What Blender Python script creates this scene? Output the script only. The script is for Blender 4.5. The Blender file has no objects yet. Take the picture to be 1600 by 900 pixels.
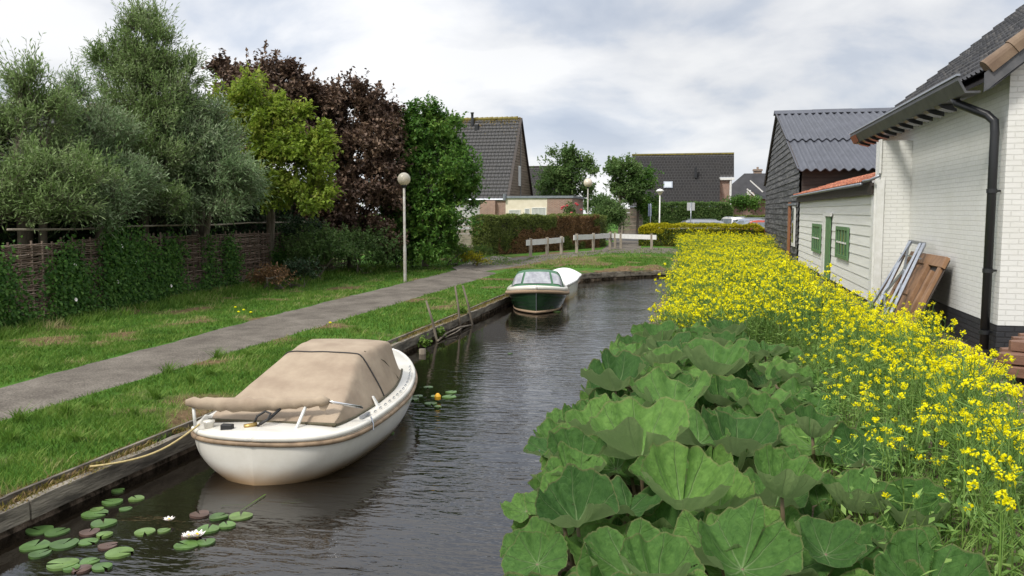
import bpy, bmesh, math, random
import numpy as np
from mathutils import Vector, Matrix
R = math.radians
scene = bpy.context.scene
col = scene.collection
# ------------------------------------------------------------------ camera
FPX = 1320.0; HOR = 331.0; CAMZ = 2.75
YAW = math.atan(305 / 1320); PIT = math.atan((450 - HOR) / FPX)
cd = bpy.data.cameras.new('camera'); cam = bpy.data.objects.new('camera', cd); col.objects.link(cam)
cam.location = (0, 0, CAMZ); cam.rotation_euler = (math.pi / 2 - PIT, 0, YAW)
cd.sensor_width = 36; cd.lens = FPX / 1600 * 36; cd.clip_end = 2000; cd.clip_start = .1
scene.camera = cam
# ------------------------------------------------------------------ sky, sun, exposure
SUN_EL, SUN_AZ = R(48), R(-150)        # azimuth clockwise from +Y
w = bpy.data.worlds.new('World'); scene.world = w; w.use_nodes = True
nt = w.node_tree; nt.nodes.clear()
def N_(t, **k):
    n = nt.nodes.new(t)
    for a, b in k.items(): setattr(n, a, b)
    return n
def L_(a, b): nt.links.new(a, b)
out = N_('ShaderNodeOutputWorld'); bg = N_('ShaderNodeBackground'); bg.inputs[1].default_value = .1
sky = N_('ShaderNodeTexSky', sky_type='NISHITA', sun_disc=False, sun_elevation=SUN_EL, sun_rotation=SUN_AZ)
tc = N_('ShaderNodeTexCoord'); sp = N_('ShaderNodeSeparateXYZ'); L_(tc.outputs['Generated'], sp.inputs[0])
zc = N_('ShaderNodeMath', operation='MAXIMUM'); zc.inputs[1].default_value = 0.0; L_(sp.outputs[2], zc.inputs[0])
za = N_('ShaderNodeMath', operation='ADD'); za.inputs[1].default_value = .42; L_(zc.outputs[0], za.inputs[0])
dx = N_('ShaderNodeMath', operation='DIVIDE'); L_(sp.outputs[0], dx.inputs[0]); L_(za.outputs[0], dx.inputs[1])
dy = N_('ShaderNodeMath', operation='DIVIDE'); L_(sp.outputs[1], dy.inputs[0]); L_(za.outputs[0], dy.inputs[1])
cb = N_('ShaderNodeCombineXYZ'); L_(dx.outputs[0], cb.inputs[0]); L_(dy.outputs[0], cb.inputs[1])
CLOUD_OFF = (5.5, 3.3, 0)
mp = N_('ShaderNodeMapping'); mp.inputs['Location'].default_value = CLOUD_OFF; mp.inputs['Rotation'].default_value = (0, 0, R(8)); mp.inputs['Scale'].default_value = (2.3, 2.7, 1); L_(cb.outputs[0], mp.inputs[0])
n1 = N_('ShaderNodeTexNoise'); n1.inputs['Scale'].default_value = 1.0; n1.inputs['Detail'].default_value = 8; n1.inputs['Roughness'].default_value = .52; n1.inputs['Distortion'].default_value = .25; L_(mp.outputs[0], n1.inputs[0])
n2 = N_('ShaderNodeTexNoise'); n2.inputs['Scale'].default_value = .45; n2.inputs['Detail'].default_value = 3; L_(mp.outputs[0], n2.inputs[0])
rp = N_('ShaderNodeValToRGB'); L_(n1.outputs[0], rp.inputs[0])
e = rp.color_ramp.elements
e[0].position = .33; e[0].color = (3.7, 4.15, 5.0, 1)
e[1].position = .58; e[1].color = (7.2, 7.2, 7.25, 1)
m = e.new(.43); m.color = (4.8, 5.15, 5.8, 1)
m = e.new(.50); m.color = (6.2, 6.3, 6.55, 1)
rp2 = N_('ShaderNodeMapRange'); rp2.inputs[1].default_value = .35; rp2.inputs[2].default_value = .65; rp2.inputs[3].default_value = .86; rp2.inputs[4].default_value = 1.06; L_(n2.outputs[0], rp2.inputs[0])
# an overcast sky is brighter towards the zenith
el = N_('ShaderNodeMapRange'); el.inputs[1].default_value = .36; el.inputs[2].default_value = 1; el.inputs[3].default_value = 1.0; el.inputs[4].default_value = 2.2; L_(zc.outputs[0], el.inputs[0])
mm = N_('ShaderNodeMath', operation='MULTIPLY'); L_(rp2.outputs[0], mm.inputs[0]); L_(el.outputs[0], mm.inputs[1])
vm = N_('ShaderNodeVectorMath', operation='SCALE'); L_(rp.outputs[0], vm.inputs[0]); L_(mm.outputs[0], vm.inputs[3])
# pale haze band low on the horizon
hz = N_('ShaderNodeMapRange'); hz.inputs[1].default_value = 0.0; hz.inputs[2].default_value = .10; hz.inputs[3].default_value = .6; hz.inputs[4].default_value = 0; L_(zc.outputs[0], hz.inputs[0])
mh = N_('ShaderNodeMixRGB'); mh.inputs[2].default_value = (7.0, 7.0, 7.05, 1); L_(hz.outputs[0], mh.inputs[0]); L_(vm.outputs[0], mh.inputs[1])
mx = N_('ShaderNodeMixRGB'); mx.inputs[0].default_value = .93; L_(sky.outputs[0], mx.inputs[1]); L_(mh.outputs[0], mx.inputs[2])
L_(mx.outputs[0], bg.inputs[0]); L_(bg.outputs[0], out.inputs[0])
sd = bpy.data.lights.new('sun', 'SUN'); so = bpy.data.objects.new('sun', sd); col.objects.link(so)
sd.energy = 2.3; sd.angle = R(12); sd.color = (1, .95, .87)
sv = Vector((math.sin(SUN_AZ) * math.cos(SUN_EL), math.cos(SUN_AZ) * math.cos(SUN_EL), math.sin(SUN_EL)))
so.rotation_euler = sv.to_track_quat('Z', 'Y').to_euler()
scene.view_settings.view_transform = 'Standard'; scene.view_settings.look = 'None'
scene.view_settings.gamma = 1; scene.view_settings.exposure = 0.55; scene.view_settings.use_curve_mapping = False
scene.render.engine = 'CYCLES'
# ------------------------------------------------------------------ places read off the picture, as real points
def ray(px, py):
    x = (px - 800) / FPX; y = -(py - 450) / FPX
    d = (x, math.cos(PIT) + math.sin(PIT) * y, -math.sin(PIT) + math.cos(PIT) * y)
    c, s = math.cos(YAW), math.sin(YAW)
    return Vector((c * d[0] - s * d[1], s * d[0] + c * d[1], d[2]))
O = Vector((0, 0, CAMZ))
def gz(px, py, z): d = ray(px, py); return O + d * ((z - CAMZ) / d.z)
def gx(px, py, x): d = ray(px, py); return O + d * (x / d.x)
def gy(px, py, y): d = ray(px, py); return O + d * (y / d.y)
def C(px, py, d): return O + ray(px, py) * d
# ------------------------------------------------------------------ mesh helpers
class MB:
    def __init__(s): s.v = []; s.f = []; s.m = []; s.cur = 0
    def face(s, pts):
        i = len(s.v); s.v += [tuple(p) for p in pts]; s.f.append(tuple(range(i, i + len(pts)))); s.m.append(s.cur)
    def box(s, lo, hi, rz=0, piv=None):
        x0, y0, z0 = lo; x1, y1, z1 = hi
        P = [Vector(p) for p in ((x0, y0, z0), (x1, y0, z0), (x1, y1, z0), (x0, y1, z0), (x0, y0, z1), (x1, y0, z1), (x1, y1, z1), (x0, y1, z1))]
        if rz:
            M = Matrix.Rotation(rz, 3, 'Z'); c = Vector(piv) if piv else (Vector(lo) + Vector(hi)) / 2
            P = [M @ (p - c) + c for p in P]
        s.hexa(P)
    def hexa(s, P):
        i = len(s.v); s.v += [tuple(p) for p in P]
        for f in ((0, 3, 2, 1), (4, 5, 6, 7), (0, 1, 5, 4), (1, 2, 6, 5), (2, 3, 7, 6), (3, 0, 4, 7)):
            s.f.append(tuple(i + k for k in f)); s.m.append(s.cur)
    def bar(s, a, b, w, h, up=(0, 0, 1)):
        a = Vector(a); b = Vector(b); d = (b - a).normalized(); u = Vector(up)
        if abs(d.dot(u)) > .98: u = Vector((1, 0, 0))
        r = d.cross(u).normalized() * (w / 2); u = r.cross(d).normalized() * (h / 2)
        s.hexa([a - r - u, a + r - u, b + r - u, b - r - u, a - r + u, a + r + u, b + r + u, b - r + u])
    def tube(s, pts, rad, n=8, cap=True):
        pts = [Vector(p) for p in pts]; k = len(pts)
        rad = [rad] * k if not hasattr(rad, '__len__') else rad
        base = len(s.v); prev = None
        for i, p in enumerate(pts):
            d = (pts[min(i + 1, k - 1)] - pts[max(i - 1, 0)]).normalized()
            if prev is None:
                u = Vector((0, 0, 1)) if abs(d.z) < .9 else Vector((1, 0, 0)); prev = d.cross(u).normalized()
            r = (prev - d * prev.dot(d)).normalized(); prev = r; q = d.cross(r)
            for j in range(n):
                a = 2 * math.pi * j / n; s.v.append(tuple(p + (r * math.cos(a) + q * math.sin(a)) * rad[i]))
        for i in range(k - 1):
            for j in range(n):
                a = base + i * n + j; b = base + i * n + (j + 1) % n
                s.f.append((a, b, b + n, a + n)); s.m.append(s.cur)
        if cap:
            s.f.append(tuple(base + j for j in range(n))[::-1]); s.m.append(s.cur)
            s.f.append(tuple(base + (k - 1) * n + j for j in range(n))); s.m.append(s.cur)
    def lathe(s, prof, c=(0, 0, 0), n=20):
        base = len(s.v)
        for r, z in prof:
            for j in range(n):
                a = 2 * math.pi * j / n; s.v.append((c[0] + r * math.cos(a), c[1] + r * math.sin(a), c[2] + z))
        for i in range(len(prof) - 1):
            for j in range(n):
                a = base + i * n + j; b = base + i * n + (j + 1) % n
                s.f.append((a, b, b + n, a + n)); s.m.append(s.cur)
    def grid(s, rows, close=False):
        base = len(s.v); n = len(rows[0])
        for r in rows: s.v += [tuple(p) for p in r]
        for i in range(len(rows) - 1):
            for j in range(n if close else n - 1):
                a = base + i * n + j; b = base + i * n + (j + 1) % n
                s.f.append((a, b, b + n, a + n)); s.m.append(s.cur)
    def build(s, name, mats, parent=None, smooth=False, bevel=0, rnd=False, loc=None):
        me = bpy.data.meshes.new(name); vs = s.v
        if loc is not None: vs = [(x - loc[0], y - loc[1], z - loc[2]) for x, y, z in vs]
        me.from_pydata(vs, [], s.f)
        mats = mats if isinstance(mats, (list, tuple)) else [mats]
        for m_ in mats: me.materials.append(m_)
        if len(mats) > 1: me.polygons.foreach_set('material_index', s.m)
        # box-projected UV in metres
        uv = me.uv_layers.new(name='UVMap'); me.update()
        co = [v.co for v in me.vertices]; data = []
        for p in me.polygons:
            nx, ny, nz = abs(p.normal.x), abs(p.normal.y), abs(p.normal.z)
            for vi in p.vertices:
                c = co[vi]
                if nz >= nx and nz >= ny: data += [c.x, c.y]
                elif nx >= ny: data += [c.y, c.z]
                else: data += [c.x, c.z]
        uv.data.foreach_set('uv', data)
        if rnd: setrnd(me)
        if smooth: me.polygons.foreach_set('use_smooth', [True] * len(me.polygons))
        o = bpy.data.objects.new(name, me); col.objects.link(o)
        if loc is not None: o.location = loc
        if parent: o.parent = parent
        if bevel:
            b = o.modifiers.new('bevel', 'BEVEL'); b.width = bevel; b.segments = 2; b.limit_method = 'ANGLE'; b.angle_limit = R(40)
        return o
rg = np.random.default_rng(7); random.seed(7)
def setrnd(me, vals=None):
    a = me.attributes.new('rnd', 'FLOAT', 'FACE')
    a.data.foreach_set('value', (rg.random(len(me.polygons)) if vals is None else vals).astype(np.float32))
def nmesh(name, V, F, mats, parent=None, rnd=None, smooth=False, mi=None, link=True, uv=None):
    """fast mesh from arrays: V (n,3), F (m,4) or (m,3)"""
    V = np.asarray(V, np.float32); F = np.asarray(F, np.int32); k = F.shape[1]
    me = bpy.data.meshes.new(name)
    me.vertices.add(len(V)); me.vertices.foreach_set('co', V.ravel())
    me.loops.add(F.size); me.loops.foreach_set('vertex_index', F.ravel())
    me.polygons.add(len(F)); me.polygons.foreach_set('loop_start', np.arange(0, F.size, k, dtype=np.int32))
    me.polygons.foreach_set('loop_total', np.full(len(F), k, np.int32))
    mats = mats if isinstance(mats, (list, tuple)) else [mats]
    for m_ in mats: me.materials.append(m_)
    if mi is not None: me.polygons.foreach_set('material_index', np.asarray(mi, np.int32))
    if uv is not None:
        l = me.uv_layers.new(name='UVMap'); l.data.foreach_set('uv', np.asarray(uv, np.float32).ravel())
    me.update(calc_edges=True)
    setrnd(me, rnd)
    if smooth: me.polygons.foreach_set('use_smooth', [True] * len(me.polygons))
    if not link: return me
    o = bpy.data.objects.new(name, me); col.objects.link(o)
    if parent: o.parent = parent
    return o
def tag(o, label=None, cat=None, group=None, kind=None):
    if label: o['label'] = label
    if cat: o['category'] = cat
    if group: o['group'] = group
    if kind: o['kind'] = kind
    return o
def thing(name, loc, label, cat, group=None, rz=0):
    o = bpy.data.objects.new(name, None); col.objects.link(o); o.location = loc; o.rotation_euler = (0, 0, rz); o.empty_display_size = .2
    return tag(o, label, cat, group)
def root(name, label, cat, group=None): return thing(name, (0, 0, 0), label, cat, group)
def settle(t):
    """put the empty at the base centre of its parts"""
    bpy.context.view_layer.update()
    lo = Vector((1e9,) * 3); hi = -lo
    def walk(o):
        nonlocal lo, hi
        if o.type == 'MESH':
            for c in o.bound_box:
                p = o.matrix_world @ Vector(c)
                lo = Vector(map(min, lo, p)); hi = Vector(map(max, hi, p))
        for ch in o.children: walk(ch)
    walk(t); b = Vector(((lo.x + hi.x) / 2, (lo.y + hi.y) / 2, lo.z)); t.location = b
    for ch in t.children: ch.location = Vector(ch.location) - b
# ------------------------------------------------------------------ materials
def mat(name, c, rough=.6, c2=None, scale=4, detail=4, bump=0, bscale=None, metal=0, spec=.5, contrast=(.35, .65), stretch=None, coord='Object', coat=0):
    m = bpy.data.materials.new(name); m.use_nodes = True; t = m.node_tree; b = t.nodes['Principled BSDF']
    b.inputs['Base Color'].default_value = (*c, 1); b.inputs['Roughness'].default_value = rough; b.inputs['Metallic'].default_value = metal
    b.inputs['Specular IOR Level'].default_value = spec; b.inputs['Coat Weight'].default_value = coat
    tcn = t.nodes.new('ShaderNodeTexCoord'); mpn = t.nodes.new('ShaderNodeMapping'); t.links.new(tcn.outputs[coord], mpn.inputs[0])
    if stretch: mpn.inputs['Scale'].default_value = stretch
    if c2:
        n = t.nodes.new('ShaderNodeTexNoise'); n.inputs['Scale'].default_value = scale; n.inputs['Detail'].default_value = detail; n.inputs['Roughness'].default_value = .62
        t.links.new(mpn.outputs[0], n.inputs[0])
        r = t.nodes.new('ShaderNodeValToRGB'); r.color_ramp.elements[0].position = contrast[0]; r.color_ramp.elements[1].position = contrast[1]
        r.color_ramp.elements[0].color = (*c, 1); r.color_ramp.elements[1].color = (*c2, 1)
        t.links.new(n.outputs[0], r.inputs[0]); t.links.new(r.outputs[0], b.inputs['Base Color'])
        m['ramp'] = r.name
    if bump:
        n = t.nodes.new('ShaderNodeTexNoise'); n.inputs['Scale'].default_value = bscale or scale * 4; n.inputs['Detail'].default_value = 5
        t.links.new(mpn.outputs[0], n.inputs[0])
        bn = t.nodes.new('ShaderNodeBump'); bn.inputs['Strength'].default_value = 1; bn.inputs['Distance'].default_value = bump
        t.links.new(n.outputs[0], bn.inputs['Height']); t.links.new(bn.outputs[0], b.inputs['Normal'])
    return m
def rndmat(name, cols, rough=.6, trans=0, spec=.4, noise=0, bump=0, tint=None):
    """colour picked per face by the rnd attribute; cols = list of (pos, rgb)"""
    m = bpy.data.materials.new(name); m.use_nodes = True; t = m.node_tree; b = t.nodes['Principled BSDF']
    a = t.nodes.new('ShaderNodeAttribute'); a.attribute_name = 'rnd'
    r = t.nodes.new('ShaderNodeValToRGB'); r.color_ramp.interpolation = 'LINEAR'
    els = r.color_ramp.elements
    els[0].position = cols[0][0]; els[0].color = (*cols[0][1], 1); els[1].position = cols[-1][0]; els[1].color = (*cols[-1][1], 1)
    for p, c in cols[1:-1]: els.new(p).color = (*c, 1)
    t.links.new(a.outputs['Fac'], r.inputs[0]); src = r.outputs[0]
    if noise:
        n = t.nodes.new('ShaderNodeTexNoise'); n.inputs['Scale'].default_value = noise; n.inputs['Detail'].default_value = 4
        g = t.nodes.new('ShaderNodeNewGeometry'); t.links.new(g.outputs['Position'], n.inputs[0])
        mr = t.nodes.new('ShaderNodeMapRange'); mr.inputs[1].default_value = .3; mr.inputs[2].default_value = .7; mr.inputs[3].default_value = .7; mr.inputs[4].default_value = 1.3; t.links.new(n.outputs[0], mr.inputs[0])
        v = t.nodes.new('ShaderNodeVectorMath'); v.operation = 'SCALE'; t.links.new(src, v.inputs[0]); t.links.new(mr.outputs[0], v.inputs[3]); src = v.outputs[0]
        if bump:
            bn = t.nodes.new('ShaderNodeBump'); bn.inputs['Distance'].default_value = bump; t.links.new(n.outputs[0], bn.inputs['Height']); t.links.new(bn.outputs[0], b.inputs['Normal'])
    t.links.new(src, b.inputs['Base Color']); b.inputs['Roughness'].default_value = rough; b.inputs['Specular IOR Level'].default_value = spec
    if trans:
        tr = t.nodes.new('ShaderNodeBsdfTranslucent'); t.links.new(src, tr.inputs[0])
        ms = t.nodes.new('ShaderNodeMixShader'); ms.inputs[0].default_value = trans
        t.links.new(b.outputs[0], ms.inputs[1]); t.links.new(tr.outputs[0], ms.inputs[2]); t.links.new(ms.outputs[0], t.nodes['Material Output'].inputs[0])
    return m
def brickmat(name, c1, c2, mortar, bw=.24, rh=.079, ms=.011, bump=.006, rough=.75, dirt=None):
    m = bpy.data.materials.new(name); m.use_nodes = True; t = m.node_tree; b = t.nodes['Principled BSDF']; b.inputs['Roughness'].default_value = rough
    u = t.nodes.new('ShaderNodeTexCoord'); br = t.nodes.new('ShaderNodeTexBrick'); nz = t.nodes.new('ShaderNodeTexNoise'); nz.inputs['Scale'].default_value = 3
    mixv = t.nodes.new('ShaderNodeMixRGB'); mixv.blend_type = 'LINEAR_LIGHT'; mixv.inputs[0].default_value = .006
    t.links.new(u.outputs['UV'], nz.inputs[0]); t.links.new(u.outputs['UV'], mixv.inputs[1]); t.links.new(nz.outputs['Color'], mixv.inputs[2]); t.links.new(mixv.outputs[0], br.inputs[0])
    br.inputs['Color1'].default_value = (*c1, 1); br.inputs['Color2'].default_value = (*c2, 1); br.inputs['Mortar'].default_value = (*mortar, 1)
    br.inputs['Scale'].default_value = 1; br.inputs['Mortar Size'].default_value = ms; br.inputs['Mortar Smooth'].default_value = .25
    br.inputs['Brick Width'].default_value = bw; br.inputs['Row Height'].default_value = rh
    src = br.outputs[0]
    if dirt:
        n = t.nodes.new('ShaderNodeTexNoise'); n.inputs['Scale'].default_value = 1.1; n.inputs['Detail'].default_value = 8; n.inputs['Roughness'].default_value = .7; t.links.new(u.outputs['UV'], n.inputs[0])
        mr = t.nodes.new('ShaderNodeMapRange'); mr.inputs[1].default_value = .45; mr.inputs[2].default_value = .8; mr.inputs[4].default_value = .6; t.links.new(n.outputs[0], mr.inputs[0])
        x = t.nodes.new('ShaderNodeMixRGB'); x.inputs[2].default_value = (*dirt, 1); t.links.new(mr.outputs[0], x.inputs[0]); t.links.new(src, x.inputs[1]); src = x.outputs[0]
    t.links.new(src, b.inputs['Base Color'])
    n3 = t.nodes.new('ShaderNodeTexNoise'); n3.inputs['Scale'].default_value = 25; n3.inputs['Detail'].default_value = 3; t.links.new(u.outputs['UV'], n3.inputs[0])
    ad = t.nodes.new('ShaderNodeMath'); ad.operation = 'MULTIPLY_ADD'; ad.inputs[1].default_value = .5; t.links.new(n3.outputs[0], ad.inputs[0])
    iv = t.nodes.new('ShaderNodeMath'); iv.operation = 'SUBTRACT'; iv.inputs[0].default_value = 1; t.links.new(br.outputs['Fac'], iv.inputs[1]); t.links.new(iv.outputs[0], ad.inputs[2])
    bn = t.nodes.new('ShaderNodeBump'); bn.inputs['Distance'].default_value = bump; t.links.new(ad.outputs[0], bn.inputs['Height']); t.links.new(bn.outputs[0], b.inputs['Normal'])
    return m
M = {}
M['white_brick'] = brickmat('white_painted_brick', (.69, .69, .66), (.67, .67, .64), (.60, .60, .565), ms=.007, bump=.004, dirt=(.55, .55, .49))
M['black_brick'] = brickmat('black_tarred_brick', (.022, .024, .028), (.03, .03, .034), (.014, .014, .016), rough=.6)
M['red_brick'] = brickmat('red_brown_brick', (.26, .13, .09), (.34, .19, .13), (.36, .33, .29), dirt=(.16, .14, .11))
M['brown_brick'] = brickmat('brown_brick', (.22, .14, .10), (.30, .20, .14), (.32, .30, .26), dirt=(.12, .12, .10))
M['white'] = mat('white_paint', (.72, .72, .70), .45, (.62, .62, .58), 6, bump=.001)
M['cream'] = mat('cream_paint', (.74, .66, .53), .6, (.66, .58, .45), 3)
M['weatherboard'] = mat('white_weatherboard_paint', (.74, .74, .70), .55, (.66, .66, .61), 2.5, 6, bump=.002, bscale=30, stretch=(1, .25, 4))
M['black_wood'] = mat('tarred_boards', (.018, .018, .019), .6, (.17, .165, .16), 3, 9, bump=.006, bscale=14, stretch=(1, .3, 3.5), contrast=(.44, .70))
M['dark_wood'] = mat('dark_brown_boards', (.022, .015, .011), .65, (.045, .032, .024), 3, 6, bump=.003, stretch=(.3, 1, 3))
M['grey_wood'] = mat('weathered_wood', (.20, .17, .125), .8, (.33, .29, .23), 3, 7, bump=.004, bscale=30, stretch=(1, 1, 1))
M['old_wood'] = mat('mossy_old_timber', (.045, .038, .028), .9, (.24, .21, .165), 3.0, 10, bump=.014, bscale=16, stretch=(1.5, .55, 3), contrast=(.36, .66))
M['brown_wood'] = mat('brown_timber', (.17, .09, .045), .65, (.27, .15, .075), 3, 7, bump=.002, bscale=40, stretch=(2, 2, .5))
M['red_wood'] = mat('reddish_brown_planks', (.12, .058, .036), .6, (.20, .105, .068), 5, 7, bump=.003, bscale=40, stretch=(.4, 2, 2))
M['green_paint'] = mat('green_paint', (.07, .17, .06), .5, (.10, .20, .09), 8)
M['orange_wood'] = mat('orange_brown_paint', (.32, .12, .05), .55, (.24, .09, .04), 5)
M['rust'] = mat('peeling_orange', (.30, .10, .05), .7)
M['glass'] = mat('window_glass', (.05, .06, .07), .06, spec=1)
M['curtain'] = mat('pale_curtain', (.55, .55, .52), .9, (.32, .32, .32), 9, 2, stretch=(6, 1, .1))
M['zinc'] = mat('zinc_grey', (.30, .32, .35), .4, (.22, .24, .27), 5, metal=.5)
M['galv'] = mat('galvanised_steel', (.36, .38, .41), .35, (.28, .30, .33), 20, metal=.8)
M['pole'] = mat('painted_steel_pole', (.42, .41, .38), .5, (.30, .27, .22), 6, 6)
M['black_plastic'] = mat('black_pipe', (.018, .019, .021), .35)
M['soffit'] = mat('grey_painted_gutter_board', (.060, .063, .068), .5, (.10, .10, .105), 4, 6)
M['water'] = None
M['soil'] = mat('dark_soil', (.035, .025, .017), .95, (.06, .042, .028), 8, bump=.02)
M['canvas'] = mat('brown_boat_canvas', (.36, .285, .205), .9, (.27, .205, .145), 2.6, 9, bump=.008, bscale=9)
M['canvas_dark'] = mat('dirty_canvas_edge', (.10, .085, .05), .85, (.06, .055, .03), 12)
M['gelcoat'] = mat('white_gelcoat', (.68, .655, .59), .3, (.60, .57, .50), 2.5, 5, coat=.3)
M['strake'] = mat('tan_rubbing_strake', (.34, .24, .15), .6, (.15, .10, .06), 5, 6, bump=.003)
M['rope'] = mat('tan_rope', (.35, .25, .16), .85, (.22, .15, .10), 60, bump=.006, bscale=60)
M['green_hull'] = mat('dark_green_hull', (.012, .035, .014), .22, (.018, .045, .020), 3, coat=.4)
M['green_canvas'] = mat('green_canvas', (.055, .15, .075), .75, (.04, .12, .06), 6)
M['vinyl'] = mat('hazy_clear_vinyl', (.36, .37, .38), .15, (.20, .20, .22), 5, 5, spec=1)
M['boat_white'] = mat('white_tarpaulin', (.78, .78, .76), .5, (.70, .70, .68), 3, bump=.006, bscale=3)
M['chrome'] = mat('chrome_tube', (.6, .6, .6), .15, metal=1)
M['brass'] = mat('tarnished_brass', (.35, .24, .08), .4, metal=.7)
M['black'] = mat('black_rubber', (.015, .015, .015), .6)
M['yellow'] = mat('yellow_cloth', (.75, .50, .02), .8)
M['rope_yellow'] = mat('yellow_mooring_rope', (.50, .40, .18), .85, (.36, .28, .13), 40)
M['stain'] = mat('algae_waterline', (.30, .20, .09), .6, (.55, .47, .33), 3, 6)
M['bark'] = mat('tree_bark', (.10, .08, .06), .9, (.19, .16, .12), 6, 7, bump=.02, bscale=12, stretch=(1, 1, .3))
M['withy'] = rndmat('willow_withies', [(0, (.075, .048, .034)), (.5, (.15, .105, .078)), (1, (.25, .19, .15))], .85)
M['car_glass'] = mat('car_glass', (.10, .12, .13), .05, (.20, .23, .25), 2, spec=1)
M['sign_grey'] = mat('sign_back_grey', (.42, .43, .44), .5)
M['roof_black'] = rndmat('dark_roof_tiles', [(0, (.026, .025, .027)), (.6, (.034, .033, .034)), (.95, (.045, .043, .043)), (1, (.075, .07, .065))], .62, noise=1.6)
M['roof_far'] = brickmat('pale_lined_tile_courses', (.030, .029, .030), (.040, .038, .039), (.085, .082, .082), bw=.30, rh=.36, ms=.030, bump=.02, rough=.6, dirt=(.06, .055, .05))  # paler lines drawn along tile edges and courses, plus blotchy dirt
M['roof_main'] = rndmat('charcoal_pantiles', [(0, (.028, .028, .031)), (.6, (.045, .045, .048)), (1, (.085, .080, .076))], .55, noise=3)
M['roof_orange'] = rndmat('orange_pantiles', [(0, (.26, .08, .04)), (.6, (.38, .125, .065)), (1, (.46, .19, .11))], .7, noise=4)
M['corrug'] = mat('slate_grey_corrugated', (.052, .056, .070), .55, (.075, .080, .098), 1.2, 8, bump=.001, bscale=60)
M['ridge'] = mat('mossy_ridge', (.12, .10, .035), .9, (.22, .18, .04), 4, 6)
M['verge'] = mat('brown_verge_tiles', (.13, .085, .055), .8, (.20, .14, .09), 3, 6, bump=.004)
# leaves
def lm(name, a, b, c, tr=.42): return rndmat(name, [(0, a), (.5, b), (1, c)], .55, tr, .25)
M['lf_willow'] = lm('willow_leaves', (.085, .15, .035), (.19, .28, .090), (.38, .46, .24))
M['lf_willow2'] = lm('grey_willow_leaves', (.10, .17, .065), (.20, .29, .130), (.42, .49, .31))
M['lf_yellow'] = lm('yellow_green_leaves', (.10, .165, .018), (.23, .32, .035), (.38, .40, .08))
M['lf_purple'] = lm('copper_leaves', (.040, .026, .020), (.115, .072, .050), (.25, .17, .11), .2)
M['lf_green'] = lm('deep_green_leaves', (.035, .10, .015), (.085, .19, .030), (.19, .30, .05))
M['lf_mid'] = lm('mid_green_leaves', (.05, .105, .025), (.105, .185, .05), (.18, .26, .08))
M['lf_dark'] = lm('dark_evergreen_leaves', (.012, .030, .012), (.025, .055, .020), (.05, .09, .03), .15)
M['lf_ivy'] = lm('climbing_bindweed_leaves', (.025, .075, .012), (.06, .155, .024), (.13, .25, .045))
M['lf_hedge'] = lm('green_hedge_leaves', (.06, .09, .018), (.13, .17, .035), (.21, .25, .06), .2)
M['lf_brown'] = lm('browned_hedge_leaves', (.11, .060, .026), (.23, .125, .055), (.33, .20, .095), .15)
M['lf_privet'] = lm('yellow_privet_leaves', (.16, .18, .01), (.46, .42, .01), (.62, .56, .03))
M['lf_privetg'] = lm('green_privet_leaves', (.035, .065, .012), (.075, .12, .020), (.26, .28, .03), .2)
M['lf_pink'] = lm('pink_roses', (.45, .04, .05), (.6, .08, .10), (.7, .2, .2))
M['lf_low'] = lm('border_plant_leaves', (.05, .11, .015), (.11, .20, .03), (.19, .28, .05))
M['grassb'] = rndmat('grass_blades', [(0, (.045, .10, .012)), (.45, (.095, .19, .024)), (.8, (.18, .27, .05)), (1, (.34, .31, .14))], .6, .3, .2)
M['rape_stem'] = rndmat('rapeseed_green', [(0, (.07, .15, .03)), (.5, (.15, .27, .05)), (1, (.24, .36, .09))], .55, .25, .3)
M['rape_flower'] = rndmat('rapeseed_yellow', [(0, (.66, .60, .003)), (.5, (.84, .77, .004)), (1, (.90, .84, .02))], .6, .3, .1)
M['lily'] = rndmat('lily_pad_green', [(0, (.05, .10, .025)), (.6, (.085, .16, .04)), (.8, (.12, .19, .05)), (.9, (.10, .06, .045)), (1, (.09, .055, .045))], .35, 0, .5, noise=9)
M['lily_w'] = mat('white_petals', (.85, .80, .76), .5)
# ------------------------------------------------------------------ noise for placing things
_lat = np.random.default_rng(3).random((256, 256))
def vnoise(x, y):
    xi = np.floor(x).astype(int); yi = np.floor(y).astype(int); fx = x - xi; fy = y - yi
    fx = fx * fx * (3 - 2 * fx); fy = fy * fy * (3 - 2 * fy); g = lambda a, b: _lat[a % 256, b % 256]
    return (g(xi, yi) * (1 - fx) + g(xi + 1, yi) * fx) * (1 - fy) + (g(xi, yi + 1) * (1 - fx) + g(xi + 1, yi + 1) * fx) * fy
def fbm(x, y, s=1.0, o=4):
    x = np.asarray(x, float) * s; y = np.asarray(y, float) * s; r = 0; a = .5
    for i in range(o): r = r + a * vnoise(x + i * 17.3, y + i * 9.1); x = x * 2; y = y * 2; a *= .5
    return r / (1 - .5 ** o)
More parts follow.
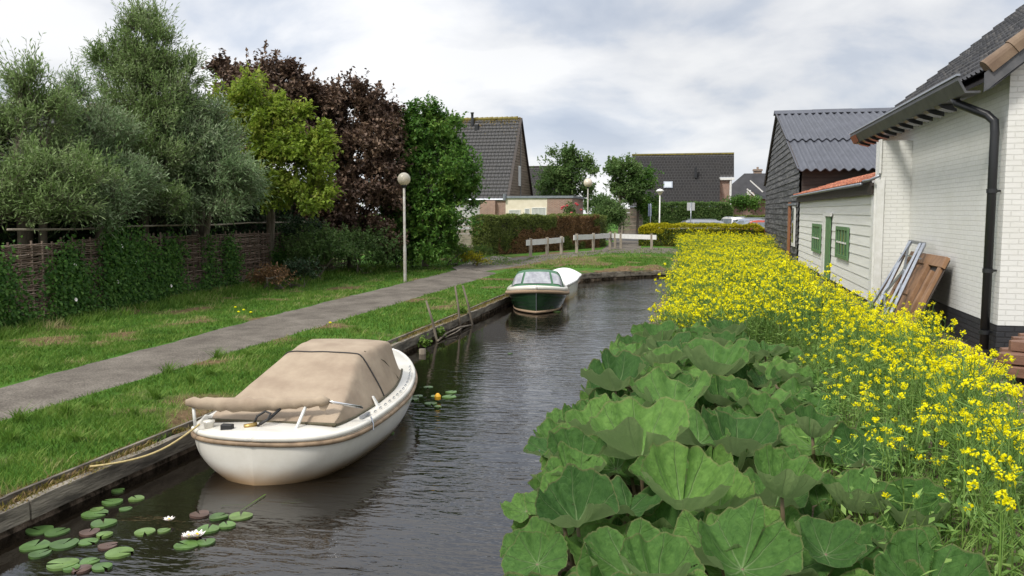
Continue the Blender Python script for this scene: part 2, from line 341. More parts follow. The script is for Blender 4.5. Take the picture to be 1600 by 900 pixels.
# ------------------------------------------------------------------ terrain
EY = np.array([-40, 30.0, 31.3, 32.8, 34.2, 35.3, 36.0, 36.35]); EX = np.array([-5.72, -5.72, -5.62, -5.1, -4.2, -3.1, -2.2, -1.35])
XR = -1.35; YEND = 36.35
def xl(y): return np.interp(y, EY, EX)
def sst(a, b, x): t = np.clip((x - a) / (b - a), 0, 1); return t * t * (3 - 2 * t)
def hgt(x, y):
    x = np.asarray(x, float); y = np.asarray(y, float)
    d = xl(y) - x                                   # distance left of the water's edge
    dfar = np.maximum(0, y - YEND)
    left = .20 + .10 * sst(.1, .9, d) + .04 * sst(3.5, 6, d)
    left = left + (.5 - .30) * sst(34.5, 41, y + np.clip(-x - 5, 0, 4) * .0)
    right = .12 + .50 * sst(0, 3.2, x - XR) + .03 * sst(2, 5, x)
    far = .20 + .30 * sst(.2, 4, dfar)
    h = np.where(x > XR, np.where(y > YEND, np.maximum(far, right * sst(5, 0, dfar) + .6 * sst(0, 5, dfar)), right), left)
    h = np.where((x <= XR) & (y > YEND) & (x > xl(YEND)), far, h)
    h = h + .12 * sst(48, 60, y)
    h = h + .02 * (fbm(x, y, 1.3) - .5) * (y < 60)
    water = (x > xl(y)) & (x < XR) & (y < YEND)
    return np.where(water, -.7, h)
xs = np.unique(np.round(np.concatenate([np.linspace(-400, -60, 12), np.linspace(-60, -20, 21), np.arange(-20, -6.4, .25), np.arange(-6.4, -5.3, .07), np.arange(-5.3, -1.6, .12), np.arange(-1.6, -1.0, .07), np.arange(-1, 8, .25), np.linspace(8, 60, 30), np.linspace(60, 400, 12)]), 3))
ys = np.unique(np.round(np.concatenate([np.arange(-30, 4, 1.0), np.arange(4, 30, .25), np.arange(30, 37.5, .1), np.arange(37.5, 60, .4), np.linspace(60, 120, 30), np.linspace(120, 900, 20)]), 3))
X, Y = np.meshgrid(xs, ys); Z = hgt(X, Y); V = np.stack([X, Y, Z], -1).reshape(-1, 3)
a = (np.arange(len(ys) - 1)[:, None] * len(xs) + np.arange(len(xs) - 1)).ravel(); F = np.stack([a, a + 1, a + len(xs) + 1, a + len(xs)], -1)
def bare(x, y):
    """where turf is worn to brown earth and dead grass"""
    x = np.asarray(x, float); y = np.asarray(y, float)
    n = fbm(x, y, .9); d = xl(y) - x
    b = sst(.56, .68, n + .10 * np.exp(-((x + 8.0) / .5) ** 2) + .08 * np.exp(-((x + 9.95) / .2) ** 2) + .16 * np.exp(-(d / .22) ** 2) - .04)
    b = np.maximum(b, sst(.50, .60, fbm(x + 40, y + 3, .55)) * sst(12.5, 9, y) * (x > -8.2) * (x < -5.6))
    b = np.maximum(b, sst(.42, .62, fbm(x, y, .5) + .12) * (y > 37.2) * (y < 44) * (x > -8) * (x < -4.2) * .8)
    return np.clip(b, 0, 1)
g = nmesh('ground', V, F, [], smooth=True); tag(g, kind='structure')
att = g.data.attributes.new('bare', 'FLOAT', 'POINT'); att.data.foreach_set('value', bare(V[:, 0], V[:, 1]).astype(np.float32))
zone = sst(-1.6, -1.2, V[:, 0]) * (V[:, 1] < YEND) + sst(YEND, YEND + .3, V[:, 1]) * sst(-2, -1, V[:, 0])
att = g.data.attributes.new('soil', 'FLOAT', 'POINT'); att.data.foreach_set('value', np.clip(np.maximum(np.maximum(zone, (V[:, 2] < .17) * 1.0), (xl(V[:, 1]) - V[:, 0] < .16) * (V[:, 0] < XR) * (V[:, 1] < YEND + .2)), 0, 1).astype(np.float32))
m = bpy.data.materials.new('turf'); m.use_nodes = True; t = m.node_tree; b = t.nodes['Principled BSDF']; b.inputs['Roughness'].default_value = .95; b.inputs['Specular IOR Level'].default_value = .1
tcn = t.nodes.new('ShaderNodeTexCoord')
def ramp2(src, c1, c2, p=(.35, .65)):
    r = t.nodes.new('ShaderNodeValToRGB'); r.color_ramp.elements[0].position = p[0]; r.color_ramp.elements[1].position = p[1]
    r.color_ramp.elements[0].color = (*c1, 1); r.color_ramp.elements[1].color = (*c2, 1); t.links.new(src, r.inputs[0]); return r.outputs[0]
def noi(s, d=5):
    n = t.nodes.new('ShaderNodeTexNoise'); n.inputs['Scale'].default_value = s; n.inputs['Detail'].default_value = d; n.inputs['Roughness'].default_value = .7; t.links.new(tcn.outputs['Object'], n.inputs[0]); return n.outputs[0]
grass = ramp2(noi(3.5, 8), (.030, .085, .010), (.085, .19, .025)); brown = ramp2(noi(9, 8), (.07, .045, .022), (.20, .135, .075)); soil = ramp2(noi(5, 8), (.03, .024, .016), (.30, .23, .17), (.4, .62))
def mixa(an, x, y):
    at = t.nodes.new('ShaderNodeAttribute'); at.attribute_name = an; k = t.nodes.new('ShaderNodeMixRGB'); t.links.new(at.outputs['Fac'], k.inputs[0]); t.links.new(x, k.inputs[1]); t.links.new(y, k.inputs[2]); return k.outputs[0]
t.links.new(mixa('soil', mixa('bare', grass, brown), soil), b.inputs['Base Color'])
bn = t.nodes.new('ShaderNodeBump'); bn.inputs['Distance'].default_value = .03; t.links.new(noi(22, 6), bn.inputs['Height']); t.links.new(bn.outputs[0], b.inputs['Normal'])
g.data.materials.append(m)
# ------------------------------------------------------------------ water
m = bpy.data.materials.new('canal_water'); m.use_nodes = True; t = m.node_tree; b = t.nodes['Principled BSDF']
b.inputs['Base Color'].default_value = (.008, .006, .004, 1); b.inputs['Roughness'].default_value = .03; b.inputs['IOR'].default_value = 1.6
tcn = t.nodes.new('ShaderNodeTexCoord')
def wav(sc, scl, det, dist=0):
    mpn = t.nodes.new('ShaderNodeMapping'); mpn.inputs['Scale'].default_value = scl; mpn.inputs['Rotation'].default_value = (0, 0, -YAW); t.links.new(tcn.outputs['Object'], mpn.inputs[0])
    n = t.nodes.new('ShaderNodeTexNoise'); n.inputs['Scale'].default_value = sc; n.inputs['Detail'].default_value = det; n.inputs['Distortion'].default_value = dist; t.links.new(mpn.outputs[0], n.inputs[0]); return n.outputs[0]
w1 = wav(7.5, (.38, 1, 1), 2.5, .4); w2 = wav(22, (.45, 1, 1), 2); w3 = wav(.45, (1, 1, 1), 2)
calm = t.nodes.new('ShaderNodeMapRange'); calm.inputs[1].default_value = .38; calm.inputs[2].default_value = .62; calm.inputs[3].default_value = .45; calm.inputs[4].default_value = 1.1; t.links.new(w3, calm.inputs[0])
# breeze only reaches the open right-hand water: ripples die out towards the planked bank
sx = t.nodes.new('ShaderNodeSeparateXYZ'); t.links.new(tcn.outputs['Object'], sx.inputs[0])
lee = t.nodes.new('ShaderNodeMapRange'); lee.inputs[1].default_value = -5.0; lee.inputs[2].default_value = -2.6; lee.inputs[3].default_value = .10; lee.inputs[4].default_value = 1.0; t.links.new(sx.outputs[0], lee.inputs[0])
cm = t.nodes.new('ShaderNodeMath'); cm.operation = 'MULTIPLY'; t.links.new(calm.outputs[0], cm.inputs[0]); t.links.new(lee.outputs[0], cm.inputs[1])
ad = t.nodes.new('ShaderNodeMath'); ad.operation = 'MULTIPLY_ADD'; ad.inputs[1].default_value = .22; t.links.new(w2, ad.inputs[0]); t.links.new(w1, ad.inputs[2])
ml = t.nodes.new('ShaderNodeMath'); ml.operation = 'MULTIPLY'; t.links.new(ad.outputs[0], ml.inputs[0]); t.links.new(cm.outputs[0], ml.inputs[1])
bn = t.nodes.new('ShaderNodeBump'); bn.inputs['Distance'].default_value = .021; bn.inputs['Strength'].default_value = 1; t.links.new(ml.outputs[0], bn.inputs['Height']); t.links.new(bn.outputs[0], b.inputs['Normal'])
mb = MB(); mb.face([(-6.0, -30, 0), (-1.2, -30, 0), (-1.2, 36.6, 0), (-6.0, 36.6, 0)]); tag(mb.build('canal_water', m), kind='structure')
# ------------------------------------------------------------------ paths
def ribbon(name, L, Rr, m, dz=.008, sub=12, across=6):
    """surface between two polylines, draped on the ground"""
    def res(P, n):
        P = [Vector(p[:2]) for p in P]; s = [0]
        for i in range(1, len(P)): s.append(s[-1] + (P[i] - P[i - 1]).length)
        q = np.linspace(0, s[-1], n); return np.stack([np.interp(q, s, [p.x for p in P]), np.interp(q, s, [p.y for p in P])], -1)
    n = sub * (len(L) - 1); A = res(L, n); B = res(Rr, n)
    k = np.linspace(0, 1, across)
    P = A[:, None] * (1 - k[None, :, None]) + B[:, None] * k[None, :, None]
    wob = (fbm(A[:, 0] * 3, A[:, 1] * 3, 1) - .5) * .16; P[:, 0, 0] += wob; wob = (fbm(A[:, 0] * 3 + 50, A[:, 1] * 3, 1) - .5) * .16; P[:, -1, 0] += wob
    z = hgt(P[..., 0], P[..., 1]) + dz + .012; z[:, 0] -= .02; z[:, -1] -= .02
    V = np.concatenate([P, z[..., None]], -1).reshape(-1, 3)
    a = (np.arange(n - 1)[:, None] * across + np.arange(across - 1)).ravel(); F = np.stack([a, a + 1, a + across + 1, a + across], -1)
    return tag(nmesh(name, V, F, m, smooth=True), kind='structure')
m = mat('worn_asphalt', (.10, .087, .073), .95, (.175, .155, .13), 1.6, 9, bump=.008, bscale=55, spec=.1)
nn = m.node_tree; r0 = nn.nodes[m['ramp']]; sn = nn.nodes.new('ShaderNodeTexNoise'); sn.inputs['Scale'].default_value = 38; sn.inputs['Detail'].default_value = 4
tcx = nn.nodes.new('ShaderNodeTexCoord'); nn.links.new(tcx.outputs['Object'], sn.inputs[0]); mr = nn.nodes.new('ShaderNodeMapRange'); mr.inputs[1].default_value = .3; mr.inputs[2].default_value = .7; mr.inputs[3].default_value = .6; mr.inputs[4].default_value = 1.35; nn.links.new(sn.outputs[0], mr.inputs[0])
vs = nn.nodes.new('ShaderNodeVectorMath'); vs.operation = 'SCALE'; nn.links.new(r0.outputs[0], vs.inputs[0]); nn.links.new(mr.outputs[0], vs.inputs[3]); nn.links.new(vs.outputs[0], nn.nodes['Principled BSDF'].inputs['Base Color'])
asph = m
PL = [(-9.5, -6), (-9.6, 9.7), (-10.0, 18), (-10.2, 30), (-10.3, 36), gz(742, 411, .45), gz(800, 404, .5), gz(880, 396.5, .5), gz(940, 391, .5), gz(960, 380, .5), gz(985, 372, .55), gz(1000, 366, .6)]
PR = [(-8.0, -6), (-8.05, 10), (-8.05, 20), (-8.1, 28), (-8.2, 33), gz(745, 421, .42), gz(812, 411, .5), gz(880, 404, .5), gz(955, 396, .5), gz(1000, 392, .5), gz(1003, 382, .5), gz(1016, 368, .6)]
ribbon('footpath', PL, PR, asph, sub=18)
ribbon('branch_path', [gz(960, 391, .5), gz(1010, 388, .5), gz(1100, 388, .55)], [gz(960, 396, .5), gz(1010, 396, .5), gz(1100, 394, .55)], asph, dz=.014)
ribbon('gate_path', [gz(705, 416, .4), gz(745, 406, .45), gz(772, 401, .5)], [gz(715, 421, .4), gz(752, 413, .45), gz(800, 404, .5)], mat('concrete_slab_path', (.14, .12, .10), .9, (.21, .18, .15), 3, 7, bump=.004), dz=.015)
mb = MB(); P = [(-30, 62), (60, 62), (60, 82), (-30, 82)]; mb.face([(x, y, .665) for x, y in P]); tag(mb.build('car_park', mat('car_park_asphalt', (.06, .06, .06), .9, (.10, .10, .10), 1, 6)), kind='structure')
# ------------------------------------------------------------------ planked bank edging
bankt = root('bank_edging', 'weathered wooden plank edging holding the grassy bank, mossy and gappy along the water', 'bank edging')
ey = list(np.arange(3.0, 30.1, 3.0)) + [31.3, 32.8, 34.2, 35.3, 36.0, 36.35]
pts = [(float(xl(y)), float(y)) for y in ey]
pts.append((-.9, 36.4))
for i in range(len(pts) - 1):
    a_, b_ = Vector((*pts[i], 0)), Vector((*pts[i + 1], 0)); d = (b_ - a_).normalized(); nrm = Vector((d.y, -d.x, 0))
    mb = MB(); k = 10; rows = []
    z0, z1 = .10 + random.uniform(-.015, .01), .27 + random.uniform(-.015, .015)
    for j in range(k + 1):
        p = a_.lerp(b_, j / k) + d * (.012 if j == 0 else (-.012 if j == k else 0)); c = nrm * random.uniform(-.006, .006); zt = z1 + random.uniform(-.010, .008)
        q = [p + nrm * .045 + c + Vector((0, 0, z0)), p + nrm * .045 + c + Vector((0, 0, zt)), p - nrm * .03 + c + Vector((0, 0, zt + .004)), p - nrm * .03 + c + Vector((0, 0, z0))]
        rows.append(q)
    mb.grid(rows, close=True); mb.face(rows[0]); mb.face(rows[-1][::-1])
    mb.build('board', M['old_wood'], bankt)
    mb = MB(); o = -nrm * .20
    mb.bar(a_ + o + Vector((0, 0, .235)), b_ + o + Vector((0, 0, .235 + random.uniform(-.01, .015))), .035, .10); mb.build('rear_board', M['old_wood'], bankt)
    n = 2 if i < 9 else 1
    for j in range(n):
        p = a_.lerp(b_, (j + .5) / n) - nrm * .10
        mb = MB(); mb.tube([p + Vector((0, 0, -.4)), p + Vector((0, 0, .20))], .06, 8); mb.build('post', M['old_wood'], bankt)
# moss on top of the boards
def tufts(name, P, H, W, m, rnd=None, lean=.45, parent=None):
    n = len(P); a = rg.random(n) * 6.283; l = rg.random(n) * lean; D = np.stack([np.cos(a) * l, np.sin(a) * l, np.ones(n)], -1) * H[:, None]
    s = np.stack([-np.sin(a + 1), np.cos(a + 1), np.zeros(n)], -1) * W[:, None] / 2
    mid = P + D * .55; tip = P + D * np.array([1.25, 1.25, .92])
    V = np.stack([P - s, P + s, mid + s * .8, tip, mid - s * .8], 1)
    V = V.reshape(-1, 3); b0 = np.arange(n)[:, None] * 5
    F = np.concatenate([b0 + np.array([0, 1, 2, 4]), b0 + np.array([4, 2, 3, 3])], 0)
    T = np.concatenate([np.concatenate([b0 + [0, 1, 2], b0 + [0, 2, 4], b0 + [4, 2, 3]], 1).reshape(-1, 3)])
    r = np.repeat(rg.random(n) if rnd is None else rnd, 3)
    return nmesh(name, V, T, m, parent, rnd=r)
n = 30000; y = rg.random(n) * 33.6 + 3; x = xl(y) - rg.random(n) ** 1.3 * .34 + .03
k = fbm(x, y, 2.2) > .36; x, y = x[k], y[k]
zz = np.maximum(hgt(x - .02, y), .24); P = np.stack([x, y, zz - .005], -1)
mossm = rndmat('moss_and_dead_grass', [(0, (.07, .07, .012)), (.4, (.16, .14, .03)), (.7, (.20, .13, .06)), (1, (.34, .26, .14))], .95, .1, .1)
tag(tufts('bank_moss', P, .02 + .045 * rg.random(len(P)), np.full(len(P), .012), mossm, lean=1.2), 'brown moss and dead grass capping the plank edging', 'moss', kind='stuff')
# grass blades
def grass_pts(n, x0, x1, y0, y1):
    x = rg.random(n) * (x1 - x0) + x0; y = rg.random(n) * (y1 - y0) + y0; return x, y
PX = []; PY = []
for (x0, x1, y0, y1, dens) in [(-15, -5.85, 3, 9, 1500), (-15, -5.85, 9, 15, 900), (-15, -5.85, 15, 24, 420), (-15, -5.8, 24, 36, 200), (-14, -1.6, 36, 42, 200), (-14, -1, 42, 55, 60)]:
    x, y = grass_pts(int((x1 - x0) * (y1 - y0) * dens), x0, x1, y0, y1)
    k = (x < xl(y) - .12) | (y > YEND + .15)
    k &= ~((x > -9.66) & (x < -8.0) & (y < 12)) & ~((y >= 12) & (y < 34) & (x > -9.75 - .035 * np.clip(y - 12, 0, 10)) & (x < -8.03))
    kb = bare(x, y); k &= rg.random(len(x)) > kb * .86
    if y0 >= 36: k &= ~((y > 38.5) & (x > np.interp(y, [38.5, 42, 52], [-9, -10.2, -9.8])) & (x < np.interp(y, [38.5, 40, 42.6, 50, 52], [-8.3, -8.3, -7.3, -5.3, -2])))
    elif y0 >= 24: k &= ~((y > 33) & (x < -8.15) & (x > -10.6))
    PX.append(x[k]); PY.append(y[k])
x = np.concatenate(PX); y = np.concatenate(PY); n = len(x)
cl = fbm(x, y, 2.6); H = (.035 + .05 * rg.random(n)) * (.55 + 1.3 * cl); H = np.where(x < -12.9, H * 2.2, H)
W = .006 + .0006 * y
z = hgt(x, y); rndv = np.clip(rg.random(n) * .5 + (cl - .5) * 1.1 + .22 + .45 * bare(x, y), 0, 1)
tag(tufts('grass', np.stack([x, y, z - .004], -1), H, W, M['grassb'], rnd=rndv, lean=.9), 'short bright green grass on both sides of the footpath', 'grass', kind='stuff')
print('grass blades', n)
# coarse broad-leaved tufts near the path and on the bank
def weed_mesh(i):
    n = 46; a = rg.random(n) * 6.283; r = .03 * rg.random(n); P = np.stack([np.cos(a) * r, np.sin(a) * r, np.zeros(n)], -1)
    return P, a
def add_weed(px, py, s):
    p = gz(px, py, .29); n = 60; a = rg.random(n) * 6.283; r = .07 * s * rg.random(n); P = np.stack([p.x + np.cos(a) * r, p.y + np.sin(a) * r, np.full(n, float(hgt(p.x, p.y)))], -1)
    return tufts('grass_tuft', P, s * (.10 + .12 * rg.random(n)), np.full(n, .014), M['grassb'], rnd=.35 + .35 * rg.random(n), lean=1.3)
TUFTLAB = ['coarse tuft in the worn turf above the mooring rope end', 'tuft on the canal side of the path left of the boat cover', 'large tuft between the path and the brown boat canopy', 'tuft left of the large one by the brown canopy', 'small tuft right of the large one by the brown canopy', 'tuft on the slope above the rolled boat cover', 'tuft on the far edge of the path at the left', "tuft by the path above the boat canopy's shoulder", 'tuft at the left picture edge on the near turf', 'tuft farthest along the path before the canopy top', 'small tuft in the worn brown patch', 'tuft by the path beyond the canopy top', 'low tuft close above the mooring rope', 'lowest tuft at the left picture edge above the planks']
WD = [(105, 650, 1.0), (210, 650, .8), (300, 600, 1.0), (262, 585, 1.1), (330, 588, .9), (245, 625, .9), (60, 583, 1.1), (340, 560, 1), (30, 660, 1), (390, 560, .9), (150, 640, .8), (560, 520, .8), (120, 690, .7), (20, 690, .9)]
for i, (a_, b_, s) in enumerate(WD):
    tag(add_weed(a_, b_, s), TUFTLAB[i], 'grass tuft', 'coarse grass tufts on the bank')
# ================================================================== white house (right foreground)
def tile_roof(name, o, u, s, lu, ls, tw, th, mats, parent, relief=.025, step=.022, ppt=6, ppc=3, ragged=0):
    """pantile relief: o eave corner, u unit along the eave, s unit up the slope"""
    o = Vector(o); u = Vector(u).normalized(); s = Vector(s).normalized(); n = u.cross(s).normalized()
    if n.z < 0: n = -n
    nu = max(1, int(round(lu / tw))); ns = max(1, int(round(ls / th))); tw = lu / nu; th = ls / ns
    U = np.arange(nu * ppt + 1) / ppt
    ph = U % 1.0; prof = relief * (np.cos(2 * np.pi * (ph - .3)) * .5 + .3 * np.cos(4 * np.pi * (ph - .3)))
    rows = []; hs = []
    sl = []
    for c in range(ns):
        for k in range(ppc):
            sl.append((c + k / ppc, step * (1 - k / ppc)))
        sl.append((c + .995, 0))
    S = np.array([a for a, b in sl]) * th; Hh = np.array([b for a, b in sl])
    tile_c = np.minimum((S / th).astype(int), ns - 1); jit = (rg.random((ns, nu + 1)) - .5) * .006
    Hm = Hh[:, None] + prof[None, :] + jit[tile_c][:, np.minimum(U.astype(int), nu)]
    P = np.array(o)[None, None] + np.array(u)[None, None] * (U * tw)[None, :, None] + np.array(s)[None, None] * S[:, None, None] + np.array(n)[None, None] * Hm[..., None]
    V = P.reshape(-1, 3); nc = len(U)
    a = (np.arange(len(S) - 1)[:, None] * nc + np.arange(nc - 1)); F = np.stack([a, a + 1, a + nc + 1, a + nc], -1).reshape(-1, 4)
    r = rg.random((ns, nu)); rr = r[tile_c[:-1]][:, np.minimum(U[:-1].astype(int), nu - 1)].ravel()
    # underside skirt
    return nmesh(name, V, F, mats, parent, rnd=rr, uv=np.stack([np.tile(U * tw, len(S)), np.repeat(S, nc)], -1)[F.ravel()])
WX = 4.1; WY0 = 13.35; WY1 = 23.0
h = root('white_house', 'white painted brick house with dark pantile roof and black tarred plinth at the right edge', 'house')
EZ = 4.62; SL = math.tan(R(40))
RX = 8.6; RZ = EZ + (RX - 3.72) * SL
mb = MB()
apex = (RX, WY0, RZ - .25)
# side wall, gable wall (5-gon), butted at the corner
mb.box((WX, WY0 + .002, 1.12), (WX + .25, WY1, 5.0))
mb.face([(WX, WY0, 1.12), (2 * RX - WX, WY0, 1.12), (2 * RX - WX, WY0, 4.9), (RX, WY0, RZ - .2), (WX, WY0, 4.9)])
mb.face([(WX, WY1, 1.12), (WX, WY1, 4.9), (RX, WY1, RZ - .2), (2 * RX - WX, WY1, 4.9), (2 * RX - WX, WY1, 1.12)])
mb.build('wall', M['white_brick'], h)
mb = MB(); mb.box((WX - .015, WY0 - .015, .3), (2 * RX - WX, WY1, 1.122)); mb.build('plinth', M['black_brick'], h)
c40, s40 = math.cos(R(40)), math.sin(R(40))
y0r, y1r = WY0 - .35, WY1 - .4
rf = tile_roof('roof', (3.72, y0r + .22, EZ + .08), (0, 1, 0), (c40, 0, s40), y1r - y0r - .2, (RX - 3.72) / c40, .215, .31, M['roof_main'], h, relief=.035, step=.035, ppt=8, ppc=3)
mb = MB(); a_ = Vector((3.80, y0r + .1, EZ - .03)); b_ = Vector((RX, y0r + .1, RZ - .03)); mb.hexa([(3.80, y0r + .1, EZ - .03), (RX, y0r + .1, RZ - .08), (RX, y1r - .05, RZ - .08), (3.80, y1r - .05, EZ - .03), (3.80, y0r + .1, EZ + .03), (RX, y0r + .1, RZ - .02), (RX, y1r - .05, RZ - .02), (3.80, y1r - .05, EZ + .03)])
mb.hexa([(2 * RX - 3.7, y0r + .1, EZ - .03), (RX, y0r + .1, RZ - .08), (RX, y1r - .05, RZ - .08), (2 * RX - 3.7, y1r - .05, EZ - .03), (2 * RX - 3.7, y0r + .1, EZ + .1), (RX, y0r + .1, RZ + .06), (RX, y1r - .05, RZ + .06), (2 * RX - 3.7, y1r - .05, EZ + .1)])
mb.build('roof_deck', M['dark_wood'], h)
# verge tiles: half-round brown caps stepping up the gable edge
for k in range(14):
    p0 = Vector((3.72, y0r + .10, EZ + .10)) + Vector((c40, 0, s40)) * (.40 * k); p1 = p0 + Vector((c40, 0, s40)) * .43
    mb = MB(); n_ = Vector((-s40, 0, c40)); rows = []
    for f, rr in ((0, .125), (.5, .115), (1, .105)):
        p = p0.lerp(p1, f) + n_ * .02; ring = []
        for j in range(9):
            an = math.pi * (j / 8) * 1.0 - .1
            ring.append(p + Vector((0, 1, 0)) * (math.cos(an) * rr) + n_ * (math.sin(an) * rr * .9))
        ring += [p + Vector((0, -rr, 0)) - n_ * .10, p + Vector((0, rr, 0)) - n_ * .02]
        rows.append(ring)
    mb.grid(rows, close=True); mb.face(rows[0]); mb.build('verge_tile', M['verge'], h, smooth=False)
mb = MB(); mb.hexa([(3.68, y0r + .02, EZ - .22), (RX, y0r + .02, RZ - .27), (RX, y0r + .05, RZ - .27), (3.68, y0r + .05, EZ - .22), (3.68, y0r + .02, EZ + .04), (RX, y0r + .02, RZ - .0), (RX, y0r + .05, RZ - .0), (3.68, y0r + .05, EZ + .04)])
mb.build('bargeboard', M['soffit'], h)
mb = MB(); mb.hexa([(3.8, y0r + .06, EZ - .16), (RX, y0r + .06, RZ - .2), (RX, WY0 - .002, RZ - .2), (3.8, WY0 - .002, EZ - .16), (3.8, y0r + .06, EZ - .14), (RX, y0r + .06, RZ - .18), (RX, WY0 - .002, RZ - .18), (3.8, WY0 - .002, EZ - .14)]); mb.build('soffit', M['soffit'], h)
# box gutter with scalloped brackets
gt = MB(); gy0, gy1 = y0r + .25, y1r - .05
def gut(y): return [(3.70, y, EZ - .20), (3.50, y, EZ - .20), (3.40, y, EZ - .02), (3.40, y, EZ + .045), (3.425, y, EZ + .045), (3.425, y, EZ + .0), (3.52, y, EZ - .17), (3.70, y, EZ - .17)]
gt.grid([gut(gy0), gut(gy1)], close=True); gt.face(gut(gy0)); gt.face(gut(gy1)[::-1]); gobj = gt.build('gutter', M['soffit'], h)
mb = MB(); mb.bar((3.40, gy0 - .02, EZ + .055), (3.40, gy1 + .02, EZ + .055), .05, .03); mb.build('gutter_lip', M['galv'], gobj)
mb = MB(); mb.hexa([(3.485, gy1 - .75, EZ - .19), (3.4, gy1 - .75, EZ - .03), (3.4, gy1 - .02, EZ - .03), (3.485, gy1 - .02, EZ - .19), (3.475, gy1 - .75, EZ - .19), (3.392, gy1 - .75, EZ - .03), (3.392, gy1 - .02, EZ - .03), (3.475, gy1 - .02, EZ - .19)]); mb.build('bare_patch', M['rust'], gobj)
k = gy0 + 1.3
while k < gy1 - .1:
    mb = MB(); prof = []
    rows = []
    for x0_, x1_, zb, zt in ((3.47, 3.74, EZ - .285, EZ - .205),):
        rows = [[(x0_ - .01, k, zt), (x0_ + .05, k, zb + .03), (x0_ + .14, k, zb), (x1_, k, zb - .03), (x1_, k, zt)], [(x0_ - .01, k + .26, zt), (x0_ + .05, k + .26, zb + .03), (x0_ + .14, k + .26, zb), (x1_, k + .26, zb - .03), (x1_, k + .26, zt)]]
    mb.grid(rows, close=True); mb.face(rows[0]); mb.face(rows[1][::-1]); mb.build('rafter_end', M['black_plastic'], h, bevel=.02); k += .72
# downpipe
pp = [(3.55, y0r + .95, EZ - .18), (3.58, y0r + .92, EZ - .27), (3.90, WY0 + .24, EZ - .48), (3.97, WY0 + .15, EZ - .58), (3.975, WY0 + .13, EZ - .75), (3.975, WY0 + .13, .75)]
mb = MB(); mb.tube(pp, .062, 14); dp = mb.build('downpipe', M['black_plastic'], h, smooth=True)
for z in (3.05, 1.9, 1.0):
    mb = MB(); mb.lathe([(.062, -.03), (.072, -.03), (.072, .03), (.062, .03)], (3.975, WY0 + .13, z), 16); mb.bar((3.975, WY0 + .13, z), (WX, WY0 + .16, z), .02, .03); mb.build('pipe_collar', M['black_plastic'], dp)
# ================================================================== boarded lean-to with brick end wall
LX = 3.52; LY0 = 19.3; LY1 = 34.9
l = root('boarded_outbuilding', 'low white weatherboarded outbuilding with orange tiled roof and small green windows', 'outbuilding')
mb = MB(); mb.box((LX - .02, LY0 - .25, 1.0), (WX - .002, LY0, 4.22)); mb.box((LX - .02, LY0, 1.0), (LX + .2, LY0 + .35, 4.22)); mb.build('brick_end_wall', M['white_brick'], l)
mb = MB(); mb.box((LX + .0, LY0 - .235, .4), (WX - .02, LY1, .99)); mb.build('plinth', M['black_brick'], l)
mb = MB(); z = .80; ex = .235
while z < 3.25:
    z1 = min(z + ex, 3.3)
    mb.hexa([(LX - .029, LY0 + .1, z), (LX + .02, LY0 + .1, z), (LX + .02, LY1, z), (LX - .029, LY1, z), (LX - .012, LY0 + .1, z1), (LX + .02, LY0 + .1, z1), (LX + .02, LY1, z1), (LX - .012, LY1, z1)])
    z += ex
mb.build('weatherboarding', M['weatherboard'], l)
mb = MB(); mb.box((LX - .09, LY0 - .02, .78), (LX - .047, LY0 + .30, 3.42)); mb.box((LX - .09, LY0 - .275, .78), (LX + .06, LY0 - .252, 3.42)); mb.build('corner_board', M['white'], l, bevel=.004)
mb = MB(); mb.box((LX - .06, LY0 - .29, 3.55), (LX - .022, LY0 - .1, 4.25)); mb.build('parapet_trim', M['white'], l)
# door and windows at the depths the photo shows
def small_window(y0, y1, z0, z1):
    f = MB(); fw = .09
    f.box((LX - .085, y0, z0), (LX - .04, y0 + fw * 1.5, z1)); f.box((LX - .085, y1 - fw * 1.5, z0), (LX - .04, y1, z1))
    f.box((LX - .085, y0 + fw * 1.5, z0), (LX - .04, y1 - fw * 1.5, z0 + fw)); f.box((LX - .085, y0 + fw * 1.5, z1 - fw), (LX - .04, y1 - fw * 1.5, z1))
    wobj = f.build('window', M['green_paint'], l)
    p = MB(); p.box((LX - .055, y0 + .1, z0 + .05), (LX - .046, y1 - .1, z1 - .05)); p.build('pane', M['glass'], wobj)
    n = 4
    for i in range(1, n): b_ = MB(); y = y0 + (y1 - y0) * i / n; b_.box((LX - .078, y - .06, z0 + fw), (LX - .057, y + .06, z1 - fw)); b_.build('glazing_bar', M['green_paint'], wobj)
    c_ = MB(); zm = (z0 + z1) / 2; c_.box((LX - .080, y0 + .13, zm - .02), (LX - .056, y1 - .13, zm + .02)); c_.build('crossbar', M['white'], wobj)
small_window(22.7, 24.75, 1.52, 2.36)
small_window(28.1, 30.2, 1.44, 2.36)
d_ = MB(); d_.box((LX - .075, 25.9, .80), (LX - .05, 26.9, 2.62)); do = d_.build('door', M['green_paint'], l)
d_ = MB(); d_.box((LX - .105, 26.9, .8), (LX - .05, 27.35, 2.72)); d_.box((LX - .105, 25.75, 2.62), (LX - .05, 26.9, 2.72)); d_.build('door_frame', M['white'], do)
mb = MB(); mb.box((LX - .12, LY0 + .05, 3.30), (LX + .25, LY1 + .2, 3.37)); mb.box((LX - .14, LY0 + .05, 3.12), (LX - .05, LY1 + .2, 3.30)); mb.build('eaves_beam', M['dark_wood'], l)
ang = R(17)
tile_roof('roof', (LX - .28, LY0 + .36, 3.38), (0, 1, 0), (math.cos(ang), 0, math.sin(ang)), LY1 - LY0 - .3, 1.9, .23, .33, M['roof_orange'], l, relief=.04, step=.03, ppt=6, ppc=2)
mb = MB(); mb.box((LX + .25, LY1 - .2, 2.0), (LX + 3, LY1, 3.4)); mb.build('rear_wall', M['dark_wood'], l)
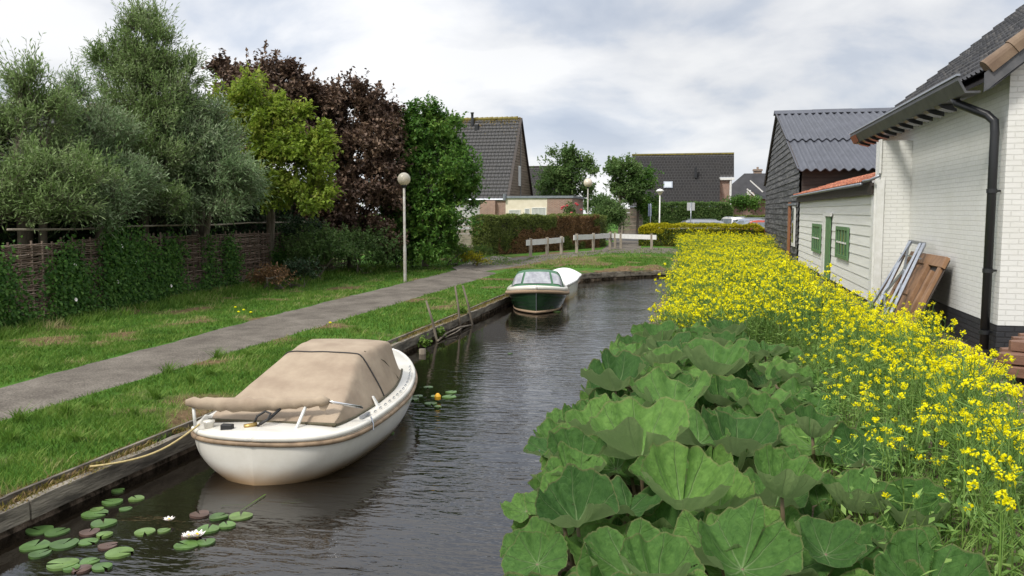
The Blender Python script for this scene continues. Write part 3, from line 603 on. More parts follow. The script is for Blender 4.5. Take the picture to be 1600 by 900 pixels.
mb = MB(); mb.tube([(LX - .30, LY0 + .15, 3.40), (LX - .2, LY0 - .05, 3.42), (LX - .05, LY0 - .28, 3.5)], .03, 8); mb.tube([(LX - .33, LY0 + .2, 3.34), (LX - .33, LY1, 3.34)], .035, 8); mb.build('gutter', M['zinc'], l, smooth=True)
# ================================================================== black barn
BX = 3.5; BY0 = 35.0; BY1 = 54.9; BYM = 47.0; BZE = 4.45; BZR = 7.85
b = root('tarred_barn', 'black tarred clapboard barn with grey corrugated roof beyond the white outbuilding', 'barn')
# gable: lapped boards stepping up, clipped to the roof line
def gable_edge(z):
    if z <= BZE: return BY0, BY1
    f = (z - BZE) / (BZR - BZE); return BY0 + (BYM - BY0) * f, BY1 + (BYM - BY1) * f
mb = MB(); z = .5; ex = .27
while z < BZR - .05:
    z1 = min(z + ex, BZR); a0, a1 = gable_edge(z); b0, b1 = gable_edge(z1); n = 7
    off = [random.uniform(-.012, .012) for _ in range(n + 1)]
    rows = []
    for k in range(n + 1):
        f = k / n; ya = a0 + (a1 - a0) * f; yb = b0 + (b1 - b0) * f; dz = random.uniform(-.012, .012)
        rows.append([(BX + .05, ya, z + dz), (BX - .055 + off[k], ya, z + dz), (BX - .015, yb, z1 + .02), (BX + .05, yb, z1 + .02)])
    mb.grid(rows, close=True); z += ex
mb.build('gable_wall', M['black_wood'], b)
mb = MB(); z = .5
while z < BZE:
    z1 = min(z + .30, BZE); mb.hexa([(BX + .051, BY0 - .03, z), (BX + 9, BY0 - .03, z), (BX + 9, BY0 + .1, z), (BX + .051, BY0 + .1, z), (BX + .051, BY0 - .005, z1), (BX + 9, BY0 - .005, z1), (BX + 9, BY0 + .1, z1), (BX + .051, BY0 + .1, z1)]); z += .30
mb.build('front_wall', M['dark_wood'], b); mb = MB(); mb.box((BX + .051, BY1 - .1, .5), (BX + 9, BY1, BZE)); mb.build('rear_wall', M['dark_wood'], b)
# corrugated sheets in two lapped courses
def corrugated(y0, z0, y1, z1, x0, x1, lift, name='roof_sheet'):
    n = int((x1 - x0) / .34 * 8); U = np.linspace(x0, x1, n + 1); pr = .055 * np.cos(2 * np.pi * (U - x0) / .34)
    d = Vector((0, y1 - y0, z1 - z0)); nn_ = Vector((0, -d.z, d.y)).normalized()
    if nn_.z < 0: nn_ = -nn_
    rows = []
    for f, lf in ((0, lift), (.5, lift * .6), (1, 0), (1, -.03), (0, lift - .03)):
        base = Vector((0, y0, z0)) + d * f
        rows.append([Vector((u, base.y, base.z)) + nn_ * (p + lf) for u, p in zip(U, pr)])
    m_ = MB(); m_.grid(rows[:3]); m_.grid([rows[4], rows[0]]); return m_.build(name, M['corrug'], b, smooth=True)
fy = lambda f: (BY0 + (BYM - BY0) * f, BZE + (BZR - BZE) * f)
y_a, z_a = fy(-.045); y_m, z_m = fy(.44); y_m2, z_m2 = fy(.40); y_t, z_t = fy(1.0)
corrugated(y_a, z_a + .06, y_m, z_m + .06, BX - .18, BX + 9, .01)
corrugated(y_m2, z_m2 + .06, y_t, z_t + .06, BX - .18, BX + 9, .07)
mb = MB(); mb.hexa([(BX - .15, BYM, BZR), (BX + 9, BYM, BZR), (BX + 9, BY1 + .5, BZE - .1), (BX - .15, BY1 + .5, BZE - .1), (BX - .15, BYM, BZR + .06), (BX + 9, BYM, BZR + .06), (BX + 9, BY1 + .5, BZE), (BX - .15, BY1 + .5, BZE)]); mb.build('rear_roof', M['corrug'], b)
for k in range(5):
    x0_ = BX - .22 + k * 1.9; mb = MB(); zz_ = .012 * (k % 2)
    rows = [[(x, BYM - .42, BZR - .02 + zz_), (x, BYM - .06, BZR + .17 + zz_), (x, BYM, BZR + .20 + zz_), (x, BYM + .06, BZR + .17 + zz_), (x, BYM + .42, BZR + .0 + zz_)] for x in (x0_, x0_ + 1.95)]
    mb.grid(rows); mb.grid([[(x, y, z - .03) for x, y, z in r] for r in rows]); mb.face(rows[0] + [(x, y, z - .03) for x, y, z in rows[0]][::-1]); mb.build('ridge_cap', M['corrug'], b)
for s_ in ((BY0, BZE, BYM, BZR), (BY1, BZE, BYM, BZR)):
    mb = MB(); mb.bar((BX - .10, s_[0], s_[1]), (BX - .10, s_[2], s_[3]), .05, .16); mb.build('bargeboard', M['dark_wood'], b)
# openings near the lean-to
mb = MB(); mb.box((BX - .11, 37.9, .5), (BX - .06, 38.7, 3.15)); mb.build('door_post', M['orange_wood'], b)
mb = MB(); mb.box((BX - .10, 35.75, 1.35), (BX - .06, 36.9, 3.0)); wf = mb.build('window', M['white'], b)
mb = MB(); mb.box((BX - .108, 36.2, 1.5), (BX - .101, 36.75, 2.9)); mb.build('pane', M['glass'], wf)
mb = MB(); mb.box((BX - .14, 35.65, 3.02), (BX - .06, 39, 3.1)); mb.build('lintel', M['zinc'], b)
# ================================================================== things against the wall
cr = root('wooden_door_frame', 'old brown wooden crate panel leaning against the white brick wall', 'wooden panel')
TL, TR, BR_, BL = gx(1417, 393, 4.04), gx(1487, 405, 4.04), gz(1462, 548, .68), gz(1394, 508, .68)
TR.y = TR.y; BL.x = 3.35; BR_.x = 3.3
TL.y, BL.y = 18.2, 17.6; TR.y, BR_.y = 15.6, 14.95
e1 = (TR - TL); e2 = (BL - TL); nrm = e1.cross(e2).normalized()
if nrm.x > 0: nrm = -nrm
def pl(u, v, k=0): return TL.lerp(TR, u).lerp(BL.lerp(BR_, u), v) + nrm * k
def slab(name, u0, v0, u1, v1, k0, k1, m_, parent):
    q = MB(); q.hexa([pl(u0, v0, k0), pl(u1, v0, k0), pl(u1, v1, k0), pl(u0, v1, k0), pl(u0, v0, k1), pl(u1, v0, k1), pl(u1, v1, k1), pl(u0, v1, k1)]); return q.build(name, m_, parent, bevel=.006)
slab('back_panel', 0.01, .02, .99, 1, 0, .02, M['dark_wood'], cr)
for nm, q in (('rail', (0, 0, 1, .14)), ('rail', (.03, .5, .55, .58)), ('stile', (0, .14, .06, 1)), ('stile', (.9, .14, .97, 1)), ('board', (.06, .14, .3, 1)), ('board', (.31, .14, .55, 1)), ('batten', (.56, .14, .66, 1)), ('batten', (.79, .2, .84, 1))):
    slab(nm, *q, .021, {'rail': .09, 'stile': .08, 'board': .045, 'batten': .10}[nm], M['brown_wood'], cr)
tr = root('metal_trestle', 'galvanised metal trestle frame leaning in front of the brown wooden panel', 'metal frame')
a1, a2 = Vector((3.92, 18.1, 2.17)), Vector((3.90, 16.9, 2.16)); b1, b2 = Vector((2.98, 16.7, .70)), Vector((2.98, 15.5, .70))
def tb(p, q, r, nm='leg'):
    k_ = MB(); k_.bar(p, q, r, r); return k_.build(nm, M['galv'], tr)
tb(a1, a2, .06, 'top_bar'); tb(a1, b1, .055); tb(a2, b2, .055); tb(a1 + Vector((-.03, -.2, 0)), b1 + Vector((-.03, .55, 0)), .045); tb(a2 + Vector((-.03, .15, 0)), b2 + Vector((0, .4, 0)), .045)
tb(a1.lerp(b1, .05), a2.lerp(b2, .62), .04, 'brace'); tb(a2.lerp(b2, .03), a1.lerp(b1, .66), .04, 'brace'); tb(a1.lerp(b1, .66), a2.lerp(b2, .95), .035, 'brace')
tb(a1.lerp(b1, .17) + Vector((0, .28, 0)), a2.lerp(b2, .17) + Vector((0, -.25, 0)), .022, 'rung')
for i, (x0_, y0_, z_, ln, lab) in enumerate([(3.62, 11.35, .74, 3.2, 'front plank in the bottom layer of the brown plank stack'), (3.60, 11.72, .745, 3.2, 'rear plank in the bottom layer of the brown plank stack'), (3.55, 11.48, .885, 3.3, 'front plank in the middle layer of the brown plank stack'), (3.70, 11.88, .885, 3.2, 'rear plank in the middle layer of the brown plank stack'), (3.72, 11.62, 1.02, 3.2, 'front plank in the top layer of the brown plank stack'), (3.86, 11.98, 1.02, 3.2, 'middle plank in the top layer of the brown plank stack'), (4.05, 12.32, 1.02, 3.2, 'rear plank in the top layer of the brown plank stack by the plinth'), (3.95, 12.15, .885, 3.2, 'plank below the rear top one in the brown stack'), (3.85, 12.08, .745, 3.2, 'plank at ground level nearest the black plinth')]):
    mb = MB(); wd = .32; rows = []
    for f, ww in ((0, .25), (.06, .9), (.12, 1), (1, 1)):
        cx = x0_ + ln * f; cy = y0_ - f * .35
        rows.append([(cx, cy - wd / 2 * ww, z_), (cx, cy + wd / 2 * ww, z_), (cx, cy + wd / 2 * ww, z_ + .125), (cx, cy - wd / 2 * ww, z_ + .125)])
    mb.grid(rows, close=True); mb.face(rows[0][::-1]); mb.face(rows[-1])
    tag(mb.build('plank', M['red_wood'], None, bevel=.008), lab, 'plank', 'brown planks stacked by the white house')
mb = MB(); mb.box((4.0, 11.25, .62), (4.15, 12.4, .74)); tag(mb.build('support_block', M['brown_wood'], bevel=.006), 'short brown timber block under the left end of the plank stack', 'timber block')
# ================================================================== boats (local frame: +y from the near end to the far end, x to starboard)
def cinterp(x, keys): return float(np.interp(x, [k[0] for k in keys], [k[1] for k in keys]))
def smoothkeys(keys, n=60):
    """resample key points with a smooth curve"""
    xs_ = np.array([k[0] for k in keys], float); ys_ = np.array([k[1] for k in keys], float)
    q = np.linspace(0, 1, n); t = (q ** 1.0) * (len(keys) - 1)
    out = []
    for tt in t:
        i = min(int(tt), len(keys) - 2); f = tt - i
        p0 = max(i - 1, 0); p3 = min(i + 2, len(keys) - 1)
        def cr_(a, b_, c, d): return .5 * ((2 * b_) + (-a + c) * f + (2 * a - 5 * b_ + 4 * c - d) * f * f + (-a + 3 * b_ - 3 * c + d) * f ** 3)
        out.append((cr_(xs_[p0], xs_[i], xs_[i + 1], xs_[p3]), cr_(ys_[p0], ys_[i], ys_[i + 1], ys_[p3])))
    return out
def hull_mesh(parent, rim, wl, sheer, L, m, below=-.25, flare=1.0, n=56, gm=14, stain=None, clinker=0):
    """rim / wl: (s, half breadth) curves, sheer: (s, z)"""
    R_ = [(max(0, min(L, s)), max(0, h_)) for s, h_ in smoothkeys(rim, n)]
    W_ = [(s, max(0, h_)) for s, h_ in smoothkeys(wl, n)]
    rows = []
    for (s, hb), (sw, hw) in zip(R_, W_):
        zr = cinterp(s, sheer); row = []
        for k in range(gm + 1):
            f = k / gm                                          # 0 rim .. 1 below the water
            z = zr + (below - zr) * f; fz = (zr - z) / zr
            g_ = min(fz, 1.3); e_ = g_ ** flare
            ck = clinker * (1 - (fz * 6) % 1) if clinker and fz < 1 else 0
            row.append((hb + (hw - hb) * e_ + ck, s + (sw - s) * e_, z))
        rows.append(row)
    mb = MB(); mb.grid(rows); mb.grid([[(-x, y, z) for x, y, z in r] for r in rows][::-1])
    return mb.build('hull', m, parent, smooth=True), R_
def closed_rim(R_, sheer, dz=0, inset=0):
    P = [Vector((max(0, h_ - inset) , s, cinterp(s, sheer) + dz)) for s, h_ in R_]
    return P
def deck_mesh(parent, R_, sheer, m, camber=.04, dz=.0, inset=.02, name='deck'):
    rows = []
    for s, h_ in R_:
        h2 = max(h_ - inset, 0); z = cinterp(s, sheer) + dz
        rows.append([(h2 * k, s, z + camber * (1 - k * k) * min(1, h_ / .5)) for k in np.linspace(-1, 1, 13)])
    mb = MB(); mb.grid(rows); return mb.build(name, m, parent, smooth=True)
def rim_tube(parent, R_, sheer, dz, out, r, m, name, n=8, squash=1):
    L1 = [Vector((h_ + out, s, cinterp(s, sheer) + dz)) for s, h_ in R_]
    L2 = [Vector((-p.x, p.y, p.z)) for p in L1]
    ys_ = [p.y for p in L1]; L1[0].y -= out; L2[0].y -= out; L1[-1].y += out
    loop = L2[::-1] + L1[1:]
    mb = MB(); mb.tube(loop, r, n, cap=True); return mb.build(name, m, parent, smooth=True)
def gel_with_stain(name, base):
    m = mat(name, base[0], .25, base[1], 2.5, 5, coat=.3); t = m.node_tree; b = t.nodes['Principled BSDF']; src = b.inputs['Base Color'].links[0].from_socket
    g_ = t.nodes.new('ShaderNodeTexCoord'); s_ = t.nodes.new('ShaderNodeSeparateXYZ'); t.links.new(g_.outputs['Object'], s_.inputs[0])
    nz = t.nodes.new('ShaderNodeTexNoise'); nz.inputs['Scale'].default_value = 3; nz.inputs['Detail'].default_value = 6; t.links.new(g_.outputs['Object'], nz.inputs[0])
    a_ = t.nodes.new('ShaderNodeMath'); a_.operation = 'MULTIPLY_ADD'; a_.inputs[1].default_value = -.10; t.links.new(nz.outputs[0], a_.inputs[0]); t.links.new(s_.outputs[2], a_.inputs[2])
    r = t.nodes.new('ShaderNodeMapRange'); r.inputs[1].default_value = -.05; r.inputs[2].default_value = .20; r.inputs[3].default_value = .95; r.inputs[4].default_value = 0; r.interpolation_type = 'SMOOTHSTEP'; t.links.new(a_.outputs[0], r.inputs[0])
    x = t.nodes.new('ShaderNodeMixRGB'); x.inputs[2].default_value = (.30, .19, .09, 1); t.links.new(r.outputs[0], x.inputs[0]); t.links.new(src, x.inputs[1]); t.links.new(x.outputs[0], b.inputs['Base Color'])
    return m
# ---- the near white boat
yaw1 = math.atan2(.40, 5.2)
B1 = thing('canopy_boat', (-4.42, 7.38, 0), 'white open motorboat under a beige brown canvas canopy, moored in the foreground', 'boat', rz=yaw1); B1.scale = (.955, .955, .955); B1.location = (-4.40, 7.48, 0)
sh1 = [(0, .50), (1, .475), (2.6, .475), (4, .53), (5.3, .62)]
rim1 = [(0, 0), (.02, .28), (.09, .55), (.25, .78), (.55, .92), (1.0, .98), (1.7, 1.01), (2.5, .98), (3.2, .88), (3.9, .70), (4.5, .45), (4.95, .18), (5.1, 0)]
wl1 = [(.03, 0), (.08, .20), (.18, .40), (.38, .58), (.68, .70), (1.15, .79), (1.9, .84), (2.5, .80), (3.1, .67), (3.7, .46), (4.2, .24), (4.5, .08), (4.6, 0)]
hull1, R1 = hull_mesh(B1, rim1, wl1, sh1, 5.1, gel_with_stain('stained_white_hull', ((.67, .645, .58), (.60, .57, .50))), flare=2.5)
deck_mesh(B1, R1, sh1, M['gelcoat'], .045, .035, .05)
# raised white gunwale lip
rim_tube(B1, R1, sh1, .012, -.025, .035, M['gelcoat'], 'gunwale')
rim_tube(B1, R1, sh1, -.046, .008, .028, M['strake'], 'rubbing_strake', 10)
# canvas canopy
def hb1(s): return cinterp(s, R1)
zt = lambda s: cinterp(s, sh1)
keyS = [(.50, .035, .74), (.52, .07, .74), (1.96, .55, .50), (2.04, .562, .50), (2.12, .568, .51), (2.6, .59, .55), (3.0, .575, .57), (3.15, .54, .56), (3.4, .33, .50), (3.62, .12, .42), (3.72, .03, .40)]
# s, height above the deck, shoulder half width
def prof(s, ht, shw, n=28):
    base = max(hb1(s) - .20, .15)
    if s < 1.1: base = min(base, .76 + (s - .5) * .1)
    zb = zt(s) + .045; P = []
    kk = [(base, 0), (base * .80 + shw * .20, ht * .25), (base * .26 + shw * .74, ht * .76), (shw * .99, ht * .955), (shw * .82, ht * 1.0), (shw * .35, ht * 1.015), (0, ht * 1.02)]
    sm = smoothkeys(kk, n // 2 + 1)
    right = [(x, s, zb + z) for x, z in sm]; left = [(-x, y, z) for x, y, z in right[:-1]]
    return right, left
rows = []; nS = 54
for i in range(nS + 1):
    s = .50 + (3.72 - .50) * i / nS
    ht = cinterp(s, [(k[0], k[1]) for k in keyS]); sw = cinterp(s, [(k[0], k[2]) for k in keyS])
    r_, l_ = prof(s, ht, min(sw, max(hb1(s) - .2, .1)))
    row = l_ + r_[::-1]
    rows.append(row)
def wrinkle(p):
    x, y, z = p; k = .5 + .5 * math.sin(x * 3.1 + y * 1.7)
    d_ = .005 * math.sin(16 * x - 9 * y + 2 * math.sin(3.2 * y)) * k * min(1, max(0, (z - .6) / .2)) + .006 * (float(fbm(x + 5, y + 5, 5)) - .5)
    dip = -.018 * math.exp(-((y - 1.35) / .6) ** 2) * math.exp(-(x / .6) ** 2) if z > .6 else 0
    return (x * (1 + d_), y, z + d_ + dip)
rows = [[wrinkle(p) for p in r] for r in rows]
mb = MB(); mb.grid(rows); mb.face(rows[0][::-1]); cn = mb.build('canopy', M['canvas'], B1, smooth=True)
mb = MB()
for s, e_ in ((2.04, .009),):
    i = int(round((s - .5) / 3.22 * nS)); r0 = rows[i]; mb.tube([(x * 1.006, y, z + .007) for x, y, z in r0], e_, 6)
mb.build('seam', M['black'], cn, smooth=True)
mb = MB(); i2 = int(round((2.2 - .5) / 3.22 * nS)); i3 = int(round((3.1 - .5) / 3.22 * nS)); j = len(rows[0]) - 5
sd_ = [rows[i2][len(rows[0]) - 9], rows[(i2 + i3) // 2 - 1][len(rows[0]) - 5], rows[i3 - 2][len(rows[0]) - 2]]
mb.tube([(x * 1.01, y, z + .004) for x, y, z in sd_], .005, 5); mb.build('seam', M['canvas_dark'], cn)
mb = MB(); edge = [(p[0] * 1.004, p[1] - (.004 if k else .004), p[2] + .012) for k, p in enumerate([rows[i][-1] for i in range(nS, -1, -1)] + [(x, .495, zt(.5) + .07) for x in np.linspace(.74, -.74, 12)] + [rows[i][0] for i in range(nS + 1)])]
mb.tube(edge, .016, 6); mb.build('dark_hem', M['canvas_dark'], cn, smooth=True)
# rolled cover on crutches over the stern
A_, Bq = Vector((-.90, .30, .80)), Vector((.62, .62, .80)); pts_ = []; rad_ = []
for k in range(22):
    f = k / 21; pts_.append(A_.lerp(Bq, f) + Vector((0, .01 * math.sin(k * 1.7), -.035 * math.sin(math.pi * f) + .008 * math.sin(k * 2.3)))); rad_.append((.055 + .022 * math.sin(math.pi * min(1, f * 1.3)) + .007 * math.sin(k * 2.9)) * (1 if 0 < k < 21 else .6))
mb = MB(); mb.tube(pts_, rad_, 14); cv = mb.build('rolled_cover', M['canvas'], B1, smooth=True)
mb = MB(); mb.hexa([(.50, .585, .77), (.62, .60, .77), (.62, .63, .77), (.50, .62, .77), (.53, .59, .695), (.575, .60, .685), (.575, .61, .685), (.53, .60, .695)]); mb.build('cover_flap', M['canvas'], cv)
mb = MB(); mb.tube([(.6, .60, .80), (.93, .80, .70)], .012, 8); mb.tube([(.6, .64, .78), (.93, .84, .68)], .012, 8); mb.build('chrome_tube', M['chrome'], cv, smooth=True)
for x0_, x1_ in ((-.83, -.80), (.38, .36)):
    mb = MB(); mb.tube([(x0_, .33 + (x0_ + .83) * .2, .77), (x1_, .30 + (x1_ + .8) * -.02, .53)], .018, 10); mb.lathe([(.04, 0), (.04, .02), (.02, .025)], (x1_, .30 + (x1_ + .8) * -.02, .515), 12); mb.build('crutch_post', M['white'], B1, smooth=True)
mb = MB(); mb.hexa([(-.87, .42, .52), (-.83, .36, .52), (-.62, .6, .52), (-.66, .66, .52), (-.80, .52, .62), (-.78, .50, .62), (-.64, .62, .56), (-.66, .64, .56)]); mb.build('fairlead', M['gelcoat'], B1, bevel=.006)
mb = MB(); mb.lathe([(.0, 0), (.055, 0), (.052, .05), (.062, .055), (.062, .075), (0, .08)], (-.62, .27, .545), 16); mb.build('vent_cap', M['gelcoat'], B1, smooth=True)
mb = MB(); mb.box((-.42, .13, .545), (-.29, .20, .615)); mb.build('cleat_box', M['black'], B1, bevel=.01)
mb = MB(); mb.tube([(-.19, .22, .57), (-.08, .30, .58)], .035, 10); bz = mb.build('lamp_fitting', M['brass'], B1, smooth=True)
mb = MB(); mb.tube([(-.12, .29, .58), (-.09, .33, .67), (-.02, .38, .715), (.05, .36, .70), (.04, .30, .64), (-.06, .26, .58)], .013, 6); mb.tube([(-.06, .31, .59), (.02, .38, .63), (.12, .46, .73)], .016, 6); mb.build('strap', M['black'], bz, smooth=True)
mb = MB(); mb.grid([[(-.06 + .03 * j, .20 + .03 * i + .006 * math.sin(j * 3), .556 + .004 * math.sin(i * 4 + j * 2)) for j in range(5)] for i in range(4)]); mb.build('cloth', M['yellow'], B1)
mb = MB(); mb.tube([(.02, .10, .53), (.03, .10, .56), (.09, .10, .56), (.10, .10, .53)], .007, 6); mb.build('pad_eye', M['galv'], B1)
for s in np.linspace(1.1, 3.9, 16):                                        # row of dark lacing hooks on the starboard deck
    x = hb1(s) - .085; mb = MB(); mb.tube([(x, s, zt(s) + .05), (x, s + .04, zt(s) + .062), (x, s + .08, zt(s) + .05)], .006, 5); mb.build('lacing_hook', M['galv'], B1)
mb = MB(); s = 1.05; mb.bar((hb1(s) - .12, s - .1, zt(s) + .06), (hb1(s) - .1, s + .15, zt(s) + .06), .03, .03); mb.tube([(hb1(s) - .02, s - .03, zt(s) + .06), (hb1(s) + .03, s - .1, zt(s) + .0), (hb1(s) + .04, s - .13, zt(s) - .07)], .008, 6); mb.build('cleat', M['galv'], B1)
mb = MB(); s = 1.6; mb.hexa([(hb1(s) - .17, s, zt(s) + .04), (hb1(s) - .14, s, zt(s) + .04), (hb1(s) - .14, s + .06, zt(s) + .04), (hb1(s) - .17, s + .06, zt(s) + .04), (hb1(s) - .23, s + .02, zt(s) + .16), (hb1(s) - .21, s + .02, zt(s) + .16), (hb1(s) - .21, s + .05, zt(s) + .16), (hb1(s) - .23, s + .05, zt(s) + .16)]); mb.build('canopy_foot', M['white'], B1)
mb = MB(); mb.lathe([(0, 0), (.035, 0), (.035, .02), (.02, .02), (.02, .01), (0, .01)], (0, 0, 0), 14); vt = mb.build('hull_drain', M['black'], B1); vt.location = (-.60, .36, .12); vt.rotation_euler = (R(95), 0, R(-50))
# mooring rope
P0 = B1.location + Matrix.Rotation(yaw1, 3, 'Z') @ Vector((-.64, .16, .575)); P1 = gz(190, 722, .29)
mb = MB(); mb.tube([P0.lerp(P1, k / 10) + Vector((0, 0, -.07 * math.sin(math.pi * k / 10))) for k in range(11)] + [P1 + Vector((-.10, -.12, -.0)), P1 + Vector((-.2, -.2, .0))], .011, 6)
tag(mb.build('mooring_rope', M['rope_yellow'], None, smooth=True), 'pale yellow mooring rope from the beige canopied boat to the plank edging', 'rope')
# ---- green boat
B2 = thing('green_boat', (-4.45, 22.15, 0), 'dark green sloop with white gunwale and green windowed canopy, bow towards us', 'boat', rz=R(10))
sh2 = [(0, .70), (.6, .60), (1.5, .52), (3, .50), (5, .56)]
rim2 = [(0, 0), (.08, .24), (.26, .50), (.56, .71), (1.0, .82), (1.6, .85), (2.4, .83), (3.2, .74), (3.8, .5), (3.9, 0)]
wl2 = [(.12, 0), (.28, .18), (.55, .38), (.9, .53), (1.4, .62), (2.0, .65), (2.6, .62), (3.1, .54), (3.6, .3), (3.7, 0)]
hl2, R2 = hull_mesh(B2, rim2, wl2, sh2, 3.9, M['green_hull'], flare=1.6, clinker=.02, gm=30)
deck_mesh(B2, R2, sh2, M['gelcoat'], .05, .03, .05); rim_tube(B2, R2, sh2, .02, -.04, .07, M['gelcoat'], 'gunwale'); rim_tube(B2, R2, sh2, -.075, .025, .05, M['rope'], 'rope_fender', 8)
W2 = [(s, h_) for s, h_ in smoothkeys(wl2, 56)]; Wsh = [(0, .055), (5, .055)]
mb = MB(); loop = [Vector((-(h_ + .03), s - .05, .05)) for s, h_ in W2[:40]][::-1] + [Vector((h_ + .03, s - .05, .05)) for s, h_ in W2[1:40]]; mb.tube(loop, .035, 8); mb.build('waterline_rope', M['rope'], B2, smooth=True)
mb = MB(); mb.bar((0, -.02, .60), (0, .10, .04), .02, .03, up=(0, 1, 0)); mb.build('stem_band', M['galv'], B2)
rows = []
K2 = [(.85, .03, .56), (.90, .08, .56), (1.30, .47, .46), (1.42, .50, .46), (2.2, .50, .50), (3.0, .42, .5), (3.4, .2, .4), (3.55, .03, .35)]
for i in range(41):
    s = .85 + 2.7 * i / 40; ht = cinterp(s, [(a, b_) for a, b_, c in K2]); sw = cinterp(s, [(a, c) for a, b_, c in K2]); base = max(cinterp(s, R2) - .11, .2); base = min(base, .68 + (s - .9) * .1); zb = cinterp(s, sh2) + .04
    kk = [(base, 0), (base * .96 + sw * .04, ht * .3), (base * .5 + sw * .5, ht * .82), (sw * .9, ht * .97), (sw * .5, ht * 1.02), (0, ht * 1.03)]
    sm = smoothkeys(kk, 14); rows.append([(-x, s, zb + z) for x, z in sm[:-1]] + [(x, s, zb + z) for x, z in sm[::-1]])
mb = MB(); mb.grid(rows); c2 = mb.build('canopy', M['green_canvas'], B2, smooth=True)
# front panes: raised just off the sloping windscreen
def onfront(u, f):
    """u -1..1 across, f 0..1 up the windscreen"""
    s = .92 + .40 * f; i = (s - .85) / 2.7 * 40; i0 = int(i); r0, r1 = rows[i0], rows[i0 + 1]; q = i - i0; n_ = len(r0)
    j = (u * .5 + .5) * (n_ - 1); j0 = min(int(j), n_ - 2); w_ = j - j0
    a = Vector(r0[j0]).lerp(Vector(r0[j0 + 1]), w_); b_ = Vector(r1[j0]).lerp(Vector(r1[j0 + 1]), w_); return a.lerp(b_, q) + Vector((u * .012, -.022, .012))
for u0, u1 in ((-.30, .30),):
    mb = MB(); mb.grid([[onfront(u0 + (u1 - u0) * a / 6, .10 + .86 * b_ / 5) for a in range(7)] for b_ in range(6)]); mb.build('window', M['vinyl'], c2)
for sg in (-1, 1):
    mb = MB(); mb.grid([[onfront(sg * (.36 + (.34 + .16 * (1 - b_ / 5)) * a / 6), .10 + .84 * b_ / 5) for a in range(7)] for b_ in range(6)]); mb.build('window', M['vinyl'], c2)
    mb = MB(); n_ = len(rows[0]); rr_ = []
    for i in range(10, 34):
        j0 = (2 if sg < 0 else n_ - 3); j1 = (6 if sg < 0 else n_ - 7)
        rr_.append([Vector(rows[i][j0]) + Vector((sg * .012, 0, .006)), Vector(rows[i][j1]) + Vector((sg * .012, 0, .01))])
    mb.grid(rr_); mb.build('side_window', M['vinyl'], c2)
mb = MB(); mb.lathe([(.0, 0), (.03, 0), (.02, .05), (0, .05)], (0, .55, .66), 8); mb.bar((-.06, .5, .72), (.06, .5, .72), .02, .02); mb.build('bow_cleat', M['galv'], B2)
# ---- small white covered boat behind it
B3 = thing('white_dinghy', (-4.86, 26.0, 0), 'small boat under a taut white cover, moored just behind the green sloop', 'boat', rz=R(1))
sh3 = [(0, .50), (2, .52), (4.4, .66)]; rim3 = [(0, 0), (.0, .5), (.03, .62), (.6, .66), (1.5, .68), (2.4, .64), (3.2, .62), (3.9, .32), (4.3, 0)]; wl3 = [(.05, 0), (.05, .4), (.07, .60), (.6, .66), (1.5, .70), (2.4, .62), (3.1, .40), (3.7, .15), (3.9, 0)]
h3, R3 = hull_mesh(B3, rim3, wl3, sh3, 4.3, gel_with_stain('grey_white_hull', ((.60, .60, .58), (.50, .50, .48))), flare=1.4)
rim_tube(B3, R3, sh3, -.03, .0, .035, M['boat_white'], 'gunwale'); deck_mesh(B3, R3, sh3, M['boat_white'], .17, .0, -.03, 'cover')
mb = MB(); loop = [Vector(((h_ * .97), s, cinterp(s, sh3) - .22)) for s, h_ in R3[2:44]]; mb.tube(loop, .02, 6); mb.build('tan_stripe', M['strake'], B3)
# ================================================================== sticks and stakes by the edging
for i, (a, b_, c, d_, lab) in enumerate([(666, 470, 683, 535, 'nearest of three crooked stakes standing at the plank edging'), (711, 447, 719, 515, 'middle of three stakes at the edging, bolt upright'), (723, 446, 738, 508, 'farthest of three stakes at the edging, leaning towards the bank')]):
    q = gz(c, d_, -.02); dd = (q - O).length; top = C(a, b_, Vector((0, 0, 0)).length or ((q - O).dot(Vector((-math.sin(YAW), math.cos(YAW), 0)))))
    mb = MB(); mb.tube([q + Vector((0, 0, -.5)), q, q.lerp(top, .5) + Vector((.02, 0, 0)), top], [.032, .032, .027, .022], 8); tag(mb.build('mooring_stake', M['bark'], smooth=True), lab, 'stake')
q0 = gz(684, 533, .02); q1 = gz(736, 508, .04); mb = MB(); mb.tube([q0, q0.lerp(q1, .35) + Vector((-.1, 0, .03)), q0.lerp(q1, .7) + Vector((-.05, 0, .05)), q1], .022, 6); mb.tube([q0.lerp(q1, .2), q0.lerp(q1, .4) + Vector((.1, 0, .05)), q0.lerp(q1, .9) + Vector((-.1, 0, .0))], .015, 6)
tag(mb.build('driftwood_branch', M['bark'], smooth=True), 'bare branch lying along the waterline between the stakes', 'branch')
q = gz(660, 553, 0); mb = MB(); mb.tube([q + Vector((0, 0, -.4)), q + Vector((0, 0, .10))], [.08, .07], 8); tag(mb.build('old_pile', M['bark'], smooth=True), 'low rotten pile stump in the water beside the near stake', 'pile')
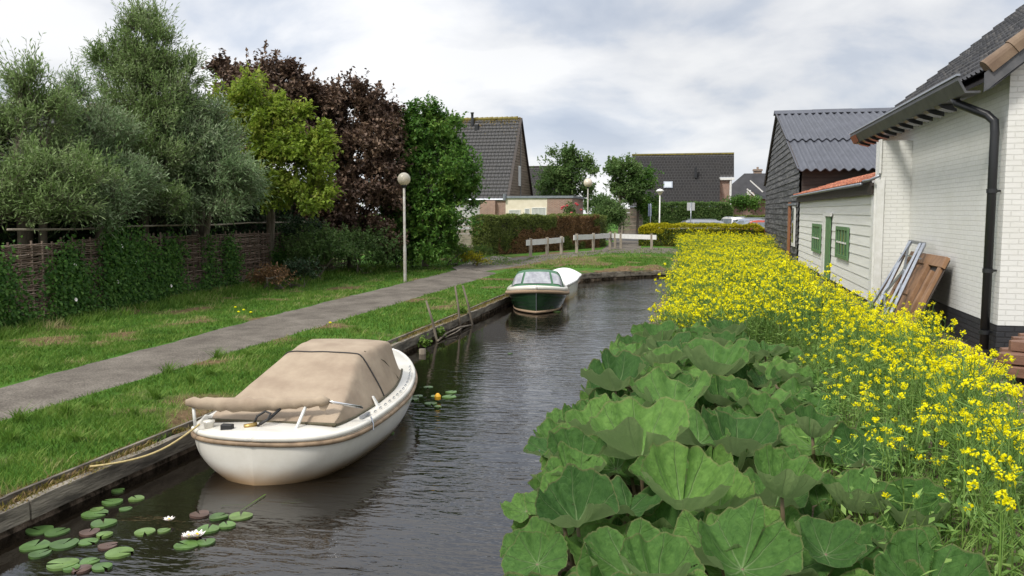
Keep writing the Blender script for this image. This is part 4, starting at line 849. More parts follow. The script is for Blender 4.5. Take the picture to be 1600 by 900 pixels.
# ================================================================== white-rail fences
def rail_fence(label, posts, z0=.5, hp=.95, overs=(.35, .35)):
    t = root('rail_fence', label, 'fence', 'white-railed fences along the footpath')
    P = [gz(a, b_, float(z0)) for a, b_ in posts]
    for p in P:
        mb = MB(); p.z = float(hgt(p.x, p.y)); mb.box((p.x - .075, p.y - .06, p.z - .2), (p.x + .075, p.y + .06, p.z + hp)); mb.build('post', M['grey_wood'], t, bevel=.012)
    for i in range(len(P) - 1):
        d_ = (P[i + 1] - P[i]).normalized(); a = P[i] - d_ * (overs[0] if i == 0 else -.0); b_ = P[i + 1] + d_ * (overs[1] if i == len(P) - 2 else 0)
        nr = Vector((d_.y, -d_.x, 0))
        if nr.dot(O - P[i]) < 0: nr = -nr
        mb = MB(); off = -nr * .045 if i < 0 else Vector((0, 0, 0)); k = nr * -.0
        mb.bar(a + Vector((0, 0, hp - .20)) + d_ * .012 * (i > 0) - nr * .0, b_ + Vector((0, 0, hp - .20)) - d_ * .0, .05, .27); mb.build('rail', M['white'], t)
    return t
rail_fence('nearest white-railed fence section with three posts, in front of the browned hedge', [(829, 404), (855, 402), (877, 399)])
rail_fence('middle white-railed fence section, its rail rising towards the path fork', [(901, 397), (927, 394.5), (953, 391)], hp=1.05)
rail_fence('white-railed fence section with one long board, beside the yellow privet', [(961, 388.5), (970, 389), (1018, 391)], hp=.95)
# ================================================================== street lamps
def globe_lamp(name, loc, H_, r, label, gm):
    t = thing(name, loc, label, 'street lamp')
    mb = MB(); mb.lathe([(.055, -.3), (.055, H_ * .32), (.045, H_ * .33), (.040, H_ - 2 * r - .02), (.0, H_ - 2 * r)], n=14); mb.build('pole', M['pole'], t, smooth=True)
    mb = MB(); mb.lathe([(.04, -.08), (.07, -.06), (.095, 0), (.09, .03), (.0, .035)], (0, 0, H_ - 2 * r), 16); mb.build('collar', M['black_plastic'], t, smooth=True)
    mb = MB(); k = 16; mb.lathe([(r * math.sin(math.pi * i / k), H_ - r - r * math.cos(math.pi * i / k)) for i in range(k + 1)], n=24); mb.build('globe', gm, t, smooth=True)
    mb = MB(); mb.lathe([(0, H_ - 1.5 * r), (.05, H_ - 1.5 * r), (.04, H_ - .8 * r), (0, H_ - .75 * r)], n=10); mb.build('bulb', M['white'], t, smooth=True)
    return t
def globemat(name, c, tr):
    m = bpy.data.materials.new(name); m.use_nodes = True; t = m.node_tree; b_ = t.nodes['Principled BSDF']; b_.inputs['Base Color'].default_value = (*c, 1); b_.inputs['Roughness'].default_value = .12
    x = t.nodes.new('ShaderNodeBsdfTransparent'); x.inputs[0].default_value = (.85, .75, .6, 1); ms = t.nodes.new('ShaderNodeMixShader'); ms.inputs[0].default_value = tr; t.links.new(b_.outputs[0], ms.inputs[1]); t.links.new(x.outputs[0], ms.inputs[2]); t.links.new(ms.outputs[0], t.nodes['Material Output'].inputs[0]); return m
p = gz(633, 440, .33); d1 = (p - O).dot(Vector((-math.sin(YAW), math.cos(YAW), 0))); topz = C(633, 270, d1).z
globe_lamp('street_lamp', p, topz - p.z, .225, 'nearest street lamp with a smoky glass globe, on the grass before the trees', globemat('smoky_globe', (.60, .56, .46), .40))
p = C(918, 380, 56); p.z = .5; topz = C(918, 279, 56).z
globe_lamp('street_lamp', p, topz - .5, .29, 'street lamp with a milky globe rising behind the browned hedge', globemat('milky_globe', (.68, .60, .48), .15))
p = C(1030, 375, 58); p.z = .62; zt3 = C(1030, 295, 58).z; H3 = zt3 - .62
t = thing('street_lamp', p, 'slim white street lamp with a flat mushroom cap behind the yellow privet', 'street lamp')
mb = MB(); mb.lathe([(.055, -.2), (.055, 1.5), (.045, 1.55), (.04, H3 - .4), (0, H3 - .4)], n=12); mb.build('pole', M['white'], t, smooth=True)
mb = MB(); mb.lathe([(.05, H3 - .45), (.09, H3 - .40), (.22, H3 - .20), (.24, H3 - .17)], n=20); mb.build('diffuser', mat('cream_diffuser', (.62, .58, .45), .4), t, smooth=True)
mb = MB(); mb.lathe([(.27, H3 - .18), (.28, H3 - .15), (.16, H3 - .05), (.0, H3)], n=20); mb.build('cap', M['white'], t, smooth=True)
# ================================================================== water lilies
def pad_mesh(seed):
    r_ = random.Random(seed); n = 26; vs_ = [(0, 0, .0)]; cut = .16
    for k in range(n + 1):
        a = cut + (2 * math.pi - 2 * cut) * k / n; rr = 1 + .03 * math.sin(3 * a + seed) + .015 * r_.uniform(-1, 1); vs_.append((rr * math.cos(a), rr * math.sin(a), .003 * math.sin(2 * a + seed) + .004))
    mb = MB(); c0 = Vector((0, 0, 0)); rows = [[Vector(v) * f for v in vs_[1:]] for f in (.05, .5, .85, 1.0)]
    mb.grid(rows); rows2 = [[p + Vector((0, 0, -.02)) for p in rows[3]]]; mb.grid([rows[3], rows2[0]])
    me = mb.build('lily_pad', M['lily'], rnd=True); m_ = me.data; bpy.data.objects.remove(me); return m_
PADS = [(62, 828, 20, 'near'), (55, 853, 22, 0), (62, 866, 17, 0), (100, 851, 22, 0), (145, 862, 0, 0), (89, 831, 19, 0), (148, 803, 20, 0), (162, 818, 19, 0), (152, 797, 10, 0), (196, 795, 10, 0), (213, 779, 13, 0), (140, 832, 16, 1), (164, 836, 12, 0), (138, 846, 15, 0), (168, 853, 15, 1), (187, 864, 21, 0), (98, 882, 24, 0), (140, 877, 15, 0), (128, 889, 16, 1), (160, 886, 16, 0), (112, 888, 14, 0), (226, 831, 16, 0), (256, 829, 10, 0), (312, 804, 16, 1), (342, 808, 15, 0), (376, 806, 18, 0), (325, 827, 18, 0), (355, 821, 14, 0), (300, 838, 16, 1), (291, 851, 20, 0), (322, 847, 14, 0), (184, 767, 10, 0), (176, 785, 16, 0),
        (669, 605, 7.5, 0), (653, 619, 7.5, 0), (645, 624, 10, 0), (673, 631, 10, 0), (680, 619, 7, 0), (702, 620, 12, 0), (705, 613, 9, 0), (684, 636, 6, 0), (637, 620, 9, 0), (608, 676, 8, 0), (640, 583, 6, 0), (870, 487, 6, 0), (797, 552, 4, 0)]
PADLAB = ['green lily pad at the upper left corner of the near raft', 'green lily pad at the far left of the near raft, below the upper left one', 'small narrow green pad at the left, lowest of the stack of three there', 'green pad just right of the leftmost stack in the near raft', 'green pad above the leftmost stack, nearer the planks', 'broad green pad high in the near raft, beneath a smaller one', 'green pad tucked under the right side of the broad high pad', 'small green pad topmost of the high cluster beside the planks', 'small narrow pad alone right of the high cluster', 'small oval pad alone, farthest up toward the rope', 'browned pad in the middle of the near raft under a green one', 'small green pad right of the middle browned pad', 'yellowish green pad below the middle browned pad', 'browned mottled pad right of centre in the near raft', 'large green pad with purplish rim at the right of the near raft', 'large green pad at the bottom left of the near raft', 'round bright green pad on top of the bottom brown one', 'dark brown pad lowest in the near raft, between green ones', 'green pad at the bottom right of the near raft', 'small green pad under the edge of the large bottom left one', 'oval green pad alone, left of the pair between raft and flowers', 'small green pad, right of the pair between raft and flowers', 'browned pad topmost left in the flower group near the boat', 'green pad topmost middle in the flower group near the boat', 'green pad farthest right in the flower group near the boat', 'green pad right above the white flowers', 'green pad right of the one above the white flowers', 'browned pad just behind the white flowers', 'large green pad in front of the white flowers', 'green pad right of the large one in front of the flowers', 'small dark half-sunken pad close under the planks', 'oval green pad by itself under the planks near the rope', 'small narrow pad at the top of the group beyond the boat', 'green pad left of the orange bud beyond the boat', 'green pad nearest the hull of the canopied boat, beyond its side', 'green pad below the orange bud beyond the boat', 'small pad just behind the orange bud beyond the boat', 'largest pad right of the orange bud beyond the boat', 'pad farthest right in the group beyond the boat', 'tiny pad lowest in the group beyond the boat', 'pad half hidden by the bow of the canopied boat', 'lone pad beside the starboard waterline of the canopied boat', "lone small pad between the boat's far end and the stakes", "tiny pad floating beside the green sloop's waterline", 'tiny lone pad in open water between the two moored boats']
pm = [pad_mesh(i) for i in range(6)]; k = 0
for px, py, rp, red in PADS:
    if not rp: continue
    p = gz(px, py, .008); d_ = (p - O).dot(Vector((-math.sin(YAW), math.cos(YAW), 0))); r_ = rp / FPX * d_
    me = pm[k % 6].copy(); a_ = me.attributes['rnd']; base_ = (.95 if red == 1 else random.choice([.1, .35, .5, .6, .75])); a_.data.foreach_set('value', np.clip(base_ + (rg.random(len(me.polygons)) - .5) * .0, 0, 1).astype(np.float32)) if a_ else None
    o = bpy.data.objects.new('lily_pad', me); col.objects.link(o); o.location = (p.x, p.y, .008 + .003 * (k % 4)); o.scale = (r_, r_ * random.uniform(.9, 1.05), 1); o.rotation_euler = (R(random.uniform(-.6, .6)), R(random.uniform(-.6, .6)), random.uniform(0, 6.28))
    tag(o, PADLAB[k], 'lily pad', 'lily pads ' + ('of the near bank raft' if px < 235 else 'beside the flowers' if px < 400 else 'beyond the near boat')); k += 1
for px, py, s, lab in [(264, 812, .06, 'white water lily flower floating alone beside the small pads'), (295, 838, .075, 'left one of the two white lily flowers close together'), (308, 837, .085, 'right one of the two white lily flowers close together')]:
    p = gz(px, py, .04); t = thing('lily_flower', (p.x, p.y, .03), lab, 'flower')
    for ring, (n, ln, up) in enumerate([(8, 1.0, .55), (7, .85, .9), (5, .6, 1.3)]):
        mb = MB()
        for j in range(n):
            a = 6.283 * (j + ring * .5) / n; D = Vector((math.cos(a), math.sin(a), up)).normalized() * s * ln; sd_ = Vector((-math.sin(a), math.cos(a), 0)) * s * .26; m_ = D * .5 + Vector((0, 0, -s * .08)); mb.face([(0, 0, 0), tuple(m_ + sd_), tuple(D), tuple(m_ - sd_)])
        mb.build('petals', M['lily_w'], t)
    mb = MB(); mb.lathe([(0, 0), (s * .16, 0), (s * .14, s * .4), (0, s * .45)], n=8); mb.build('stamens', M['yellow'], t)
p = gz(684, 622, .05); mb = MB(); mb.lathe([(0, -.02), (.045, 0), (.05, .05), (.02, .09), (0, .09)], (p.x, p.y, .03), 10); tag(mb.build('pond_lily_bud', mat('orange_yellow_bud', (.70, .38, .02), .6)), 'small orange yellow pond lily bud among the far lily raft', 'flower')
# loose reed blades on the water
for j, (px, py, px2, py2) in enumerate([(415, 772, 372, 800), (345, 790, 420, 786), (440, 785, 478, 778), (440, 787, 476, 784)]):
    a, b_ = gz(px, py, .012), gz(px2, py2, .012); mb = MB(); s_ = Vector((.008, .006, 0)); mb.face([a - s_, b_ - s_ * .3, b_ + s_ * .3, a + s_]); tag(mb.build('reed_blade', M['lf_low'], rnd=True), 'thin yellow green reed blade floating in front of the canopied boat', 'reed', 'floating reed blades')
# ================================================================== leaf clouds
def leaves(P, D, Nn, L, W):
    """one folded rhombic leaf per row -> V,F"""
    D = D / np.linalg.norm(D, axis=1, keepdims=True); S = np.cross(D, Nn); S /= (np.linalg.norm(S, axis=1, keepdims=True) + 1e-9); Up = np.cross(S, D)
    L = L[:, None]; W = W[:, None]
    a = P; b = P + D * L * .45 + S * W * .5 + Up * W * .12; c = P + D * L - Up * L * .06; d = P + D * L * .45 - S * W * .5 + Up * W * .12
    V = np.stack([a, b, c, d], 1).reshape(-1, 3); F = np.arange(len(P) * 4).reshape(-1, 4); return V, F
def unit(n):
    v = rg.normal(size=(n, 3)); return v / np.linalg.norm(v, axis=1, keepdims=True)
def twigs(A, B, w):
    """thin three-cornered twigs as flat crossed strips"""
    D = B - A; S = np.cross(D, rg.normal(size=D.shape)); S /= (np.linalg.norm(S, axis=1, keepdims=True) + 1e-9); S2 = np.cross(D, S); S2 /= (np.linalg.norm(S2, axis=1, keepdims=True) + 1e-9)
    V = np.concatenate([np.stack([A - s * w, A + s * w, B + s * w * .3, B - s * w * .3], 1).reshape(-1, 3) for s in (S, S2)]); return V, np.arange(len(V)).reshape(-1, 4)
def lobe(px, py, rx, ry, d, depth=None): s = d / FPX; return (C(px, py, d), rx * s, (depth or min(rx, ry) * .9) * s, ry * s)
def tree(name, label, base, trunk, lobes, leafm, nleaf, LL, LW, style='broad', group=None, cat='tree', clr=.16, up=.35, wisp=0, nbr=26, trunkm=None, hole=.55, tr_r=.12, stems=1):
    t = thing(name, (0, 0, 0), label, cat, group); bp = Vector(base)
    vol = np.array([l[1] * l[3] for l in lobes]); vol = vol / vol.sum()
    cen = []; rad = []; outd = []
    ncl = max(30, nleaf // 170)
    for (c, rx, ry, rz), f in zip(lobes, vol):
        n = max(6, int(ncl * f)); u = unit(n); u[:, 2] = np.where(u[:, 2] < -.35, -u[:, 2] * .6, u[:, 2])
        r = hole + (1 - hole) * rg.random(n) ** .6; r *= (1 + .16 * rg.normal(size=n).clip(-1.5, 1.8))
        p = np.array(c) + u * np.array([rx, ry, rz]) * r[:, None]
        cen.append(p); outd.append(u); rad.append(np.full(n, clr * (rx + rz)) * (.6 + .8 * rg.random(n)))
    cen = np.concatenate(cen); rad = np.concatenate(rad); outd = np.concatenate(outd); ncl = len(cen)
    k = 7; per = max(2, int(nleaf / ncl / k))
    ci = np.repeat(np.arange(ncl), per); n = len(ci)
    sp_ = cen[ci] + rg.normal(size=(n, 3)) * rad[ci][:, None] * np.array([.55, .55, .42]); upv = np.array([0, 0, 1.0])
    sd_ = outd[ci] * .7 + upv * up + rg.normal(size=(n, 3)) * .45; sd_ /= np.linalg.norm(sd_, axis=1, keepdims=True)
    ls = (3.2 if style == 'willow' else 2.0) * LL * (.6 + .8 * rg.random(n))
    A = sp_; B = sp_ + sd_ * ls[:, None]
    TW = [twigs(A, B, .004)]
    if wisp:
        idx = np.argsort(-cen[:, 2] + rg.random(ncl) * 1.0)[:wisp]; idx = np.repeat(idx, 3); m_ = len(idx)
        a2 = cen[idx] + rg.normal(size=(m_, 3)) * rad[idx][:, None] * .5; d2 = outd[idx] * .55 + upv * .9 + rg.normal(size=(m_, 3)) * .3; d2 /= np.linalg.norm(d2, axis=1, keepdims=True)
        l2 = (.5 + .7 * rg.random(m_)) * (1.0 if style == 'willow' else .6)
        TW.append(twigs(a2, a2 + d2 * l2[:, None], .006)); k2 = 12
        q = np.repeat(np.arange(m_), k2); tt = np.tile((np.arange(k2) + .5) / k2, m_)
        WP = a2[q] + d2[q] * (l2[q] * tt)[:, None]; WD = d2[q]
    q = np.repeat(np.arange(n), k); tt = np.tile((np.arange(k) + .7) / k, n)
    P = A[q] + sd_[q] * (ls[q] * tt)[:, None]; Dd = sd_[q]; cid = ci[q]
    if wisp: P = np.concatenate([P, WP]); Dd = np.concatenate([Dd, WD]); cid = np.concatenate([cid, np.repeat(idx, k2)])
    m_ = len(P)
    D = Dd * (.9 if style == 'willow' else .35) + rg.normal(size=(m_, 3)) * (.42 if style == 'willow' else .6)
    if style == 'willow': D[:, 2] -= .18
    else: D[:, 2] -= .12
    Nn = np.array([0, 0, 1.0]) + rg.normal(size=(m_, 3)) * .45
    V, F = leaves(P, D, Nn, LL * (.6 + .7 * rg.random(m_)), LW * (.7 + .6 * rg.random(m_)))
    cv_ = rg.random(ncl); r = np.clip(cv_[cid] * .45 + rg.random(m_) * .55, 0, 1)
    nmesh('crown', V, F, leafm, t, rnd=r)
    tw = np.concatenate([a for a, b_ in TW]); nmesh('twigs', tw, np.arange(len(tw)).reshape(-1, 4), trunkm or M['bark'], t)
    mb = MB(); tops = []
    for s_ in range(stems):
        b0 = bp + Vector((random.uniform(-.25, .25), random.uniform(-.25, .25), 0)) * (stems > 1); tp = Vector(trunk) + Vector((random.uniform(-.5, .5), random.uniform(-.5, .5), random.uniform(-.2, .3))) * (stems > 1)
        mid = b0.lerp(tp, .5) + Vector((random.uniform(-.12, .12), random.uniform(-.12, .12), 0)); mb.tube([b0 + Vector((0, 0, -.15)), b0 + Vector((0, 0, .1)), mid, tp], [tr_r * 1.3, tr_r * 1.05, tr_r * .85, tr_r * .65], 9); tops.append((mid, tp))
    for i in rg.choice(ncl, min(nbr, ncl), replace=False):
        mid, tp = random.choice(tops); a = mid.lerp(tp, random.uniform(.4, 1)); b_ = Vector(cen[i]); ctl = a.lerp(b_, .5) + Vector((random.uniform(-.2, .2), random.uniform(-.2, .2), (b_ - a).length * .12)); r0 = tr_r * .42
        mb.tube([a, a.lerp(ctl, .6), ctl.lerp(b_, .35), b_], [r0, r0 * .7, r0 * .45, r0 * .15], 6, cap=False)
    mb.build('trunk', trunkm or M['bark'], t, smooth=True); t.location = bp
    for ch in t.children: ch.location = -bp
    return t
def box_hedge(name, label, p0, p1, thick, z0, z1, leafms, n, LL, cat='hedge', topm=None, round_=0, stain=None):
    """clipped hedge: leaves on a slightly lumpy box from p0 to p1 (front line), thickness away from the viewer"""
    t = thing(name, (0, 0, 0), label, cat); p0 = Vector((*p0[:2], 0)); p1 = Vector((*p1[:2], 0)); d = (p1 - p0); Ln = d.length; d /= Ln; nr = Vector((-d.y, d.x, 0))
    if nr.dot(p0) < 0: nr = -nr
    H_ = z1 - z0; A = np.array([Ln * H_, Ln * thick, thick * H_, thick * H_]); A = A / A.sum(); which = rg.choice(4, n, p=A)
    u = rg.random(n); v = rg.random(n); dep = np.abs(rg.normal(size=n)) * .06
    a = np.where(which < 2, u * Ln, np.where(which == 2, dep, Ln - dep)); h_ = np.where(which == 0, v * H_, np.where(which == 1, H_ - dep, v * H_)); w_ = np.where(which == 0, dep, np.where(which == 1, v * thick, u * thick))
    if round_:
        e_ = np.minimum(a, Ln - a); drop = round_ * np.maximum(0, 1 - e_ / .6) ** 2; h_ = np.where(h_ > H_ - drop, H_ - drop - dep, h_)
    bump = (fbm(a + 3, h_ + w_ + 9, 1.6) - .5) * .30 + (fbm(a + 30, h_ + w_, 5) - .5) * .12
    w_ = w_ + bump * (which == 0); h_ = h_ + bump * (which == 1) + (fbm(a, w_, 1.2) - .5) * .12 * (h_ > H_ * .8)
    P = np.array(p0) + np.outer(a, np.array(d)) + np.outer(w_, np.array(nr)); P[:, 2] = z0 + h_
    outn = np.where((which == 0)[:, None], -np.array(nr), np.where((which == 1)[:, None], np.array([0, 0, 1.0]), np.where((which == 2)[:, None], -np.array(d), np.array(d))))
    D = outn * .5 + rg.normal(size=(n, 3)) * .6 + np.array([0, 0, .35]); V, F = leaves(P, D, outn + rg.normal(size=(n, 3)) * .5, LL * (.6 + .8 * rg.random(n)), LL * .55 * (.7 + .6 * rg.random(n)))
    if len(leafms) > 1: mi = stain(a, h_, which).astype(int)
    else: mi = np.zeros(n, int)
    nmesh('foliage', V, F, leafms, t, mi=mi)
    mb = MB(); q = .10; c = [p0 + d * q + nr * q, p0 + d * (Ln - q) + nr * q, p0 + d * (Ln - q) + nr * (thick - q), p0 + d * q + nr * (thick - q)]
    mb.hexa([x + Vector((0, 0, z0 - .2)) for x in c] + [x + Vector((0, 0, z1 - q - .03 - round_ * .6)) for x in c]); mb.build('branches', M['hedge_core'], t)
    return t
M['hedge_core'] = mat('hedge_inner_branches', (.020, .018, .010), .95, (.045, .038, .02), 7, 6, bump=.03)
# ================================================================== left house with annex
yF = 63.5; e_ = gy(793, 311, yF); xA = e_.x; zE = e_.z; bk = gx(832, 305, xA); ap = gx(813, 184, xA);
ha = root('steep_roof_house', 'brick house with steep mossy dark tiled roof and wood-clad gable behind the browned hedge', 'house')
yB = bk.y; yR = (yF + yB) / 2; zR = ap.z; x0 = xA - 9.5
mb = MB(); mb.box((x0, yF + .3, .4), (xA - .05, yB - .3, zE)); mb.build('wall', M['brown_brick'], ha)
su = Vector((0, yR - yF, zR - zE)); ls = su.length
tile_roof('roof', (x0, yF, zE), (1, 0, 0), su, xA - x0, ls, .30, .36, [M['roof_far']], ha, relief=.04, step=.045, ppt=6, ppc=2)
mb = MB(); mb.hexa([(x0, yR, zR - .05), (xA, yR, zR - .05), (xA, yB, zE), (x0, yB, zE), (x0, yR, zR + .02), (xA, yR, zR + .02), (xA, yB + .1, zE + .05), (x0, yB + .1, zE + .05)]); mb.build('rear_roof', M['roof_black'], ha, rnd=True)
# gable: horizontal boards, lapped
gm_ = mat('brown_weathered_cladding', (.10, .075, .05), .8, (.17, .13, .09), 2, 7, bump=.004, stretch=(1, .3, 3))
mb = MB(); z = zE - .02
while z < zR - .25:
    z1 = min(z + .22, zR - .1); f0 = (z - zE) / (zR - zE); f1 = (z1 - zE) / (zR - zE); f0 = max(f0, 0)
    a0, a1 = yF + (yR - yF) * f0 + .12, yB + (yR - yB) * f0 - .12; b0, b1 = yF + (yR - yF) * f1 + .12, yB + (yR - yB) * f1 - .12
    mb.hexa([(xA - .3, a0, z), (xA - .02, a0, z), (xA - .02, a1, z), (xA - .3, a1, z), (xA - .3, b0, z1), (xA - .06, b0, z1), (xA - .06, b1, z1), (xA - .3, b1, z1)]); z = z1
mb.build('gable_cladding', gm_, ha)
mb = MB(); mb.bar((xA + .01, yF, zE), (xA + .01, yR, zR), .05, .22, up=(1, 0, 0)); mb.bar((xA + .01, yB, zE), (xA + .01, yR, zR), .05, .22, up=(1, 0, 0)); mb.build('verge_board', M['dark_wood'], ha)
wz0 = gx(808, 290, xA + .03); wz1 = gx(811, 259, xA + .03)
mb = MB(); mb.box((xA - .02, yR - .9, wz0.z), (xA + .04, yR - .2, wz1.z)); wo = mb.build('window', M['white'], ha); mb = MB(); mb.box((xA + .041, yR - .82, wz0.z + .1), (xA + .046, yR - .28, wz1.z - .1)); mb.build('pane', M['curtain'], wo)
mb = MB(); mb.bar((xA + .02, yR - .1, zE), (xA + .02, yR - .1, zR - .3), .05, .05, up=(1, 0, 0)); mb.build('conductor_pipe', M['galv'], ha)
mb = MB(); mb.tube([(x0, yF - .1, zE - .04), (xA + .1, yF - .1, zE - .04)], .09, 8); mb.build('gutter', M['zinc'], ha)
for k in range(int((xA - x0) / .42)):
    mb = MB(); xa_ = x0 + k * .42; zz_ = random.uniform(-.012, .012); mb.tube([(xa_, yR, zR - .02 + zz_), (xa_ + .44, yR, zR + .02 + zz_)], [.14, .155], 8); mb.build('ridge_tile', M['ridge'], ha)
# lichen and moss clumps creeping down from the ridge
n = 2600; u = rg.random(n); dn = rg.exponential(.28, n).clip(0, 2.2); k = fbm(u * 40, dn, 1.0) > .40; k |= dn < .14; u, dn = u[k], dn[k]; f = 1 - dn / ls
P = np.stack([x0 + u * (xA - x0), yF + (yR - yF) * f, zE + (zR - zE) * f + .05], -1)
tufts('lichen', P, np.full(len(P), .05), np.full(len(P), .07), rndmat('orange_lichen_and_moss', [(0, (.14, .13, .02)), (.5, (.28, .20, .04)), (1, (.36, .24, .05))], .95), lean=2, parent=ha)
vp = gx(738, 183, 0) ; f = .97; c = gy(738, 200, yR - .35)
mb = MB(); mb.lathe([(.16, -.5), (.14, 0), (.11, .12), (.11, .5), (.15, .55), (.15, .62), (0, .64)], (c.x, yR - .35, zR - .1), 12); mb.build('vent_pipe', M['black_plastic'], ha, smooth=True)
mb = MB(); mb.box((c.x + .3, yR - .75, zR - 1.0), (c.x + .6, yR - .4, zR - .45)); mb.build('roof_vent', M['black_plastic'], ha, bevel=.03)
# brick bay with white window left of the annex
mb = MB(); q0 = gy(727, 340, yF); q1 = gy(757, 318, yF); mb.box((q0.x - 1.2, yF + .2, .9), (q1.x, yF + .298, q1.z - .05)); wo = mb.build('window', M['white'], ha); mb = MB(); mb.box((q0.x - 1.0, yF + .19, 1.0), (q1.x - .12, yF + .199, q1.z - .2)); mb.build('pane', M['curtain'], wo)
# annex
an = root('flat_roofed_annex', 'cream fronted flat-roofed annex with curtained windows and a brick garage end', 'annex')
yX = 60.0; c0 = gy(790, 308, yX); c1 = gy(855, 306, yX); c2_ = gy(894, 304, yX); zX = c1.z
mb = MB(); mb.box((c0.x, yX, .4), (c1.x, yX + 5.5, zX - .16)); mb.build('cream_wall', M['cream'], an)
mb = MB(); mb.box((c1.x + .002, yX - .02, .4), (c2_.x, yX + 5.5, zX - .16)); mb.build('garage_wall', M['red_brick'], an)
mb = MB(); mb.box((c0.x - .12, yX - .10, zX - .158), (c2_.x + .1, yX + 5.6, zX)); mb.build('roof', M['zinc'], an)
mb = MB(); mb.box((xA - .9, yF - .02, .4), (c0.x - .01, yX + 3.5, zE - .1)); mb.box((xA - 2.1, yF - .4, .4), (xA - .9, yF + .29, zE - .12)); mb.build('brick_return', M['red_brick'], an)
mb = MB(); mb.tube([(c0.x - .05, yX - .14, zX - .3), (c0.x - .05, yX - .14, zX + .15)], .12, 8); mb.build('rainwater_hopper', M['galv'], an)
for (a, b_, u_, v_) in ((796, 812, 329, 345), (821, 826.5, 327, 345), (832, 852, 325.5, 345)):
    p, q = gy(a, u_, yX), gy(b_, v_, yX); z0_, z1_ = min(p.z, q.z) - .9, max(p.z, q.z)
    mb = MB(); w_ = .06; mb.box((p.x - w_, yX - .035, z0_), (p.x, yX - .002, z1_ + w_)); mb.box((q.x, yX - .035, z0_), (q.x + w_, yX - .002, z1_ + w_)); mb.box((p.x, yX - .035, z1_), (q.x, yX - .002, z1_ + w_)); fr = mb.build('window', M['white'], an)
    mb = MB(); nfold = 14; mb.grid([[(p.x + (q.x - p.x) * i / nfold, yX - .012 + .008 * (-1) ** i, z) for i in range(nfold + 1)] for z in (z0_, z1_)]); mb.build('curtain', M['curtain'], fr)
# roses climbing the garage corner
p = gy(903, 330, yX - .4)
t = thing('rose_bush', (c2_.x - .1, yX - .4, .5), 'pink flowering rose bush against the brick garage corner', 'rose bush')
n = 2600; q = unit(n) * rg.random(n)[:, None] ** .4 * np.array([.55, .35, 1.45]) + np.array([0, 0, 1.6]); V, F = leaves(q, rg.normal(size=(n, 3)), np.array([0, 0, 1.0]) + rg.normal(size=(n, 3)) * .5, np.full(n, .11), np.full(n, .07)); nmesh('foliage', V, F, M['lf_mid'], t)
for k in range(13):
    u = unit(1)[0] * np.array([.75, .3, .6]) + np.array([.1, -.25, 2.35]); mb = MB(); mb.lathe([(0, -.06), (.07, -.04), (.11, .02), (.06, .07), (0, .05)], tuple(u), 9); mb.build('blossom', M['lf_pink'], t, rnd=True)
mb = MB(); mb.tube([(0, 0, 0), (.03, .0, 1.2), (0, 0, 2.4)], [.04, .03, .015], 6); mb.build('stem', M['bark'], t)
# ================================================================== farther houses
def far_house(name, label, x0, x1, yf, depth, zg, ze, zr, wallm, roofm, tw=.3):
    t = root(name, label, 'house'); yr = yf + depth / 2; su = Vector((0, depth / 2, zr - ze))
    mb = MB(); mb.box((x0 + .15, yf + .3, zg), (x1 - .15, yf + depth - .3, ze)); mb.face([(x1 - .15, yf + .3, ze), (x1 - .15, yf + depth - .3, ze), (x1 - .15, yr, zr - .1)]); mb.face([(x0 + .15, yf + .3, ze), (x0 + .15, yr, zr - .1), (x0 + .15, yf + depth - .3, ze)]); mb.build('wall', wallm, t)
    tile_roof('roof', (x0, yf, ze), (1, 0, 0), su, x1 - x0, su.length, tw, tw * 1.15, [roofm], t, relief=.03, step=.035, ppt=4, ppc=1)
    mb = MB(); mb.hexa([(x0, yr, zr - .05), (x1, yr, zr - .05), (x1, yf + depth, ze), (x0, yf + depth, ze), (x0, yr, zr + .03), (x1, yr, zr + .03), (x1, yf + depth, ze + .08), (x0, yf + depth, ze + .08)]); mb.build('rear_roof', roofm, t, rnd=True)
    mb = MB(); mb.bar((x0 - .05, yr, zr + .04), (x1 + .05, yr, zr + .04), .28, .14); mb.build('ridge', M['ridge'] if 'far' in label else M['dark_wood'], t)
    return t
p, q = gy(829, 261, 92), gy(870, 262, 92); far_house('rear_house', 'dark roofed house half hidden behind the wood-clad gable', p.x - 4, q.x + 1.5, 88, 8, .6, 3.3, p.z, M['brown_brick'], M['roof_far'])
# the big far house with roof window
yH = 84; a = gy(988, 244, yH + 4); b_ = gy(1147, 239, yH + 4); cl = gy(1126, 276, yH)
hx0, hx1, hxc = a.x, b_.x, gy(1125, 300, yH).x; zr_ = (a.z + b_.z) / 2; ze_ = gy(1050, 321, yH).z
t = far_house('tiled_roof_house', 'far house with a broad dark tiled roof, one roof window and a brick end', hx0, hxc, yH, 8, .6, ze_, zr_, M['red_brick'], M['roof_far'], .30)
zc_ = gy(1126, 277, yH + 1.6).z; fr_ = (zc_ - ze_) / (zr_ - ze_); yc_ = yH + 4 * fr_; su = Vector((0, 4 * (1 - fr_), zr_ - zc_))
tile_roof('roof', (hxc, yc_, zc_), (1, 0, 0), su, hx1 - hxc, su.length, .30, .345, [M['roof_far']], t, relief=.03, step=.035, ppt=4, ppc=1)
mb = MB(); mb.box((hxc, yc_ + .25, .5), (hx1 - .25, yH + 8, zc_ - .05)); mb.build('wall', M['red_brick'], t); mb = MB(); mb.box((hxc - .1, yc_ - .05, zc_ - .24), (hx1 + .05, yc_ + .06, zc_ - .02)); mb.build('eaves_board', M['white'], t)
mb = MB(); dpx = hx1 - .30; mb.tube([(dpx, yc_ + .12, zc_ - .2), (dpx, yc_ + .12, .6)], .11, 8); mb.build('downpipe', M['white'], t); mb = MB(); mb.box((hx0, yH - .14, ze_ - .18), (hxc, yH + .0, ze_ - .03)); mb.build('gutter', M['zinc'], t)
